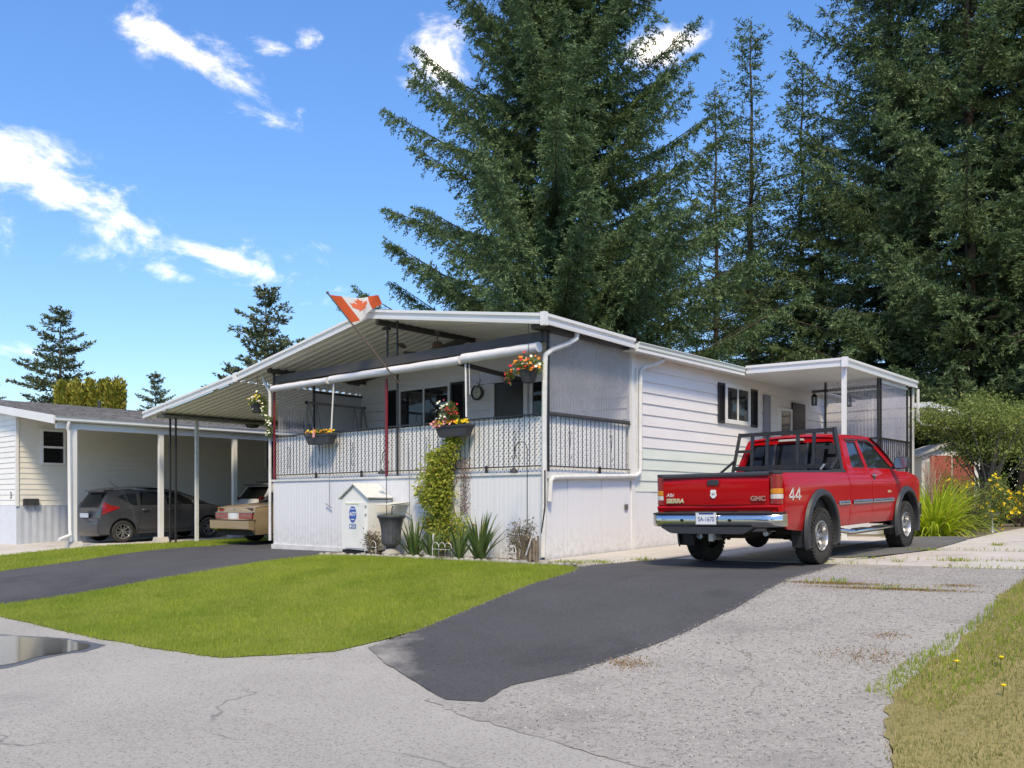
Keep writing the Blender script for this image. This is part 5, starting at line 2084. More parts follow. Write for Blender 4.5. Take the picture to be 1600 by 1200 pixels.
# ------------------------------------------------------------------ generic cars
def car(root, W, top, belt, roofz, panels, windows, mat, axles, rw, sills, glass=TINTD, strips=(), step=.10, taper=.10, L0=0, L1=4, rimr=.2, spokes=5, wid=.2, tum=.20):
    """top: outline points from rear bottom over the roof to front bottom"""
    def xf(y, z):
        w = W / 2
        w -= taper * (max(0, (L0 + .5 - y)) / .5) ** 2 * .8
        w -= taper * (max(0, (y - L1 + .8)) / .8) ** 2
        w -= .05 * (max(0, .55 - z) / .3) ** 2
        w -= .03 * (max(0, z - belt + .2) / .2) ** 2 if z < belt else .03
        w += .012 * math.exp(-((z - belt + .12) / .05) ** 2)
        if z > belt:
            w -= tum * ((z - belt) / (roofz - belt)) ** 1.15
        return w
    for nm, poly, holes in panels:
        shell(nm, poly, xf, mat, root, holes=holes, step=step)
    for w in windows:
        shell("side_window", w, lambda y, z: xf(y, z) - .012, glass, root, step=.2, rim=.004)
    # body across the car, following the outline
    m = MB()
    vs = []
    N = 10
    for y, z in top:
        w = xf(y, z)
        for i in range(N + 1):
            u = -1 + 2 * i / N
            vs.append((u * w, y, z))
    # crown along the local normal
    k = len(top)
    nv = []
    for a in range(k):
        p0, p1 = top[max(a - 1, 0)], top[min(a + 1, k - 1)]
        t = Vector((p1[0] - p0[0], p1[1] - p0[1])).normalized()
        nrm = Vector((-t.y, t.x))
        for i in range(N + 1):
            u = -1 + 2 * i / N
            c_ = .045 * (1 - abs(u) ** 2.5)
            x, y, z = vs[a * (N + 1) + i]
            nv.append((x, y + nrm.x * c_, z + nrm.y * c_))
    m.add(nv, [(a * (N + 1) + i, a * (N + 1) + i + 1, (a + 1) * (N + 1) + i + 1, (a + 1) * (N + 1) + i) for a in range(k - 1) for i in range(N)])
    m.build("body", mat, root, smooth=40)
    for nm, a0, a1, wk, mt in strips:
        m = MB()
        sub = list(range(a0, a1 + 1))
        for s_, a in enumerate(sub):
            pass
        pts = []
        for a in sub:
            p0, p1 = top[max(a - 1, 0)], top[min(a + 1, k - 1)]
            t = Vector((p1[0] - p0[0], p1[1] - p0[1])).normalized()
            nrm = Vector((-t.y, t.x))
            for i in range(N + 1):
                u = (-1 + 2 * i / N) * wk
                c_ = .045 * (1 - abs(u) ** 2.5) + .006
                y, z = top[a]
                pts.append((u * xf(y, z), y + nrm.x * c_, z + nrm.y * c_))
        m.add(pts, [(a * (N + 1) + i, a * (N + 1) + i + 1, (a + 1) * (N + 1) + i + 1, (a + 1) * (N + 1) + i) for a in range(len(sub) - 1) for i in range(N)])
        m.build(nm, mt, root, smooth=50)
    m = MB()
    m.box(-W / 2 + .12, W / 2 - .12, L0 + .1, L1 - .15, sills - .03, belt - .08)
    m.build("underbody", UNDER, root)
    for ay in axles:
        for sd in (1, -1):
            wheel(root, sd * (W / 2 - wid / 2 - .01), ay, rw, rw, wid, rimr, sd, spokes)
    return xf


def place(root, x, y, rz, dz=0):
    root.location = (x, y, g(x, y) + dz)
    root.rotation_euler = (math.atan((g(x, y + 2.6) - g(x, y)) / 2.6), 0, rz)


# grey hatchback under the neighbour's carport
C1 = thing("hatchback_car", (0, 0, 0), "dark grey hatchback parked under the neighbour's carport", "car")
top = [(-.60, .22), (-.68, .34), (-.69, .55), (-.66, .66), (-.61, .70), (-.60, .88), (-.56, .98), (-.45, 1.18), (-.30, 1.40), (-.36, 1.45), (-.1, 1.50), (.35, 1.53), (.9, 1.53), (1.35, 1.49), (1.75, 1.40), (2.15, 1.25), (2.62, 1.03),
       (2.80, .98), (3.1, .90), (3.30, .80), (3.40, .66), (3.45, .45), (3.42, .22)]
A0 = [(y, z) for y, z in reversed(arch(0, .32, .37, 0, 180, 14))]
A1 = [(y, z) for y, z in reversed(arch(2.6, .32, .37, 0, 180, 14))]
wq = [(.02, 1.06), (.42, 1.03), (.42, 1.36), (.30, 1.38), (-.12, 1.28)]
wq = [(-.10, 1.28), (.30, 1.035), (.44, 1.035), (.44, 1.36), (.1, 1.36)]
wr = [(.52, 1.035), (1.22, 1.03), (1.18, 1.41), (.56, 1.41)]
wf = [(1.30, 1.03), (2.22, 1.03), (2.0, 1.18), (1.72, 1.34), (1.30, 1.41)]
wt_ = [(2.28, 1.02), (2.55, 1.02), (2.25, 1.14)]
rq = [(-.60, .24), (-.36, .24)] + A0 + [(.40, .30), (.40, .45), (.49, .62), (.49, 1.46), (.3, 1.51), (-.1, 1.48), (-.34, 1.44), (-.30, 1.40), (-.45, 1.18), (-.56, .98), (-.60, .88), (-.61, .70), (-.66, .66), (-.685, .55), (-.675, .34)]
rdr = [(.41, .24), (1.25, .24), (1.25, 1.47), (.497, 1.47), (.497, .62), (.41, .45)]
fdr = [(1.257, .24), (2.14, .24), (2.20, .4), (2.20, 1.00), (2.27, 1.17), (1.75, 1.385), (1.35, 1.475), (1.257, 1.475)]
ffn = [(2.147, .24), (2.23, .30)] + A1 + [(3.30, .24), (3.41, .28), (3.44, .45), (3.39, .66), (3.28, .79), (3.1, .885), (2.80, .965), (2.60, 1.02), (2.27, 1.165), (2.207, 1.0), (2.207, .4)]
xf1 = car(C1, 1.69, top, 1.0, 1.53, [("rear_quarter", rq, [wq]), ("rear_door", rdr, [wr]), ("front_door", fdr, [wf]), ("front_fender", ffn, [wt_])], [wq, wr, wf, wt_], GREYP, (0, 2.6), .31, .24,
          glass=glass_mat("car_side_glass", (.55, .58, .6), .30), strips=[("rear_glass", 6, 8, .80, TINTD), ("roof_glass_edge", 14, 16, .88, TINTD)], L0=-.69, L1=3.45, rimr=.205, spokes=5, wid=.19)
for sd in (1, -1):
    tlp = [(-.575, .78), (-.40, .86), (-.05, .985), (-.33, 1.05), (-.48, 1.15), (-.54, 1.02)]
    shell("tail_light", tlp, lambda y, z: xf1(y, z) + .012, REDL, C1, sides=(sd,), step=.1)
    for yy in (.53, 1.30):
        m = MB()
        m.tube([(sd * (xf1(yy, .9) + .004), yy + .02, .905), (sd * (xf1(yy, .9) + .035), yy + .06, .91), (sd * (xf1(yy, .9) + .035), yy + .17, .91), (sd * (xf1(yy, .9) + .004), yy + .21, .905)], .015, 6)
        m.build("door_handle", GREYP, C1)
    m = MB()
    m.ball((sd * .93, 2.08, 1.08), .10, 12, 8, (1.0, .7, .75))
    m.build("door_mirror", GREYP, C1, smooth=180)
    shell("headlight", [(3.05, .75), (3.32, .68), (3.34, .78), (3.1, .88), (2.85, .93)], lambda y, z: xf1(y, z) + .01, AMBL if sd > 0 else CLRL, C1, sides=(sd,), step=.1)
    m = MB()
    m.prism([(0.42, .24), (2.2, .24), (2.2, .30), (.42, .31)], sd * (.83), sd * .86, "X")
    m.build("side_skirt", GREYP, C1)
MB().tube([(0, .25, 1.54), (0, .02, 1.72)], .006, 5).build("antenna", BPLAST, C1)
MB().box(-.60, .60, -.44, -.25, 1.44, 1.475).build("spoiler", GREYP, C1, bevel=.01)
MB().box(-.26, .26, -.72, -.70, .72, .84).build("licence_plate", PLATE, C1)
place(C1, -15.85, -.22, 0)

# gold sedan, mostly hidden by the deck
C2 = thing("sedan_car", (0, 0, 0), "old tan gold sedan backed in beside the deck, its tail lights showing", "car")
top = [(-1.12, .42), (-1.13, .62), (-1.03, .64), (-1.02, .80), (-.98, .92), (-.92, .945), (-.1, .985), (.15, 1.0), (.55, 1.30), (.75, 1.37), (1.4, 1.40), (1.95, 1.35), (2.3, 1.15), (2.6, .98), (3.3, .92), (3.75, .84), (3.85, .7), (3.9, .5), (3.85, .3)]
A0 = list(reversed(arch(0, .33, .37, 0, 180, 12)))
A1 = list(reversed(arch(2.75, .33, .38, 0, 180, 12)))
w_a = [(.42, 1.03), (1.2, 1.03), (1.2, 1.31), (.72, 1.31)]
w_b = [(1.28, 1.03), (2.38, 1.03), (1.95, 1.29), (1.28, 1.32)]
side = [(-1.11, .42), (-1.0, .26), (-.37, .26)] + A0 + [(.38, .24), (2.36, .24)] + A1 + [(3.4, .26), (3.86, .32), (3.88, .5), (3.84, .7), (3.74, .83), (3.3, .91), (2.6, .97), (2.3, 1.14), (1.95, 1.34), (1.4, 1.39), (.75, 1.36), (.55, 1.29), (.15, .99), (-.1, .975), (-.92, .93), (-.97, .91), (-1.01, .80), (-1.02, .64), (-1.12, .62)]
xf2 = car(C2, 1.80, top, .99, 1.40, [("body_side", side, [w_a, w_b])], [w_a, w_b], TANP, (0, 2.75), .32, .26, strips=[("rear_glass", 7, 9, .82, TINTD), ("windscreen", 11, 13, .84, TINTD)], L0=-1.12, L1=3.9, taper=.05, tum=.22)
m = MB()
m.prism(roundpoly([(-1.22, .40), (-1.05, .36), (-1.05, .62), (-1.22, .615)], .02), -.90, .90, "X")
b2 = m.build("rear_bumper", TANP, C2, bevel=.012)
MB().box(-.905, .905, -1.225, -1.02, .618, .632).build("bumper_strip", simple("brown_bumper_strip", (.08, .05, .03), .5, obj=True), b2)
for a, b in ((-.84, -.26), (.26, .84)):
    tl = MB().box(a, b, -1.085, -1.05, .655, .79).build("tail_light", REDL, C2)
    m = MB()
    for i in range(1, 5):
        x = a + (b - a) * i / 5
        m.box(x - .004, x + .004, -1.09, -1.084, .655, .79)
    m.box(a, b, -1.09, -1.084, .72, .727)
    m.build("lens_rib", CHROME, tl)
MB().box(-.25, -.17, -1.085, -1.05, .66, .79).build("reverse_light", CLRL, C2)
MB().box(.17, .25, -1.085, -1.05, .66, .79).build("reverse_light", CLRL, C2)
MB().box(-.155, .155, -1.09, -1.07, .65, .79).build("licence_plate", PLATE, C2)
MB().box(-.86, .86, -1.072, -1.02, .797, .815).build("chrome_strip", CHROME, C2)
MB().box(-.008, .008, -1.062, -1.03, .82, .92).build("trunk_lock", CHROME, C2)
MB().box(-.70, -.50, -1.058, -1.03, .85, .88).build("trunk_badge", RED, C2)
place(C2, -10.45, 1.55, R(0))

# white hatchback farther back beside the neighbour's carport
C3 = thing("white_car", (0, 0, 0), "white hatchback with tall red tail lights behind the tan sedan", "car")
top = [(-.72, .3), (-.76, .45), (-.76, .70), (-.70, .95), (-.60, 1.10), (-.40, 1.34), (-.28, 1.50), (-.36, 1.56), (0, 1.60), (.6, 1.62), (1.2, 1.58), (1.7, 1.45), (2.2, 1.2), (2.55, 1.08), (3.2, 1.0), (3.5, .8), (3.55, .5), (3.5, .3)]
A0 = list(reversed(arch(0, .34, .39, 0, 180, 12)))
A1 = list(reversed(arch(2.65, .34, .39, 0, 180, 12)))
w_a = [(-.2, 1.14), (.4, 1.10), (1.2, 1.08), (1.2, 1.48), (.1, 1.48)]
w_b = [(1.28, 1.08), (2.15, 1.08), (1.7, 1.38), (1.28, 1.46)]
side = [(-.71, .3), (-.4, .3)] + A0 + [(.40, .28), (2.25, .28)] + A1 + [(3.4, .3), (3.49, .32), (3.54, .5), (3.49, .8), (3.2, .99), (2.55, 1.07), (2.2, 1.19), (1.7, 1.44), (1.2, 1.57), (.6, 1.61), (0, 1.59), (-.34, 1.55), (-.28, 1.5), (-.40, 1.34), (-.6, 1.1), (-.7, .95), (-.755, .7), (-.755, .45)]
xf3 = car(C3, 1.75, top, 1.07, 1.62, [("body_side", side, [w_a, w_b])], [w_a, w_b], WHITEP, (0, 2.65), .33, .30, strips=[("rear_glass", 4, 6, .86, TINTD)], L0=-.76, L1=3.55)
for sd in (1, -1):
    shell("tail_light", [(-.70, .80), (-.60, .84), (-.28, 1.20), (-.50, 1.21), (-.66, 1.10)], lambda y, z: xf3(y, z) + .012, REDL, C3, sides=(sd,), step=.1)
    MB().box(min(sd * .66, sd * .80), max(sd * .66, sd * .80), -.73, -.58, .82, 1.20).build("tail_light", REDL, C3, bevel=.02)
    MB().tube([(sd * .62, .0, 1.66), (sd * .62, 1.2, 1.67)], .015, 6).build("roof_rail", BPLAST, C3)
MB().tube([(0, .25, 1.66), (0, .05, 1.83)], .006, 5).build("antenna", BPLAST, C3)
MB().box(-.6, .6, -.45, -.25, 1.55, 1.585).build("spoiler", BPLAST, C3, bevel=.01)
place(C3, -15.35, 4.6, 0)

# ================================================================== NEIGHBOUR'S HOME
N = thing("neighbour_home", (-20, 4, 0), "long white mobile home with grey shingle roof and open carport, at the far left", "house")
WX = -17.4
FY = -2.15
# front wall with gable, side wall
def clap(m, P, L, z0, z1, h=.15):
    n = int(round((z1 - z0) / h))
    vs = []
    for i in range(n):
        a, b = z0 + i * (z1 - z0) / n, z0 + (i + 1) * (z1 - z0) / n
        m.add([P(0, a, .016), P(L, a, .016), P(L, b, .002), P(0, b, .002), P(0, a, 0), P(L, a, 0)], [(0, 1, 2, 3), (4, 5, 1, 0)])
def nroof(x):
    return 3.02 + (-14.2 - x) * .142 if x > -23 else 3.02 + 8.8 * .142 - (-23 - x) * .142
m = MB()
clap(m, lambda u, z, d: (WX + d, FY + 16 - u, z), 16, .88, 3.46)
o = m.build("siding", SIDING_N, N, kind="stuff")
m = MB()
m.box(WX - .12, WX - .005, FY, 14, -.4, 3.5)
m.prism([(-28.6, -.4), (WX - .12, -.4), (WX - .12, nroof(WX) - .02), (-23, nroof(-23) - .02), (-28.6, nroof(-28.6) - .02)], FY + .01, FY + .1)
m.build("wall", SIDING_N, N)
m = MB()
for i in range(17):
    z = .88 + i * .152
    m.add([(-28.6, FY - .016, z), (WX + .0, FY - .016, z), (WX + .0, FY - .002, z + .152), (-28.6, FY - .002, z + .152)], [(0, 1, 2, 3)])
m.build("siding", simple("neighbour_front_siding", (.80, .785, .75), .5, var=.05), N, kind="stuff")
MB().box(WX - .01, WX + .05, FY - .04, FY + .04, .86, 3.45).build("corner_trim", WHITE, N)
for nm, a, b in (("skirt", 0, 1),):
    m = MB()
    n = 160
    vs = []
    for i in range(n + 1):
        y = FY + 16 * i / n
        d = .012 if i % 2 else 0
        vs += [(WX + d + .004, y, g(WX, y) - .05), (WX + d + .004, y, .88)]
    m.add(vs, [(2 * i, 2 * i + 2, 2 * i + 3, 2 * i + 1) for i in range(n)])
    m.build("skirting", SKIRT_N, N, kind="stuff")
    m = MB()
    vs = []
    for i in range(n + 1):
        x = WX - 11 * i / n
        d = .012 if i % 2 else 0
        vs += [(x, FY - d - .004, -.6), (x, FY - d - .004, .88)]
    m.add(vs, [(2 * i, 2 * i + 1, 2 * i + 3, 2 * i + 2) for i in range(n)])
    m.build("skirting", simple("neighbour_front_skirting", (.62, .66, .72), .4, var=.06), N, kind="stuff")
# roof
m = MB()
for xa, xb in ((-14.2, -23), (-23, -31.8)):
    za, zb = nroof(xa) + .10, nroof(xb) + .10
    vs = []
    k = 22
    for i in range(k + 1):
        x = xa + (xb - xa) * i / k
        z = za + (zb - za) * i / k
        for y in (-2.42, 14.4):
            vs.append((x, y, z + .02))
    m.add(vs, [(2 * i, 2 * i + 1, 2 * i + 3, 2 * i + 2) for i in range(k)])
rf = m.build("roof", SHINGLE, N)
# shingle courses, each slightly proud of the one above
m = MB()
k = 60
for c in range(k):
    x0 = -14.2 - 8.8 * c / k
    x1 = -14.2 - 8.8 * (c + 1) / k
    y = -2.42 + rng.uniform(-.0, .3)
    while y < 14.4:
        w = rng.uniform(.22, .55)
        y1 = min(y + w, 14.4)
        hh = rng.choice((.026, .034, .042))
        m.add([(x0, y, nroof(x0) + .10 + hh), (x0, y1, nroof(x0) + .10 + hh), (x1, y1, nroof(x1) + .125), (x1, y, nroof(x1) + .125), (x0, y, nroof(x0) + .11), (x0, y1, nroof(x0) + .11)], [(0, 1, 2, 3), (4, 5, 1, 0)])
        y = y1
m.build("shingles", SHINGLE, rf, kind="stuff")
m = MB()
for x0, y0, r_, h_ in ((-22.2, 2.2, .05, .28), (-19.5, 6.8, .04, .22), (-21.5, -1.6, .09, .14), (-21.3, 8.3, .05, .2)):
    MB().lathe([(r_, nroof(x0)), (r_, nroof(x0) + .12 + h_), (.001, nroof(x0) + .12 + h_)], 10, Matrix.Translation((x0, y0, 0))).build("roof_vent", BPLAST, rf)
for y0 in (5.2,):
    MB().box(-16.6, -16.1, y0, y0 + .7, nroof(-16.3) + .12, nroof(-16.3) + .2).build("roof_vent", BPLAST, rf)
# carport beam, gutter, soffit, barge board
m = MB()
m.prism([(-14.34, 2.86), (-14.20, 2.86), (-14.20, 3.02), (-14.34, 3.02)], -2.3, 14.3)
m.build("carport_beam", WHITE, N)
m = MB()
m.prism([(-14.20, 3.03), (-14.08, 3.03), (-14.05, 3.06), (-14.05, 3.13), (-14.02, 3.16), (-14.20, 3.16)], -2.40, 14.3)
m.build("gutter", WHITE, N)
m = MB()
m.add([(-14.2, -2.4, 3.015), (WX, -2.4, 3.47), (WX, 14.3, 3.47), (-14.2, 14.3, 3.015)], [(0, 1, 2, 3)])
m.build("carport_ceiling", WHITE, N)
m = MB()
m.add([(-14.06, -2.45, 2.96), (-23, -2.45, nroof(-23) - .08), (-23, -2.45, nroof(-23) + .12), (-14.06, -2.45, 3.17), (-14.06, -2.41, 2.96), (-23, -2.41, nroof(-23) - .08), (-23, -2.41, nroof(-23) + .12), (-14.06, -2.41, 3.17)],
      [(3, 2, 1, 0), (4, 5, 6, 7), (0, 1, 5, 4), (3, 7, 6, 2), (0, 4, 7, 3)])
m.add([(-14.2, -2.41, 2.99), (-23, -2.41, nroof(-23) - .05), (-23, FY, nroof(-23) - .05), (-14.2, FY, 2.99)], [(0, 1, 2, 3)])
m.build("barge_board", WHITE, N)
for i, (y, lb) in enumerate(((-1.87, None), (.47, None), (2.75, None), (5.1, None), (7.5, None), (9.9, None))):
    p = MB().box(-14.31, -14.19, y - .06, y + .06, g(-14.2, y) + .10, 2.86).build("carport_post", WHITE, N)
    MB().prism([(-14.43, g(-14.2, y) - .05), (-14.07, g(-14.2, y) - .05), (-14.16, g(-14.2, y) + .13), (-14.34, g(-14.2, y) + .13)], y - .17, y + .17).build("footing", CONC, p)
m = MB()
m.tube([(-14.10, -2.05, 3.03), (-14.10, -2.06, 2.96), (-14.16, -2.05, 2.86), (-14.17, -2.02, 2.78), (-14.16, -2.0, .25), (-14.10, -2.02, .12), (-13.95, -2.35, .02)], .048, 8)
m.build("downspout", WHITE, N, smooth=40)
# windows
_H = H
H = N
PN = lambda y0: (lambda u, d, z: (WX + .016 + d, y0 + u, z))
window("w", .55, 2.10, 3.0, PN(-1.47), mull=0, blinds=False, frame=.06, split=True, glassm=TINTD)
window("w", .8, 2.2, 3.1, PN(5.85), mull=0, blinds=False, frame=.06, glassm=TINTD)
H = _H
m = MB()
m.box(WX + .02, WX + .12, -2.0, -1.60, .88, 1.07)
mb_ = m.build("mailbox", BPLAST, None, bevel=.01)
tag(mb_, "small black mailbox with two paper hooks on the neighbour's wall", "mailbox")
for y in (-1.9, -1.7):
    MB().tube([(WX + .08, y, .88), (WX + .08, y, .80), (WX + .12, y, .77), (WX + .15, y, .80)], .008, 5).build("paper_hook", BPLAST, mb_)
o = text("house_number", "3", .26, BPLAST, N, (WX - .36, FY - .03, 1.16), (R(90), 0, 0), .004)
MB().box(-16.9, -15.0, 8.9, 9.0, -.1, 3.0).build("rear_wall", SKIRT_N, N)

# ================================================================== THINGS ON AND AROUND THE DECK
# wall clock
c = thing("wall_clock", (-4.03, 2.55, 3.37), "round wall clock with dark rim hung beside the front door", "clock")
MC = Matrix.Translation((-4.03, 2.57, 3.37)) @ Matrix.Rotation(R(90), 4, "X")
MB().lathe([(.001, .012), (.135, .012)], 32, MC).build("clock_face", simple("clock_face", (.50, .49, .40), .4), c)
MB().lathe([(.135, 0), (.135, .035), (.150, .045), (.165, .035), (.168, 0)], 36, MC).build("clock_rim", simple("dark_clock_rim", (.05, .045, .04), .4), c, smooth=40)
MB().bar((-4.03, 2.553, 3.37), (-4.10, 2.553, 3.375), .008).build("hour_hand", BLACK, c)
MB().bar((-4.03, 2.551, 3.37), (-4.07, 2.551, 3.46), .006).build("minute_hand", BLACK, c)
m = MB()
for k in range(12):
    a = 2 * math.pi * k / 12
    m.bar((-4.03 + .105 * math.sin(a), 2.555, 3.37 + .105 * math.cos(a)), (-4.03 + .125 * math.sin(a), 2.555, 3.37 + .125 * math.cos(a)), .006)
m.build("hour_marks", BLACK, c)
# ceiling fan
f = thing("ceiling_fan", (-3.85, 1.2, 4.53), "brown ceiling fan hanging from the ridge of the deck roof", "fan")
MF = Matrix.Translation((-3.85, 1.2, 0))
m = MB()
m.lathe([(.001, 4.50), (.06, 4.50), (.05, 4.44), (.012, 4.42), (.012, 4.28)], 14, MF)
m.build("fan_rod", BROWN, f)
m = MB()
m.lathe([(.001, 4.30), (.06, 4.29), (.11, 4.25), (.12, 4.18), (.09, 4.13), (.04, 4.11), (.001, 4.10)], 18, MF)
m.build("fan_motor", BROWN, f, smooth=40)
for k in range(5):
    Mk = MF @ Matrix.Rotation(2 * math.pi * k / 5 + .3, 4, "Z") @ Matrix.Rotation(R(9), 4, "X")
    m = MB()
    m.prism([(.10, -.03), (.22, -.055), (.62, -.075), (.66, 0), (.62, .075), (.22, .055), (.10, .03)], 4.195, 4.203, "Z", Mk)
    m.build("fan_blade", BROWN, f)
m = MB()
m.lathe([(.001, 4.0), (.05, 4.02), (.07, 4.08), (.04, 4.11)], 12, MF)
m.build("fan_light", simple("frosted_glass", (.5, .48, .42), .4), f, smooth=60)
# bulb near the ridge
b = thing("light_bulb", (-4.4, .3, 4.45), "bare white bulb under the ridge near the flag", "light bulb")
MB().lathe([(.001, 4.30), (.035, 4.33), (.04, 4.37), (.02, 4.43), (.02, 4.47)], 12, Matrix.Translation((-4.4, .3, 0))).build("bulb", WHITE, b, smooth=60)
MB().box(-4.47, -4.33, .24, .36, 4.47, 4.52).build("socket", BPLAST, b)
# garden swing on the deck, left end
s_ = thing("porch_swing", (-6.9, 1.9, DZ), "metal framed garden swing standing at the left end of the deck", "swing")
FR = simple("taupe_metal_frame", (.26, .24, .22), .4)
m = MB()
m.tube([(-7.72, .75, 3.28), (-7.72, 2.35, 3.28)], .028, 8)
m.build("top_bar", FR, s_)
for y, sg in ((.75, -1), (2.35, 1)):
    m = MB()
    m.tube([(-7.2, y, DZ), (-7.70, y, 3.28)], .024, 8)
    m.build("leg", FR, s_)
    m = MB()
    m.tube([(-7.93, y, DZ), (-7.74, y, 3.28)], .024, 8)
    m.build("leg", FR, s_)
    MB().ball((-7.72, y + sg * .05, 3.28), .04, 8, 6).build("end_cap", BLACK, s_)
m = MB()
m.box(-7.88, -7.40, .95, 2.15, DZ + .42, DZ + .50)
m.build("seat", simple("navy_cushion", (.035, .04, .07), .8), s_, bevel=.02)
m = MB()
m.box(-7.90, -7.82, .95, 2.15, DZ + .50, DZ + .98)
m.build("backrest", simple("navy_back_cushion", (.035, .04, .07), .8), s_, bevel=.02)
m = MB()
for y in (1.0, 2.1):
    m.tube([(-7.4, y, DZ + .5), (-7.72, y, 3.26), (-7.86, y, DZ + .9)], .006, 5)
m.build("hanging_chain", BLACK, s_)
t_ = thing("patio_table", (-5.2, 1.9, DZ), "covered dark blue table on the deck beneath the window", "table")
MB().lathe([(.50, DZ + .55), (.52, DZ + .98), (.50, DZ + 1.02), (.001, DZ + 1.03)], 24, Matrix.Translation((-6.55, 1.6, 0))).build("table_cover", simple("dark_blue_cover", (.03, .035, .06), .7), t_)
MB().lathe([(.04, DZ), (.04, DZ + .56)], 8, Matrix.Translation((-6.55, 1.6, 0))).build("table_leg", BLACK, t_)
# chair seen through the clear screen
ch = thing("patio_chair", (-.6, 1.3, DZ), "white chair back seen through the clear side screen", "chair")
m = MB()
m.tube([(-.55, 1.0, DZ + .4), (-.55, 1.0, DZ + .95), (-.55, 1.06, DZ + 1.04), (-.55, 1.22, DZ + 1.07), (-.55, 1.38, DZ + 1.04), (-.55, 1.44, DZ + .95), (-.55, 1.44, DZ + .4)], .02, 8)
m.build("backrest", WHITE, ch, smooth=60)
MB().box(-1.0, -.55, .98, 1.46, DZ + .40, DZ + .44).build("seat", WHITE, ch)
for x, y in ((-.98, 1.0), (-.98, 1.44), (-.57, 1.0), (-.57, 1.44)):
    MB().box(x - .015, x + .015, y - .015, y + .015, DZ, DZ + .40).build("leg", WHITE, ch)

# ---------------------------------------------------------------- flag of Canada on a sloping pole
fl = thing("flag", (-3.45, -.08, 3.3), "faded red and white maple leaf flag on a pole leaning out from the deck", "flag")
p0, p1 = Vector((-3.60, -.05, 3.26)), Vector((-4.62, -1.0, 5.03))
m = MB()
m.tube([p0, p1], .017, 8)
m.ball(p1, .028, 8, 6)
m.build("flagpole", simple("brown_flagpole", (.09, .065, .055), .5), fl, smooth=60)
pd_ = (p1 - p0).normalized()
FLL, FLH = 1.16, .64
hang = Vector((0, 0, -1))


def flagpt(u, v):
    """u along the fly 0..1, v down the pole 0..1: cloth half bunched towards the eave"""
    base = p1 - pd_ * (.05 + v * FLH * 1.08)
    fly = Vector((.74, .62, -.03)).normalized()
    L = FLL * .86 * u
    pt = base + fly * L * (1 - .12 * v)
    # the lower corner of the fly is pulled up and folded
    pt += -pd_ * 0
    pt += pd_ * (u ** 1.1) * v * FLH * .80
    pt += Vector((.15, -.95, .1)) * (.055 * math.sin(u * 8.5 + v * 2.2) * (.25 + u)) + Vector((0, 0, -.10)) * (u * (1 - u)) * 1.6
    return pt


def flag_mat():
    t = NT("faded_flag_cloth")
    uv = t.n("ShaderNodeUVMap")
    sp_ = t.n("ShaderNodeSeparateXYZ")
    t.l(uv.outputs[0], sp_.inputs[0])
    u = sp_.outputs[0]
    red = t.math("ADD", t.math("LESS_THAN", u, .26), t.math("GREATER_THAN", u, .77), clamp=True)
    c = t.mix(red, (.80, .77, .74), (.72, .12, .045))
    sh = t.bsdf(c, .8, spec=.2)
    tl = t.n("ShaderNodeBsdfTranslucent")
    t.l(c, tl.inputs[0])
    m = t.n("ShaderNodeMixShader")
    m.inputs[0].default_value = .35
    t.l(sh, m.inputs[1])
    t.l(tl.outputs[0], m.inputs[2])
    return t.done(m.outputs[0])


m = MB()
NU, NV = 40, 20
m.grid(lambda u, v: flagpt(u, v), NU, NV)
cl = m.build("flag_cloth", flag_mat(), fl, smooth=180)
uvl = cl.data.uv_layers.new(name="UVMap")
for poly in cl.data.polygons:
    for li in poly.loop_indices:
        vi = cl.data.loops[li].vertex_index
        uvl.data[li].uv = ((vi // (NV + 1)) / NU, 1 - (vi % (NV + 1)) / NV)
# maple leaf, as its own thin piece following the cloth on both sides
leaf = [(0, -.42), (.02, -.16), (.24, -.20), (.20, -.12), (.42, .06), (.36, .09), (.40, .24), (.28, .22), (.24, .28), (.12, .14), (.17, .40), (.09, .36), (0, .50)]
leaf = leaf + [(-x, y) for x, y in reversed(leaf[1:-1])]
v_, f_, lps = fill(leaf, .08)
for sgn, nm in ((1, "maple_leaf"), (-1, "maple_leaf")):
    m = MB()
    vs = []
    for x, y in v_:
        u, v = .515 + x * .52, .5 - y * .90
        p = flagpt(u, v)
        n_ = (flagpt(u + .01, v) - p).cross(flagpt(u, v + .01) - p).normalized()
        vs.append(p + n_ * .004 * sgn)
    m.add(vs, f_)
    m.build(nm, simple("faded_red_leaf", (.70, .13, .05), .8), fl)

# ---------------------------------------------------------------- small white shed against the skirting
S = thing("pump_shed", (-4.26, -.4, g(-4.26, -.4)), "small white shed with gabled corrugated roof and a blue security sign", "shed")
gz = g(-4.26, -.4)
SW = simple("white_shed_panel", (.80, .80, .79), .5, var=.04, dirt=(.5, .5, .42), damt=.2)
x0, x1, y0, y1 = -4.67, -3.86, -.62, -.03
m = MB()
m.prism([(x0, gz + .10), (x1, gz + .08), (x1, gz + 1.08), ((x0 + x1) / 2, gz + 1.34), (x0, gz + 1.08)], y0, y0 + .03)
m.box(x0, x0 + .03, y0 + .03, y1, gz + .09, gz + 1.06)
m.box(x1 - .03, x1, y0 + .03, y1, gz + .06, gz + 1.06)
m.build("wall", SW, S)
MB().box(x0 + .13, x1 - .08, y0 - .018, y0 - .002, gz + .12, gz + 1.0).build("door", simple("shed_door_white", (.77, .775, .76), .45), S)
MB().box(x0 + .16, x1 - .25, y0 - .024, y0 - .018, gz + .975, gz + .99).build("door_trim", simple("yellowed_trim", (.70, .68, .40), .6), S)
m = MB()
for zz in (.92, .76):
    MB().box(x1 - .07, x1 - .04, y0 - .02, y0 - .004, gz + zz, gz + zz + .03).build("hinge", GREYMETAL, S)
xm = (x0 + x1) / 2
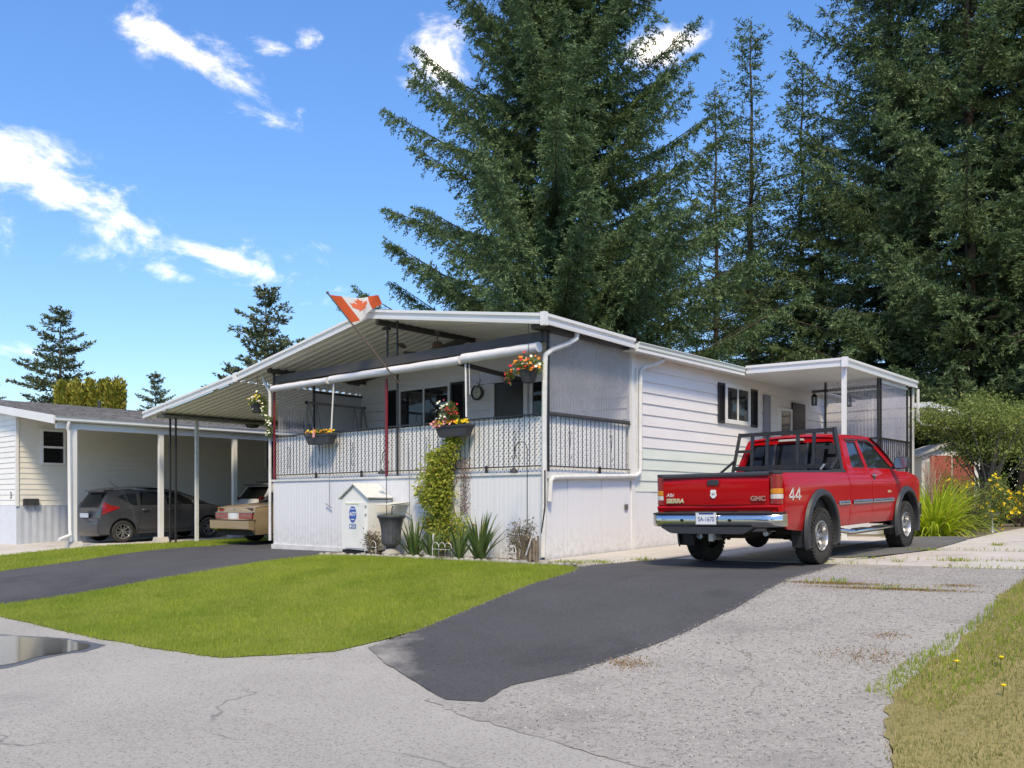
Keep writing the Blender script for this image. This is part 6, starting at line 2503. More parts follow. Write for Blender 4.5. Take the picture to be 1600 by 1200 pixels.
for sg, xe in ((1, x1 + .05), (-1, x0 - .07)):
    m = MB()
    n = 26
    vs = []
    for i in range(n + 1):
        t = i / n
        x = xm + (xe - xm) * t
        z = gz + 1.36 - abs(x - xm) * .62 + .012 * math.cos(i * math.pi)
        vs += [(x, y0 - .05, z), (x, y1, z), (x, y0 - .05, z + .012), (x, y1, z + .012)]
    fs = []
    for i in range(n):
        a = 4 * i
        fs += [(a, a + 1, a + 5, a + 4), (a + 2, a + 6, a + 7, a + 3), (a, a + 4, a + 6, a + 2), (a + 1, a + 3, a + 7, a + 5)]
    m.add(vs, fs)
    m.build("roof", simple("pale_corrugated_roof", (.72, .73, .72), .5, dirt=(.25, .27, .2), damt=.4, dscale=12), S)
m = MB()
vs = []
n = 30
for i in range(n + 1):
    x = x1 + .10 + .42 * i / n
    z = gz + .98 + .010 * math.cos(i * math.pi)
    vs += [(x, y0 + .12, z - .02), (x, y1, z + .02)]
m.add(vs, [(2 * i, 2 * i + 1, 2 * i + 3, 2 * i + 2) for i in range(n)])
m.build("side_roof", simple("pale_corrugated_roof2", (.62, .63, .58), .5), S)
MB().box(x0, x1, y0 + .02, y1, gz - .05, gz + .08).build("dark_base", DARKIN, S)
sg = MB()
BLUE = simple("sign_blue", (.02, .10, .42), .35)
cxs, czs = xm - .03, gz + .775
octo = [(cxs + .115 * math.sin(R(22.5 + 45 * k)), czs + .165 * math.cos(R(22.5 + 45 * k))) for k in range(8)]
sg.prism(octo, y0 - .026, y0 - .019)
sgo = sg.build("security_sign", BLUE, S)
text("sign_lettering", "ADT", .105, WHITEP, sgo, (cxs, y0 - .0275, czs + .005), (R(90), 0, 0), .0005, .2, .003, .95)
for zz in (.105, -.10):
    MB().box(cxs - .055, cxs + .055, y0 - .0275, y0 - .0265, czs + zz - .008, czs + zz + .008).build("sign_band", WHITEP, sgo)
m = MB()
m.box(cxs - .11, cxs + .10, y0 - .024, y0 - .019, czs - .275, czs - .185)
sb = m.build("small_sticker", simple("sticker_blue", (.10, .20, .42), .4), S)
MB().lathe([(.001, .0), (.03, 0)], 14, Matrix.Translation((cxs - .065, y0 - .0255, czs - .23)) @ Matrix.Rotation(R(90), 4, "X")).build("sticker_mark", WHITEP, sb)
for k in range(3):
    MB().box(cxs - .02, cxs + .08, y0 - .0258, y0 - .0248, czs - .262 + k * .026, czs - .254 + k * .026).build("sticker_band", WHITEP, sb)

# ---------------------------------------------------------------- urn
U = thing("urn_planter", (-3.32, -.50, g(-3.3, -.5)), "fluted dark grey urn on a pale plinth in the flower bed", "planter")
zu = g(-3.3, -.5)
MU = Matrix.Translation((-3.32, -.50, zu))
URN = simple("charcoal_urn", (.060, .064, .080), .5, var=.2, dirt=(.2, .2, .2), damt=.25, dscale=12)
m = MB()
prof = [(.10, .12), (.085, .15), (.11, .18), (.17, .22), (.185, .28), (.178, .36), (.185, .48), (.205, .60), (.24, .69), (.262, .71), (.27, .735), (.262, .755), (.235, .755), (.215, .70)]
vs = []
n = 60
for r_, z_ in prof:
    for k in range(n):
        a = 2 * math.pi * k / n
        fl_ = 1 + (.028 * math.cos(a * 20) if .2 < z_ < .66 else 0)
        vs.append((-3.32 + r_ * fl_ * math.cos(a), -.5 + r_ * fl_ * math.sin(a), zu + z_))
m.add(vs, [(i * n + k, i * n + (k + 1) % n, (i + 1) * n + (k + 1) % n, (i + 1) * n + k) for i in range(len(prof) - 1) for k in range(n)])
m.build("urn_body", URN, U, smooth=40)
MB().lathe([(.17, 0), (.18, .04), (.16, .07), (.12, .09), (.10, .125)], 20, MU).build("plinth", STONE, U, smooth=40)
MB().lathe([(.001, .70), (.22, .70)], 20, MU).build("soil", SOIL, U)
rs = np.random.RandomState(3)
n = 160
P = np.stack([-3.32 + rs.normal(0, .1, n), -.5 + rs.normal(0, .1, n), np.full(n, zu + .70)], 1)
D = np.stack([rs.normal(0, .4, n), rs.normal(0, .4, n), np.ones(n)], 1)
tag(link("sprouts", leafmesh("sprouts", P, D, rs.uniform(.05, .12, n), rs.uniform(.008, .014, n), SHRUBM, 3, off=OFF[U.name]), U), kind="stuff")
MB().tube([(-3.30, -.5, zu + .7), (-3.30, -.5, zu + .88), (-3.26, -.5, zu + .93)], .014, 6).build("spigot", URN, U)

# ---------------------------------------------------------------- shepherd's hooks, tools
def hook(x, y, h, r, sgn, label, lantern=None):
    z = g(x, y)
    t = thing("shepherd_hook", (x, y, z), label, "plant hook", "black shepherd's hooks by the deck")
    pts = [(x, y, z - .05), (x, y, z + h - r)]
    for k in range(1, 13):
        a = math.pi * k / 12
        pts.append((x + sgn * (r - r * math.cos(a)), y, z + h - r + r * math.sin(a)))
    pts += [(x + sgn * 2 * r, y, z + h - r - .1), (x + sgn * (2 * r + .04), y, z + h - r - .16), (x + sgn * (2 * r + .08), y, z + h - r - .10)]
    m = MB()
    m.tube(pts, .0075, 6)
    m.build("hook_rod", BLACK, t, smooth=60)
    if lantern:
        xl, zl = x + sgn * (2 * r + .03), z + h - r - .22
        m = MB()
        m.lathe([(.001, .10), (.07, .03), (.075, 0), (.001, -.01)], 12, Matrix.Translation((xl, y, zl - .15)))
        m.tube([(xl, y, zl - .05), (xl, y, zl + .06)], .004, 5)
        m.build("solar_lamp", BPLAST, t)


hook(.10, -.55, 1.95, .13, -1, "tall black shepherd's hook by the dried shrub at the deck corner, with a solar lamp", True)
hook(-3.62, -.36, 1.98, .06, -1, "tall black shepherd's hook standing behind the dark urn, with a solar lamp", True)
for x, zt, zb, lb in ((-5.85, 1.55, .90, "thin wire tool hanging on the skirting left of the small shed"), (-3.33, 1.5, .75, "long thin wire hanging on the skirting right of the small shed")):
    t = thing("hanging_wire", (x, -.05, zt), lb, "wire")
    m = MB()
    m.tube([(x, -.06, zt + .65), (x + .01, -.05, zt), (x + .015, -.05, zb)], .006, 5)
    m.bar((x - .10, -.06, zb + .04), (x + .10, -.06, zb - .05), .018, .012)
    m.build("wire", simple("dull_wire", (.2, .2, .22), .5), t)

# ---------------------------------------------------------------- flower boxes and baskets
def flowers(parent, pts, r, mats, seed, name="flower"):
    """little five petal blooms; one mesh per bloom"""
    rr = random.Random(seed)
    mes = {}
    for i, p in enumerate(pts):
        mt = rr.choice(mats)
        key = mt.name
        if key not in mes:
            m = MB()
            for k in range(5):
                a = 2 * math.pi * k / 5
                Mk = Matrix.Rotation(a, 4, "Z") @ Matrix.Rotation(R(-28), 4, "Y")
                m.add([Mk @ Vector(q) for q in ((.0, 0, 0), (.55 * r, -.42 * r, .05 * r), (r, -.12 * r, .1 * r), (r, .12 * r, .1 * r), (.55 * r, .42 * r, .05 * r))], [(0, 1, 2, 3, 4)])
            m.ball((0, 0, .08 * r), .2 * r, 6, 4)
            mes[key] = m.mesh("flower", mt)
        o = link(name, mes[key], parent, Vector(p) - OFF[parent.name])
        o.rotation_euler = (rr.uniform(.4, 1.4), rr.uniform(-.4, .4), rr.uniform(-.6, 1.2))
        s = rr.uniform(.8, 1.25)
        o.scale = (s, s, s)


def greens(parent, c, rad, n, mat, seed, L=(.04, .08), W=(.02, .04), name="foliage", drop=0):
    rs = np.random.RandomState(seed)
    d = rs.normal(size=(n, 3))
    d = unit(d) * (rs.rand(n, 1) ** .4)
    P = np.array(c) + d * np.array(rad)
    if drop:
        P[:, 2] -= drop * np.abs(rs.normal(size=n)) * (np.abs(d[:, 0]) > .5)
    D = d + rs.normal(0, .5, (n, 3)) + np.array((0, 0, .3))
    o = link(name, leafmesh(name, P, D, rs.uniform(*L, n), rs.uniform(*W, n), mat, seed, off=OFF[parent.name], fold=.2), parent)
    return tag(o, kind="stuff")


POT = simple("charcoal_planter", (.045, .047, .055), .55, var=.1)
def boxplanter(x, z, w, label, mats, seed, tall=False):
    t = thing("flower_box", (x, -.18, z), label, "flower box", "flower boxes hooked on the railing")
    m = MB()
    a, b = w / 2, w / 2 - .07
    vs = [(x + sx * (a if zz else b), -.17 + sy * (.11 if zz else .075), z + (.20 if zz else 0)) for zz in (0, 1) for sx, sy in ((-1, -1), (1, -1), (1, 1), (-1, 1))]
    m.add(vs, [(3, 2, 1, 0), (0, 1, 5, 4), (1, 2, 6, 5), (2, 3, 7, 6), (3, 0, 4, 7)])
    m.box(x - a - .008, x + a + .008, -.29, -.05, z + .175, z + .205)
    m.build("planter_box", POT, t)
    for sx in (-.2, .2):
        MB().tube([(x + sx, -.06, z + .18), (x + sx, -.0, z + .24), (x + sx, .02, z + .19)], .006, 5).build("bracket", BLACK, t)
    greens(t, (x, -.17, z + .23), (w / 2 * .95, .10, .06), 260, SHRUBM, seed)
    rr = random.Random(seed)
    flowers(t, [(x + rr.uniform(-a, a) * .95, -.17 + rr.uniform(-.12, .05), z + .24 + rr.uniform(-.01, .05)) for _ in range(46)], .032, mats, seed)
    return t


boxplanter(-5.97, 2.19, .84, "grey flower box of orange and yellow pansies on the railing's left half", [ORANGEF, YELLOWF, YELLOWF, ORANGEF], 31)
MB().prism([(-6.06, 2.33), (-5.98, 2.33), (-5.995, 2.43), (-6.02, 2.52), (-6.045, 2.43)], -.325, -.315).build("gnome_ornament", PINKF, bpy.data.objects["flower_box"])
t = boxplanter(-1.96, 2.15, .80, "grey flower box with yellow pansies and tall red and white flowers above the vine", [YELLOWF, YELLOWF, YELLOWF, ORANGEF], 32)
greens(t, (-2.10, -.17, 2.52), (.22, .10, .26), 520, SHRUBM, 33)
rr = random.Random(5)
flowers(t, [(-2.20 + rr.gauss(0, .06), -.27 + rr.gauss(0, .04), 2.55 + rr.gauss(0, .12)) for _ in range(26)], .03, [WHITEF], 6)
flowers(t, [(-1.98 + rr.gauss(0, .07), -.27 + rr.gauss(0, .04), 2.60 + rr.gauss(0, .11)) for _ in range(26)], .03, [MAROONF, REDF], 7)
flowers(t, [(-2.24 + rr.gauss(0, .12), -.29, 2.38 + rr.gauss(0, .03)) for _ in range(18)], .034, [PINKF], 8)


def basket(x, y, z, zt, label, mats, seed, rad=.16, h=.20, trail=None, wide=(.24, .2, .14)):
    t = thing("hanging_basket", (x, y, z), label, "hanging basket", "hanging flower baskets")
    MM = Matrix.Translation((x, y, z))
    m = MB()
    m.lathe([(.001, 0), (rad * .62, 0), (rad * .72, h * .2), (rad * .98, h * .92), (rad * 1.05, h), (rad * .98, h), (rad * .9, h * .85)], 24, MM)
    m.build("pot", POT, t, smooth=40)
    m = MB()
    for k in range(3):
        a = 2 * math.pi * k / 3 + .5
        m.tube([(x + rad * math.cos(a), y + rad * math.sin(a), z + h), (x, y, z + h + .30)], .004, 4)
    m.tube([(x, y, z + h + .30), (x, y, zt)], .005, 5)
    m.build("hanger", BLACK, t)
    greens(t, (x, y, z + h + .06), wide, 420, SHRUBM, seed)
    rr = random.Random(seed)
    flowers(t, [(x + rr.gauss(0, wide[0] * .5), y - abs(rr.gauss(0, wide[1] * .5)), z + h + .08 + rr.gauss(0, wide[2] * .6)) for _ in range(60)], .034, mats, seed)
    if trail:
        for (tx_, ty_, tz_, mm) in trail:
            greens(t, (tx_, ty_, tz_), (.07, .05, .13), 90, SHRUBM, seed + 5)
            flowers(t, [(tx_ + rr.gauss(0, .04), ty_ - .03, tz_ + rr.gauss(0, .07)) for _ in range(9)], .03, [mm], seed + 7)
    return t


basket(-.10, -.28, 2.95, 3.93, "hanging basket of orange, red and cream flowers by the downspout", [ORANGEF, ORANGEF, WHITEF, WHITEF, REDF], 41, wide=(.27, .18, .13), trail=[(-.50, -.30, 3.10, REDF)])
basket(-8.42, -.15, 3.02, 3.95, "hanging basket of pale peach and yellow flowers under the left eave", [WHITEF, WHITEF, PINKF, YELLOWF], 42, trail=[(-8.15, -.15, 3.05, WHITEF), (-7.99, -.14, 2.80, WHITEF), (-7.96, -.14, 2.55, WHITEF)])
t = thing("hanging_basket", (-13.2, 2.7, 3.0), "flat hanging basket with one red flower beneath the carport's far eave", "hanging basket", "hanging flower baskets")
m = MB()
m.lathe([(.001, 3.13), (.16, 3.13), (.22, 3.24), (.23, 3.25)], 18, Matrix.Translation((-13.2, 2.7, 0)))
m.build("pot", POT, t, smooth=40)
greens(t, (-13.2, 2.7, 3.27), (.2, .2, .07), 200, SHRUBM, 43)
flowers(t, [(-13.35 + rr.gauss(0, .07), 2.6 + rr.gauss(0, .07), 3.36 + rr.gauss(0, .05)) for _ in range(16)], .05, [REDF], 44)
# wind chimes
for x, y, z, lb in ((-3.05, 1.2, 3.35, "dark wind chime hanging in front of the left window panes"), (-2.75, 1.3, 3.3, "spiky dark star ornament hanging before the window")):
    t = thing("wind_chime", (x, y, z), lb, "wind chime")
    m = MB()
    m.tube([(x, y, z + .55), (x, y, z)], .003, 4)
    for k in range(5):
        a = 2 * math.pi * k / 5
        if "chime hanging" in lb:
            m.tube([(x + .02 * math.cos(a), y + .02 * math.sin(a), z), (x + .02 * math.cos(a), y + .02 * math.sin(a), z - .28)], .006, 5)
        else:
            m.bar((x, y, z), (x + .10 * math.cos(a), y, z + .12 * math.sin(a)), .012, .012)
    m.build("chime_rods", BROWN, t)
for i, (x, y, z, lb) in enumerate([(.9, 8.9, 3.25, "black lantern hanging under the side porch beam, nearest the house wall"), (1.75, 8.80, 3.15, "black lantern hanging in the middle of the side porch")]):
    t = thing("lantern", (x, y, z), lb, "lantern", "lanterns in the side porch")
    m = MB()
    m.lathe([(.05, 0), (.065, .02), (.065, .03)], 8, Matrix.Translation((x, y, z)))
    m.lathe([(.085, .20), (.03, .28), (.001, .29)], 8, Matrix.Translation((x, y, z)))
    for k in range(4):
        a = R(45 + 90 * k)
        m.bar((x + .06 * math.cos(a), y + .06 * math.sin(a), z), (x + .07 * math.cos(a), y + .07 * math.sin(a), z + .2), .012)
    m.tube([(x, y, z + .28), (x, y, z + .42)], .004, 5)
    m.build("lantern_frame", BLACK, t)
    MB().lathe([(.05, .03), (.055, .19)], 8, Matrix.Translation((x, y, z))).build("lantern_glass", GLASS, t)

# ---------------------------------------------------------------- vine on the skirting
V = thing("climbing_vine", (-2.3, -.12, g(-2.3, -.1)), "yellow green climbing vine growing up the skirting to the flower box", "vine")
rs = np.random.RandomState(12)
blobs = [(-2.35, .55, .42, .16), (-2.15, .42, .45, .14), (-2.45, 1.0, .33, .22), (-2.60, 1.25, .40, .22), (-2.35, 1.45, .36, .22), (-2.45, 1.72, .30, .16), (-2.15, 1.85, .26, .16), (-2.02, 2.08, .22, .12), (-2.70, .62, .24, .10), (-1.85, .60, .30, .08), (-2.3, .85, .28, .12), (-2.28, 1.15, .26, .16)]
wts = [1.2, 1.0, 1.3, 1.9, 1.7, 1.3, 1.1, .8, .35, .35, .7, 1.0]
Ps, Ds = [], []
for (bx_, bz, br, by), w in zip(blobs, wts):
    n = int(400 * w)
    d = unit(rs.normal(size=(n, 3))) * (rs.rand(n, 1) ** .42) * (1 + .35 * (rs.rand(n, 1) > .9))
    P = np.array((bx_, -.06 - by * .5, bz)) + d * np.array((br, by * .6, br * .8))
    P[:, 1] = np.minimum(P[:, 1], -.025)
    Ps.append(P)
    Ds.append(d * .5 + rs.normal(0, .35, (n, 3)) + np.array((0, -.55, -.45)))
P, D = np.concatenate(Ps), np.concatenate(Ds)
tag(link("foliage", leafmesh("foliage", P, D, rs.uniform(.03, .105, len(P)), rs.uniform(.02, .065, len(P)), VINEM, 13, off=OFF[V.name], fold=.15), V), kind="stuff")
m = MB()
for k in range(9):
    x = -2.4 + rng.uniform(-.15, .25)
    pts = [(x, -.05, g(x, 0) - .03)]
    for j in range(1, 8):
        pts.append((x + rng.uniform(-.08, .08) + (j / 8) * rng.uniform(-.1, .35), -.04, .27 * j))
    m.tube(pts, .007, 5)
m.build("stems", simple("vine_stem", (.16, .08, .06), .8), V)
# reddish dry tendrils to the right of the vine
n = 700
P = np.stack([-1.83 + rs.normal(0, .07, n), -.03 - np.abs(rs.normal(0, .03, n)), rs.uniform(.75, 1.75, n)], 1)
D = np.stack([rs.normal(0, .5, n), rs.normal(-.3, .3, n), rs.normal(0, 1, n)], 1)
tag(link("dry_tendrils", leafmesh("dry_tendrils", P, D, rs.uniform(.03, .06, n), rs.uniform(.008, .018, n), leaf_mat("dry_tendril", (.13, .06, .05), (.30, .18, .14), trans=.1), 14, off=OFF[V.name]), V), kind="stuff")


# ---------------------------------------------------------------- blade plants
def bladeplant(name, x, y, n, L, W, spread, mat, label, cat, seed, arch_=.3, group=None, base=.08):
    t = thing(name, (x, y, g(x, y)), label, cat, group)
    rs = np.random.RandomState(seed)
    V_, F_, RR = [], [], []
    seg = 7
    for i in range(n):
        a = rs.uniform(0, 2 * math.pi)
        tilt = abs(rs.normal(0, spread))
        l = rs.uniform(*L)
        w = rs.uniform(*W)
        bx_, by_ = x + math.cos(a) * base * rs.rand(), y + math.sin(a) * base * rs.rand()
        bz = g(x, y) - .02
        px, pz, ang = 0.0, 0.0, tilt
        sa = a + math.pi / 2 + rs.normal(0, .5)
        r = rs.rand()
        b0 = len(V_)
        for k in range(seg + 1):
            q = k / seg
            ww = w * .5 * (1 - q ** 2.2) * (.6 + .4 * min(1, q * 4)) + .0008
            cx_, cy_, cz_ = bx_ + math.cos(a) * px, by_ + math.sin(a) * px, bz + pz
            V_.append((cx_ + math.cos(sa) * ww, cy_ + math.sin(sa) * ww, cz_))
            V_.append((cx_ - math.cos(sa) * ww, cy_ - math.sin(sa) * ww, cz_))
            RR += [r, r]
            px += math.sin(ang) * l / seg
            pz += math.cos(ang) * l / seg
            ang += arch_ * (.4 + q) * (.5 + tilt) / 1.2
        for k in range(seg):
            F_.append((b0 + 2 * k, b0 + 2 * k + 1, b0 + 2 * k + 3, b0 + 2 * k + 2))
    me = np_mesh("leaves", V_, F_, mat, RR, OFF[t.name])
    link("leaves", me, t)["kind"] = "stuff"
    return t


bladeplant("iris_plant", -2.68, -.50, 70, (.45, .85), (.03, .05), .42, IRISM, "green iris clump just right of the dark urn", "plant", 51, .12, "iris clumps in the flower bed")
bladeplant("iris_plant", -2.2, -.48, 36, (.4, .7), (.03, .045), .38, IRISM, "shaded iris clump beneath the climbing vine", "plant", 52, .12, "iris clumps in the flower bed")
bladeplant("iris_plant", -.97, -.55, 85, (.5, .92), (.035, .058), .40, IRISM, "largest iris clump, alone on the white skirting right of the vine", "plant", 53, .10, "iris clumps in the flower bed")
bladeplant("iris_plant", -1.38, -.62, 26, (.5, .85), (.035, .05), .62, IRISM, "leaning iris clump between the vine and the largest iris", "plant", 54, .14, "iris clumps in the flower bed")


def dryshrub(x, y, w, h, label, seed):
    t = thing("dried_shrub", (x, y, g(x, y)), label, "shrub", "dried shrubs by the skirting")
    z = g(x, y)
    m = MB()
    rr = random.Random(seed)
    tips = []
    for k in range(34):
        a = rr.uniform(0, 6.28)
        s = rr.random() ** .5
        bx_, by_ = x + .10 * math.cos(a) * s, y + .08 * math.sin(a) * s
        tp = (x + w * s * math.cos(a), y + w * .6 * s * math.sin(a), z + h * rr.uniform(.55, 1))
        m.tube([(bx_, by_, z - .02), ((bx_ + tp[0]) / 2 + rr.uniform(-.02, .02), (by_ + tp[1]) / 2, z + h * .45), tp], [.006, .005, .003], 4)
        tips.append(tp)
    m.build("stems", simple("dry_stem", (.22, .17, .12), .9), t)
    rs = np.random.RandomState(seed)
    tp = np.array(tips)
    P = np.repeat(tp, 22, 0)
    P += rs.normal(0, .05, P.shape)
    P[:, 2] -= np.abs(rs.normal(0, h * .28, len(P)))
    P[:, 2] = np.maximum(P[:, 2], z + .05)
    D = rs.normal(0, 1, P.shape) + np.array((0, 0, -.2))
    link("leaves", leafmesh("leaves", P, D, rs.uniform(.04, .09, len(P)), rs.uniform(.012, .028, len(P)), DRYM, seed, off=OFF[t.name]), t)["kind"] = "stuff"


dryshrub(-3.64, -.66, .17, .46, "dried brown shrub between the small shed and the urn", 61)
dryshrub(.02, -.62, .26, .66, "large dried brown shrub at the deck's right corner", 62)
# weathered stump and white wire edging
t = thing("wooden_stump", (.12, -.52, g(.1, -.5)), "weathered wooden stump half hidden in the dried shrub", "stump")
m = MB()
for k in range(14):
    a = 2 * math.pi * k / 14
    m.box(-.022, .022, -.012, .012, 0, .36 + .04 * (k % 3), Matrix.Translation((.14 + .13 * math.cos(a), -.52 + .13 * math.sin(a), g(.1, -.5) - .02)) @ Matrix.Rotation(a + math.pi / 2, 4, "Z"))
m.build("staves", simple("weathered_wood", (.22, .18, .14), .9, var=.3, scale=12), t)["kind"] = "stuff"


def wirefence(x0, y0, n, label):
    t = thing("wire_edging", (x0, y0, g(x0, y0)), label, "garden edging", "white wire edging in the flower bed")
    m = MB()
    for k in range(n):
        x = x0 + .16 * k
        z = g(x, y0)
        m.tube([(x, y0, z - .03), (x, y0, z + .20)] + [(x + .08 - .08 * math.cos(math.pi * j / 6), y0, z + .20 + .08 * math.sin(math.pi * j / 6)) for j in range(1, 6)] + [(x + .16, y0, z + .20), (x + .16, y0, z - .03)], .005, 5)
    m.tube([(x0, y0, g(x0, y0) + .16), (x0 + .16 * n, y0, g(x0, y0) + .16)], .004, 4)
    m.build("wire_hoops", WHITE, t)


wirefence(-2.02, -.66, 3, "white wire edging hoops beneath the climbing vine")
wirefence(-3.75, -.78, 2, "white wire edging hoops beside the urn's plinth")
wirefence(-.25, -.80, 2, "white wire edging hoops before the large dried shrub")
t = thing("garden_stake", (-2.25, -.42, g(-2.2, -.4)), "white wooden stake at the foot of the vine", "stake")
MB().prism([(-2.27, g(-2.2, -.4) - .02), (-2.22, g(-2.2, -.4) - .02), (-2.22, .36), (-2.245, .41), (-2.27, .36)], -.43, -.41).build("stake_board", WHITE_OLD, t)
t = thing("white_stick", (.34, -.66, .3), "short white stick leaning on the dried shrub", "stick")
MB().bar((.22, -.72, .12), (.36, -.70, .50), .02, .012).build("stick", WHITE, t)

# ================================================================== RIGHT SIDE BEDS
bladeplant("lime_grass_clump", 3.72, 8.45, 620, (.8, 1.5), (.022, .042), .62, LILYM, "big lime green arching grass clump beyond the pickup's front wheel", "plant", 71, .34, base=.35)
bladeplant("lime_grass_clump", 2.9, 9.3, 120, (.6, 1.1), (.015, .03), .4, LILYM, "smaller pale grass clump against the side porch corner", "plant", 72, .25, base=.2)


def stalks(x, y, label, seed):
    t = thing("dry_flower_stalks", (x, y, g(x, y)), label, "plant")
    m = MB()
    rr = random.Random(seed)
    for k in range(12):
        a, b = rr.gauss(0, .12), rr.gauss(0, .12)
        hh = rr.uniform(1.3, 1.75)
        m.tube([(x, y, g(x, y)), (x + a * .5, y + b * .5, g(x, y) + hh * .6), (x + a, y + b, g(x, y) + hh)], [.008, .006, .004], 4)
        for j in range(5):
            zz = g(x, y) + hh * rr.uniform(.6, 1)
            m.tube([(x + a * .8, y + b * .8, zz), (x + a * .8 + rr.gauss(0, .06), y + b * .8 + rr.gauss(0, .06), zz + .09)], .004, 4)
    m.build("stalks", simple("pinkish_dry_stalk", (.40, .24, .18), .8), t)


stalks(3.55, 8.65, "pinkish dry flower stalks standing up out of the lime grass clump", 73)


def shrub(x, y, w, d, h, n, mat, label, seed, fl=None, group=None, fn=0, lw=(.02, .04), ll=(.04, .08)):
    t = thing("flowering_shrub" if fl else "shrub", (x, y, g(x, y)), label, "shrub", group)
    z = g(x, y)
    rs = np.random.RandomState(seed)
    m = MB()
    for k in range(14):
        a = rs.uniform(0, 6.28)
        q = rs.rand() ** .5
        m.tube([(x + .1 * math.cos(a), y + .1 * math.sin(a), z - .03), (x + .5 * w * q * math.cos(a), y + .5 * d * q * math.sin(a), z + h * .5), (x + w * q * .9 * math.cos(a), y + d * q * .9 * math.sin(a), z + h * .85)], [.014, .01, .005], 5)
    m.build("stems", BARK, t)
    nb = 26
    c = rs.uniform(-1, 1, (nb, 3))
    c[:, 2] = rs.uniform(.15, .95, nb)
    c[:, :2] *= np.sqrt(1 - (c[:, 2:3] * .8) ** 2)
    idx = rs.randint(0, nb, n)
    P = c[idx] * np.array((w, d, h)) + unit(rs.normal(size=(n, 3))) * (rs.rand(n, 1) ** .5) * np.array((w, d, h)) * .30
    P += np.array((x, y, z))
    P[:, 2] = np.maximum(P[:, 2], z + .02)
    D = rs.normal(size=(n, 3)) + np.array((0, 0, .5))
    link("foliage", leafmesh("foliage", P, D, rs.uniform(*ll, n), rs.uniform(*lw, n), mat, seed, off=OFF[t.name], fold=.15), t)["kind"] = "stuff"
    if fl:
        sel = P[rs.choice(n, fn)]
        ctr = np.array((x, y, z + h * .45))
        sel = ctr + (sel - ctr) * 1.08
        flowers(t, [tuple(p) for p in sel], .045, fl, seed)
    return t


shrub(3.9, 9.7, .9, .8, 1.25, 5200, SHRUBM, "feathery green shrub behind the lime grass clump", 81, lw=(.01, .02))
shrub(3.9, 10.9, .75, .6, 1.15, 3000, SHRUBM, "tall yellow flowering shrub under the fruit tree", 82, [YELLOWF], "yellow flowering shrubs by the pavement", 110)
shrub(4.4, 12.8, 1.1, .8, .9, 4200, SHRUBM, "dark leaved yellow flowering shrub farther along the pavement", 83, [YELLOWF], "yellow flowering shrubs by the pavement", 190)
shrub(5.1, 14.8, 1.2, .9, .9, 3600, SHRUBM, "last yellow flowering shrub, at the picture's right edge", 84, [YELLOWF], "yellow flowering shrubs by the pavement", 120)
shrub(3.2, 12.0, .8, 1.0, .8, 2600, SHRUBM, "plain green shrub filling the bed behind the yellow flowers", 85)
bb = thing("garden_bird_bath", (4.45, 9.9, g(4.4, 9.9)), "small grey shell shaped bird bath on a stem by the shrubs", "bird bath")
MBM = Matrix.Translation((4.45, 9.9, g(4.4, 9.9)))
MB().lathe([(.09, 0), (.07, .03), (.03, .06), (.025, .28), (.04, .33)], 12, MBM).build("stem", GREYMETAL, bb, smooth=40)
MB().lathe([(.001, .33), (.08, .34), (.15, .40), (.16, .41), (.14, .41), (.07, .36)], 16, MBM).build("bowl", STONE, bb, smooth=40)


# fruit tree
def leafy_tree(name, x, y, z, h, rad, trunks, n, mat, label, cat, seed, zc=.62, vs=.5, bark=BARKG, ll=(.06, .10), group=None, nb=60):
    t = thing(name, (x, y, z), label, cat, group)
    rs = np.random.RandomState(seed)
    rr = random.Random(seed)
    cen = np.array((x, y, z + h * zc))
    R3 = np.array((rad, rad, h * vs * .95))
    nodes = []
    m = MB()
    for k in range(trunks):
        a = rr.uniform(0, 6.28)
        b = (x + .12 * math.cos(a) * (trunks > 1), y + .12 * math.sin(a) * (trunks > 1), z - .05)
        top_ = (x + rad * .35 * math.cos(a), y + rad * .35 * math.sin(a), z + h * .62)
        r0 = h * .018 + .01
        m.tube([b, ((b[0] * 2 + top_[0]) / 3 + rr.uniform(-.05, .05), (b[1] * 2 + top_[1]) / 3, z + h * .25), top_], [r0, r0 * .7, r0 * .35], 8)
        for j in range(nb // trunks):
            q = rr.uniform(.3, 1)
            st = (b[0] + (top_[0] - b[0]) * q, b[1] + (top_[1] - b[1]) * q, z + h * .62 * q)
            d = unit(rs.normal(size=3))
            d[2] = abs(d[2]) * .8 - .15
            e = cen + d * R3 * (.35 + .6 * rr.random())
            mid = ((st[0] + e[0]) / 2, (st[1] + e[1]) / 2, (st[2] + e[2]) / 2 + rr.uniform(0, .1) * h * .3)
            m.tube([st, mid, tuple(e)], [r0 * .28, r0 * .18, r0 * .06], 5, cap=False)
            nodes.append(e)
            nodes.append(np.array(mid))
    m.build("trunk", bark, t, smooth=60)
    nd = np.array(nodes)
    idx = rs.randint(0, len(nd), n)
    P = nd[idx] + unit(rs.normal(size=(n, 3))) * (rs.rand(n, 1) ** .6) * rad * .27 * np.array((1, 1, .7))
    D = (P - nd[idx]) * 2 / rad + rs.normal(0, .7, (n, 3)) + np.array((0, 0, -.25))
    link("crown", leafmesh("crown", P, D, rs.uniform(*ll, n), rs.uniform(ll[0] * .5, ll[1] * .55, n), mat, seed, off=OFF[t.name], fold=.15), t)["kind"] = "stuff"
    return t


leafy_tree("fruit_tree", 3.75, 11.7, g(3.5, 11.6), 3.5, 1.75, 3, 21000, APPLEM, "leafy fruit tree with several slim trunks over the yellow shrubs", "tree", 91, zc=.70, vs=.30, ll=(.045, .085), nb=90)
leafy_tree("fruit_tree", 6.3, 14.5, g(6, 14), 2.9, 1.5, 2, 9000, APPLEM, "second leafy fruit tree cut by the picture's right edge", "tree", 92, zc=.68, vs=.32, ll=(.05, .09))

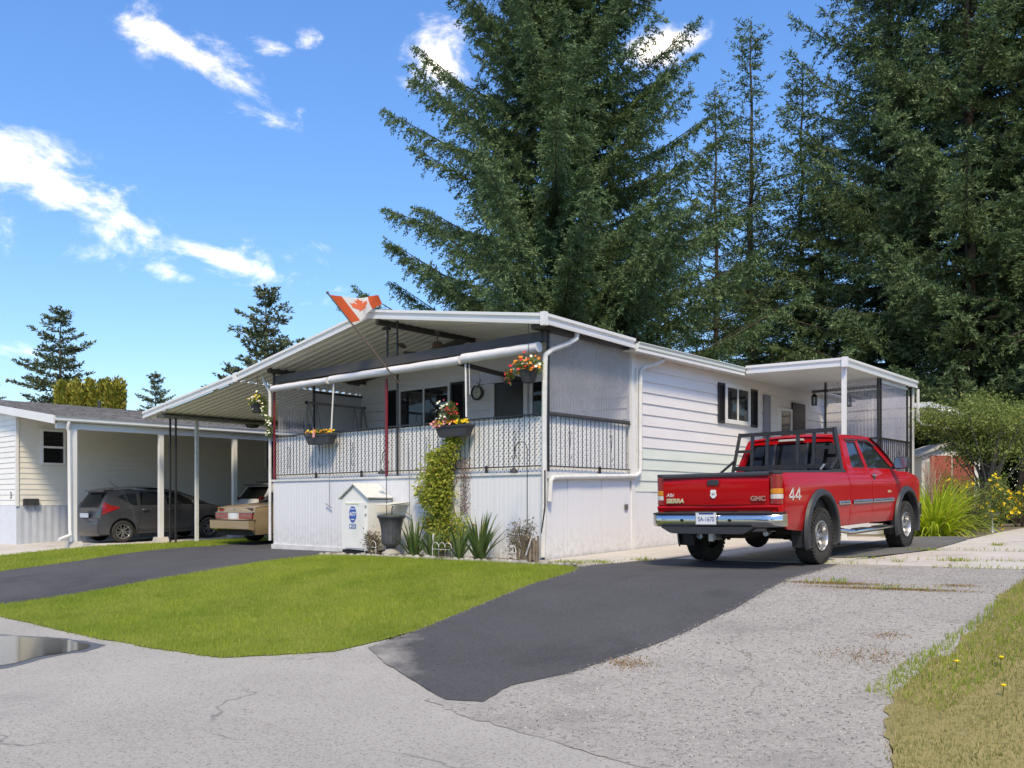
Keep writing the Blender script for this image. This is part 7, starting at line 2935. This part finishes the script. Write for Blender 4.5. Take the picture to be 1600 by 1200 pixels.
# garden sheds
def gshed(name, x, y, rz, w, d, h, label, doorw=True):
    t = thing(name, (x, y, g(x, y)), label, "shed", "garden sheds beyond the fruit tree")
    OFF[t.name] = Vector((0, 0, 0))
    t.rotation_euler = (0, 0, rz)
    PW = simple("white_painted_shed", (.72, .72, .71), .6, dirt=(.35, .33, .3), damt=.4, dscale=3)
    m = MB()
    m.prism([(-w / 2, 0), (w / 2, 0), (w / 2, h), (0, h + w * .16), (-w / 2, h)], 0, .06)
    m.box(-w / 2, -w / 2 + .05, .06, d, 0, h)
    m.box(w / 2 - .05, w / 2, .06, d, 0, h)
    m.box(-w / 2, w / 2, d - .05, d, 0, h)
    m.build("wall", PW, t)
    for s0, s1 in ((-w / 2 + .22, -.02), (.02, w / 2 - .22)):
        MB().box(s0, s1, -.03, -.003, .08, h - .08).build("door", simple("red_shed_door", (.36, .085, .06), .6, var=.2), t)
    for s_ in (1, -1):
        m = MB()
        e = w / 2 + .15
        m.add([(0, -.15, h + w * .16 + .06), (s_ * e, -.15, h - .05), (s_ * e, d + .1, h - .05), (0, d + .1, h + w * .16 + .06), (0, -.15, h + w * .16), (s_ * e, -.15, h - .12), (s_ * e, d + .1, h - .12), (0, d + .1, h + w * .16)],
              [(0, 1, 2, 3), (4, 7, 6, 5), (0, 4, 5, 1), (1, 5, 6, 2)])
        m.build("roof", simple("grey_shed_roof", (.5, .5, .49), .7), t)
    return t


gshed("garden_shed", 2.25, 15.0, R(35), 1.6, 2.2, 2.0, "white garden shed with red doors beside the side porch")
gshed("garden_shed", 5.4, 18.6, R(32), 2.6, 2.4, 2.05, "white garden shed with wide red doors at the right edge")
t = thing("wooden_post", (2.72, 11.3, g(2.7, 11.3)), "weathered grey post standing by the side porch corner", "post")
MB().box(2.66, 2.76, 11.25, 11.35, g(2.7, 11.3) - .05, 1.95).build("post", simple("grey_wood", (.38, .37, .33), .8), t)
F_ = thing("iron_fence", (5.6, 17.2, g(5, 12)), "thin dark iron fence in front of the right hand red shed", "fence")
m = MB()
for k in (0, 1):
    a, b = Vector((4.6, 16.4, 1.15 - k * .75)), Vector((6.8, 18.0, 1.15 - k * .75))
    m.bar(a, b, .03)
m.build("fence_rail", BLACK, F_)
me = MB().box(-.012, .012, -.012, .012, 0, 1.0).mesh("picket", BLACK, None)
for k in range(18):
    p = Vector((4.6, 16.4, .3)).lerp(Vector((6.8, 18.0, .3)), k / 17)
    link("picket", me, F_, p - OFF[F_.name])

# ================================================================== CONIFERS
def conifer_meshes(seed, Ht, Rb, z0, lev, nbr, droop, up, power, twig, tuft, mat, bark, dens=1.0, gap=0.0, tl=(.20, .34), tw=(.07, .12), ragged=.25, hang=.4, trunk_r=None, topup=.5, ztop_dense=None, twigstep=.27, side_len=.30):
    """returns (crown mesh, trunk mesh, limb mesh): whorled limbs with side twigs and needle tufts"""
    rs = np.random.RandomState(seed)
    rr = random.Random(seed)
    tr = trunk_r or Ht * .013
    tm = MB()
    lean = [(rr.uniform(-.01, .01) * z, rr.uniform(-.01, .01) * z) for z in range(0, 40)]
    zs = [i * Ht / 12 for i in range(13)]
    cx = [0.0] + [rr.uniform(-.06, .06) for _ in zs[1:]]
    cy = [0.0] + [rr.uniform(-.06, .06) for _ in zs[1:]]
    tm.tube([(cx[i], cy[i], z - (.3 if i == 0 else 0)) for i, z in enumerate(zs)], [tr * (1.25 if i == 0 else 1) * (1 - i / 12.4) + .012 for i in range(13)], 9)
    lm = MB()
    TP, TD, TL, TR = [], [], [], []      # twig base, direction, length, rnd
    z = z0
    while z < Ht * .985:
        q = (Ht - z) / (Ht - z0)
        env = Rb * q ** power
        nn = nbr if q > .25 else max(3, int(nbr * .7))
        if ztop_dense and z > ztop_dense:
            nn = max(3, int(nn * .6))
        ph = rr.uniform(0, 6.28)
        for k in range(nn):
            if rr.random() < gap:
                continue
            a = ph + 2 * math.pi * k / nn + rr.uniform(-.35, .35)
            L = env * rr.uniform(1 - ragged * 1.7, 1 + ragged * .55) + .15
            zb = z + rr.uniform(-.15, .15)
            dr = droop * (.5 + .8 * q) + rr.uniform(-.08, .08) - (1 - q) * topup
            u_ = up * rr.uniform(.7, 1.3)
            ca, sa = math.cos(a), math.sin(a)
            bend = rr.uniform(-.12, .12)

            def pt(s, L=L, dr=dr, u_=u_, ca=ca, sa=sa, zb=zb, bend=bend):
                r = L * s
                side = bend * L * s * s
                return np.array((ca * r - sa * side, sa * r + ca * side, zb - dr * r + u_ * L * s ** 2.4))
            if L > .8:
                lm.tube([tuple(pt(s)) for s in (0, .33, .66, 1.0)], [.010 + L * .010, .008 + L * .007, .006 + L * .004, .004], 4, cap=False)
            ns = max(3, int(L / twigstep))
            for j in range(ns):
                s = .10 + .90 * (j + rr.random() * .6) / ns
                if s < .22 and rr.random() < .5:
                    continue
                p = pt(s)
                fwd = unit(pt(min(s + .03, 1.05)) - pt(s - .03))
                sidev = unit(np.cross(fwd, (0, 0, 1.0)))
                ll = (side_len * L * (1.05 - s) ** .75 + .28) * rr.uniform(.7, 1.2)
                for sg in (-1, 1):
                    if rr.random() > dens:
                        continue
                    d = unit(fwd * rr.uniform(.5, .9) + sidev * sg * rr.uniform(.7, 1.0) + np.array((0, 0, rr.uniform(-hang, .12))))
                    TP.append(p)
                    TD.append(d)
                    TL.append(ll)
                    TR.append(rr.random())
            p = pt(.9)
            TP.append(p)
            TD.append(unit(pt(1.03) - pt(.9)))
            TL.append(.1 * L + .35)
            TR.append(rr.random())
        z += lev * rr.uniform(.7, 1.3) * (.55 + .6 * q)
    # leader
    TP.append(np.array((0, 0, Ht - .5)))
    TD.append(np.array((0, 0, 1.0)))
    TL.append(.8)
    TR.append(.5)
    TP, TD, TL, TR = np.array(TP), np.array(TD), np.array(TL), np.array(TR)
    # tufts along the twigs
    cnt = np.maximum(2, (TL / tuft).astype(int))
    idx = np.repeat(np.arange(len(TP)), cnt)
    n = len(idx)
    s = rs.rand(n)
    P = TP[idx] + TD[idx] * (s * TL[idx])[:, None]
    P[:, 2] -= (s ** 2) * TL[idx] * .18 * hang
    P += rs.normal(0, .025, (n, 3))
    D = TD[idx] * .8 + rs.normal(0, .55, (n, 3))
    D[:, 2] += -.25 * hang + .15
    L = rs.uniform(tl[0], tl[1], n) * (1.15 - .4 * s)
    W = rs.uniform(tw[0], tw[1], n)
    r = np.clip(.40 * TR[idx] + .35 * rs.rand(n) + .28 * s, 0, 1)
    D = unit(D)
    v, f = rhombs(P, D, perp(D, rs), L, W, rs, .1)
    crown = np_mesh("crown", v, f, mat, np.repeat(r, 4))
    return crown, tm.mesh("trunk", bark, smooth=60), lm.mesh("limbs", bark, smooth=60), n


def plant_conifer(ms, x, y, label, rot=0, s=1.0, sz=None, group="tall conifers behind the home", name="spruce_tree", z=None):
    t = thing(name, (x, y, (g(x, y) if z is None else z)), label, "tree", group)
    t.rotation_euler = (0, 0, rot)
    t.scale = (s, s, sz or s)
    link("trunk", ms[1], t)
    c = link("crown", ms[0], t)
    c["kind"] = "stuff"
    link("limbs", ms[2], t)["kind"] = "stuff"
    return t


HERO = conifer_meshes(101, 26.5, 8.6, 2.0, .60, 8, .08, .31, .92, 1, .0175, NEEDLE, BARK, tl=(.10, .20), tw=(.030, .054), ragged=.36, hang=1.15, ztop_dense=20.5, twigstep=.115, side_len=.175, gap=.05, trunk_r=.30)
FIR = conifer_meshes(102, 24, 4.6, 2.5, .72, 6, .10, .24, .85, 1, .027, NEEDLE2, BARK, tl=(.12, .22), tw=(.032, .055), ragged=.5, gap=.16, hang=.8, twigstep=.18, side_len=.22, trunk_r=.26)
FIRB = conifer_meshes(103, 26, 5.6, 3.6, .66, 7, .14, .26, .55, 1, .025, NEEDLE2, BARK, tl=(.13, .24), tw=(.034, .06), ragged=.5, gap=.12, hang=.9, twigstep=.18, side_len=.22, trunk_r=.28)
SLIM = conifer_meshes(104, 18, 2.6, 1.5, .52, 6, .08, .18, .8, 1, .036, NEEDLE2, BARK, tl=(.12, .20), tw=(.034, .055), ragged=.6, gap=.28, hang=.5, twigstep=.20, side_len=.34, trunk_r=.15)
PINE = conifer_meshes(105, 14, 3.7, 2.0, .72, 7, .05, .10, .75, 1, .036, NEEDLE3, BARKG, tl=(.18, .30), tw=(.07, .12), ragged=.5, gap=.18, hang=.1, twigstep=.30, side_len=.34, trunk_r=.20)
for c_ in (HERO, FIR, FIRB, SLIM, PINE):
    pass

plant_conifer(HERO, -10.6, 13.6, "big bushy spruce with upswept branches, rising directly behind the deck roof", .6, 1.0)
plant_conifer(SLIM, -8.3, 21.0, "slim sparse fir just right of the big spruce", .3, 1.0, .98, name="fir_tree")
plant_conifer(SLIM, -8.2, 23.8, "tallest slim fir of the pointed pair right of the big spruce", 2.1, 1.30, 1.19, name="fir_tree")
plant_conifer(SLIM, -6.6, 25.4, "slim fir with a second tip right of the tallest slim one", 4.0, 1.25, 1.08, name="fir_tree")
plant_conifer(FIR, -5.2, 24.2, "lower dense dark fir above the side porch roof", 1.0, 1.12, .66, name="fir_tree")
plant_conifer(FIRB, -2.3, 23.7, "very tall fir whose bare trunk stands behind the side porch", 2.4, .93, 1.05, name="fir_tree")
plant_conifer(FIRB, 1.0, 21.6, "very tall dense fir behind the garden sheds", 4.2, .92, 1.0, name="fir_tree")
plant_conifer(FIR, 4.4, 22.0, "fir crowding the picture's right edge", .2, 1.15, .98, name="fir_tree")
plant_conifer(FIRB, 1.8, 26.5, "fir standing behind the others at the right", 5.5, 1.0, 1.05, name="fir_tree")
plant_conifer(FIR, -3.8, 29.0, "fir deep in the grove behind the side porch", 3.3, 1.25, 1.0, name="fir_tree")
plant_conifer(FIR, -9.9, 27.5, "dark fir filling the gap behind the slim firs", 5.1, 1.0, .62, name="fir_tree")
plant_conifer(FIRB, 7.0, 27.0, "fir farthest right, mostly outside the picture", 1.3, 1.0, .95, name="fir_tree")
plant_conifer(PINE, -53.3, 13.0, "open crowned pine beyond the neighbour's roof at the left", .5, 1.15, .99, group="distant pines at the left", name="pine_tree")
plant_conifer(PINE, -34.2, 16.6, "dense distant pine directly left of the flag", 2.6, 1.1, .92, group="distant pines at the left", name="pine_tree")
plant_conifer(PINE, -50.4, 18.2, "small distant pine peeping over the carport roof", 4.4, .7, .70, group="distant pines at the left", name="pine_tree")
plant_conifer(PINE, -58.8, 10.4, "distant pine cut by the picture's left edge", 1.6, .8, .66, group="distant pines at the left", name="pine_tree")
plant_conifer(FIR, 2.9, 24.2, "fir between the two dense firs at the right", 1.9, 1.15, 1.02, name="fir_tree")
plant_conifer(FIRB, 6.0, 31.0, "fir at the very back of the grove, far right", .7, 1.0, 1.1, name="fir_tree")
# bare leaning trunks among the firs at the right
for i, (x, y, dx, h, lb) in enumerate([(2.9, 19.5, .9, 6.5, "dark bare trunk leaning right below the firs"), (3.6, 20.5, .5, 8.5, "dark bare trunk beside the leaning one")]):
    t = thing("bare_tree", (x, y, g(x, y)), lb, "tree", "bare trunks under the firs")
    m = MB()
    m.tube([(x, y, g(x, y) - .2), (x + dx * .4, y, h * .5), (x + dx, y, h)], [.17, .14, .10], 9)
    m.build("trunk", BARK, t, smooth=60)
    m = MB()
    for k in range(10):
        a = rng.uniform(0, 6.28)
        zz = h * rng.uniform(.45, 1)
        m.tube([(x + dx * zz / h, y, zz), (x + dx * zz / h + math.cos(a) * .7, y + math.sin(a) * .7, zz - .1), (x + dx * zz / h + math.cos(a) * 1.3, y + math.sin(a) * 1.3, zz - .35)], [.03, .02, .008], 4)
    m.build("dead_limbs", BARK, t)["kind"] = "stuff"

# yellow green cedars behind the neighbour's roof
def column(x, y, h, r, label, seed):
    t = thing("cedar_tree", (x, y, g(x, y)), label, "tree", "yellow green cedars behind the neighbour's roof")
    rs = np.random.RandomState(seed)
    n = 9000
    zz = rs.rand(n)
    a = rs.rand(n) * 6.283
    lump = .86 + .09 * np.sin(a * 7 + zz * 5) + .07 * np.sin(a * 3 - zz * 17) + .05 * rs.rand(n)
    prof = np.minimum(1, (1.02 - zz) * 22) ** .5
    rr_ = r * lump * prof * (rs.rand(n) ** .18)
    P = np.stack([x + rr_ * np.cos(a), y + rr_ * np.sin(a), g(x, y) + .1 + zz * h * (1 + .05 * np.sin(a * 4 + seed))], 1)
    D = np.stack([np.cos(a) * .6, np.sin(a) * .6, np.ones(n)], 1) + rs.normal(0, .35, (n, 3))
    link("crown", leafmesh("crown", P, D, rs.uniform(.18, .34, n), rs.uniform(.09, .16, n), CEDAR, seed, off=OFF[t.name]), t)["kind"] = "stuff"
    MB().tube([(x, y, g(x, y) - .1), (x, y, h * .7)], .12, 7).build("trunk", BARK, t)


for i, (px_, lb) in enumerate(((-41.0, "leftmost yellow green cedar over the neighbour's roof"), (-39.7, "second yellow green cedar from the left, over the roof"), (-38.35, "third yellow green cedar, beside the narrow gap"), (-36.9, "rightmost yellow green cedar over the neighbour's roof"))):
    column(-40.55 + .65 * i, 8.32 + .58 * i, 7.0 + .1 * (i % 2), .52, lb, 200 + i)

# undergrowth and far trees closing the horizon
def mass(name, pts, n, mat, label, seed, ll=(.25, .5)):
    """lumpy belt of foliage: list of (x,y,r,h)"""
    rs = np.random.RandomState(seed)
    Ps, Ds = [], []
    tot = sum(r * h for _, _, r, h in pts)
    for x, y, r, h in pts:
        k = int(n * r * h / tot)
        d = unit(rs.normal(size=(k, 3)))
        q = rs.rand(k, 1) ** .35
        lump = 1 + .18 * np.sin(d[:, :1] * 5 + seed + x) + .15 * np.sin(d[:, 2:3] * 7 + y)
        P = d * q * lump * np.array((r, r, h * .55)) + np.array((x, y, h * .48))
        P[:, 2] = np.maximum(P[:, 2], -.4)
        Ps.append(P)
        Ds.append(d * .6 + rs.normal(0, .6, (k, 3)))
    P, D = np.concatenate(Ps), np.concatenate(Ds)
    n = len(P)
    o = link(name, leafmesh(name, P, D, rs.uniform(*ll, n), rs.uniform(ll[0] * .4, ll[1] * .5, n), mat, seed))
    return tag(o, label, "undergrowth" if "under" in name else "trees", kind="stuff")


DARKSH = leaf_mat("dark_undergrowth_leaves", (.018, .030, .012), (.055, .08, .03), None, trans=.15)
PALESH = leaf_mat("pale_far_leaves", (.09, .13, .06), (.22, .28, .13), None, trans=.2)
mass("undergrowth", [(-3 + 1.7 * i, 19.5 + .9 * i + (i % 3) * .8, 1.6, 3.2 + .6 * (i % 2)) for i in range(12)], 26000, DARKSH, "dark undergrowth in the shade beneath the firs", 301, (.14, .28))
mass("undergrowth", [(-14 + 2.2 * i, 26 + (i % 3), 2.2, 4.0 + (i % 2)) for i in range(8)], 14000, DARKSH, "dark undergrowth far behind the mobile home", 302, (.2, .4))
for i, (x, y, h, r, lb) in enumerate([(5.5, 38, 8.5, 4.5, "pale green broadleaf tree seen through the gap between fir trunks"), (-4.0, 44, 8.0, 5.0, "pale broadleaf tree deep behind the firs"), (-14, 46, 7.5, 5.0, "pale broadleaf tree glimpsed beneath the big spruce")]):
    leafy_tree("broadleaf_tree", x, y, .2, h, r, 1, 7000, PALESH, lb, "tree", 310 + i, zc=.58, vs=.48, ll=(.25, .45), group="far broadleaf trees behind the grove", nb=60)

# across the street, behind the photographer: lawn, trees and a pale house, seen only in reflections
sheet("far_pavement_lawn", [(-40, -48), (40, -48), (40, -22.2), (-40, -22.2)], LAWNM, -.02, 3.0)
for i in range(7):
    x = -24 + 9.0 * i + (i % 2) * 2
    leafy_tree("street_tree", x, -33 - (i * 5) % 6, -.6, 8.5 + (i * 3) % 4, 4.2, 1, 3600, SHRUBM, ["round broadleaf tree across the street, leftmost", "broadleaf tree across the street, second", "broadleaf tree across the street, third", "broadleaf tree across the street, middle", "broadleaf tree across the street, fifth", "broadleaf tree across the street, sixth", "broadleaf tree across the street, last"][i], "tree", 330 + i, zc=.6, vs=.46, ll=(.5, .9), group="trees across the street", nb=40)
for i, (x, y, h, lb) in enumerate([(19, 1, 7.5, "broadleaf tree on the lot to the right, nearest the road"), (21, 9, 8.5, "broadleaf tree on the lot to the right, beside the sheds"), (24, -5, 9, "largest broadleaf tree on the lot to the right"), (17.5, 16, 7, "broadleaf tree on the lot to the right, farthest back")]):
    leafy_tree("garden_tree", x, y, 0, h, 3.4, 1, 2600, SHRUBM, lb, "tree", 350 + i, zc=.6, vs=.46, ll=(.3, .5), group="garden trees on the lot to the right", nb=40)
B = thing("street_house", (0, -30, -.6), "low pale house across the street with a grey roof", "house")
MB().box(-8, 12, -34, -28, -.7, 2.2).build("wall", SIDING_N, B)
MB().prism([(-34.6, 2.2), (-27.4, 2.2), (-31, 3.7)], -8.5, 12.5, "X").build("roof", SHINGLE, B)
for i in range(4):
    MB().box(-6 + 5 * i, -4 + 5 * i, -27.99, -27.95, .4, 1.5).build("window", DARKGLASS, B)
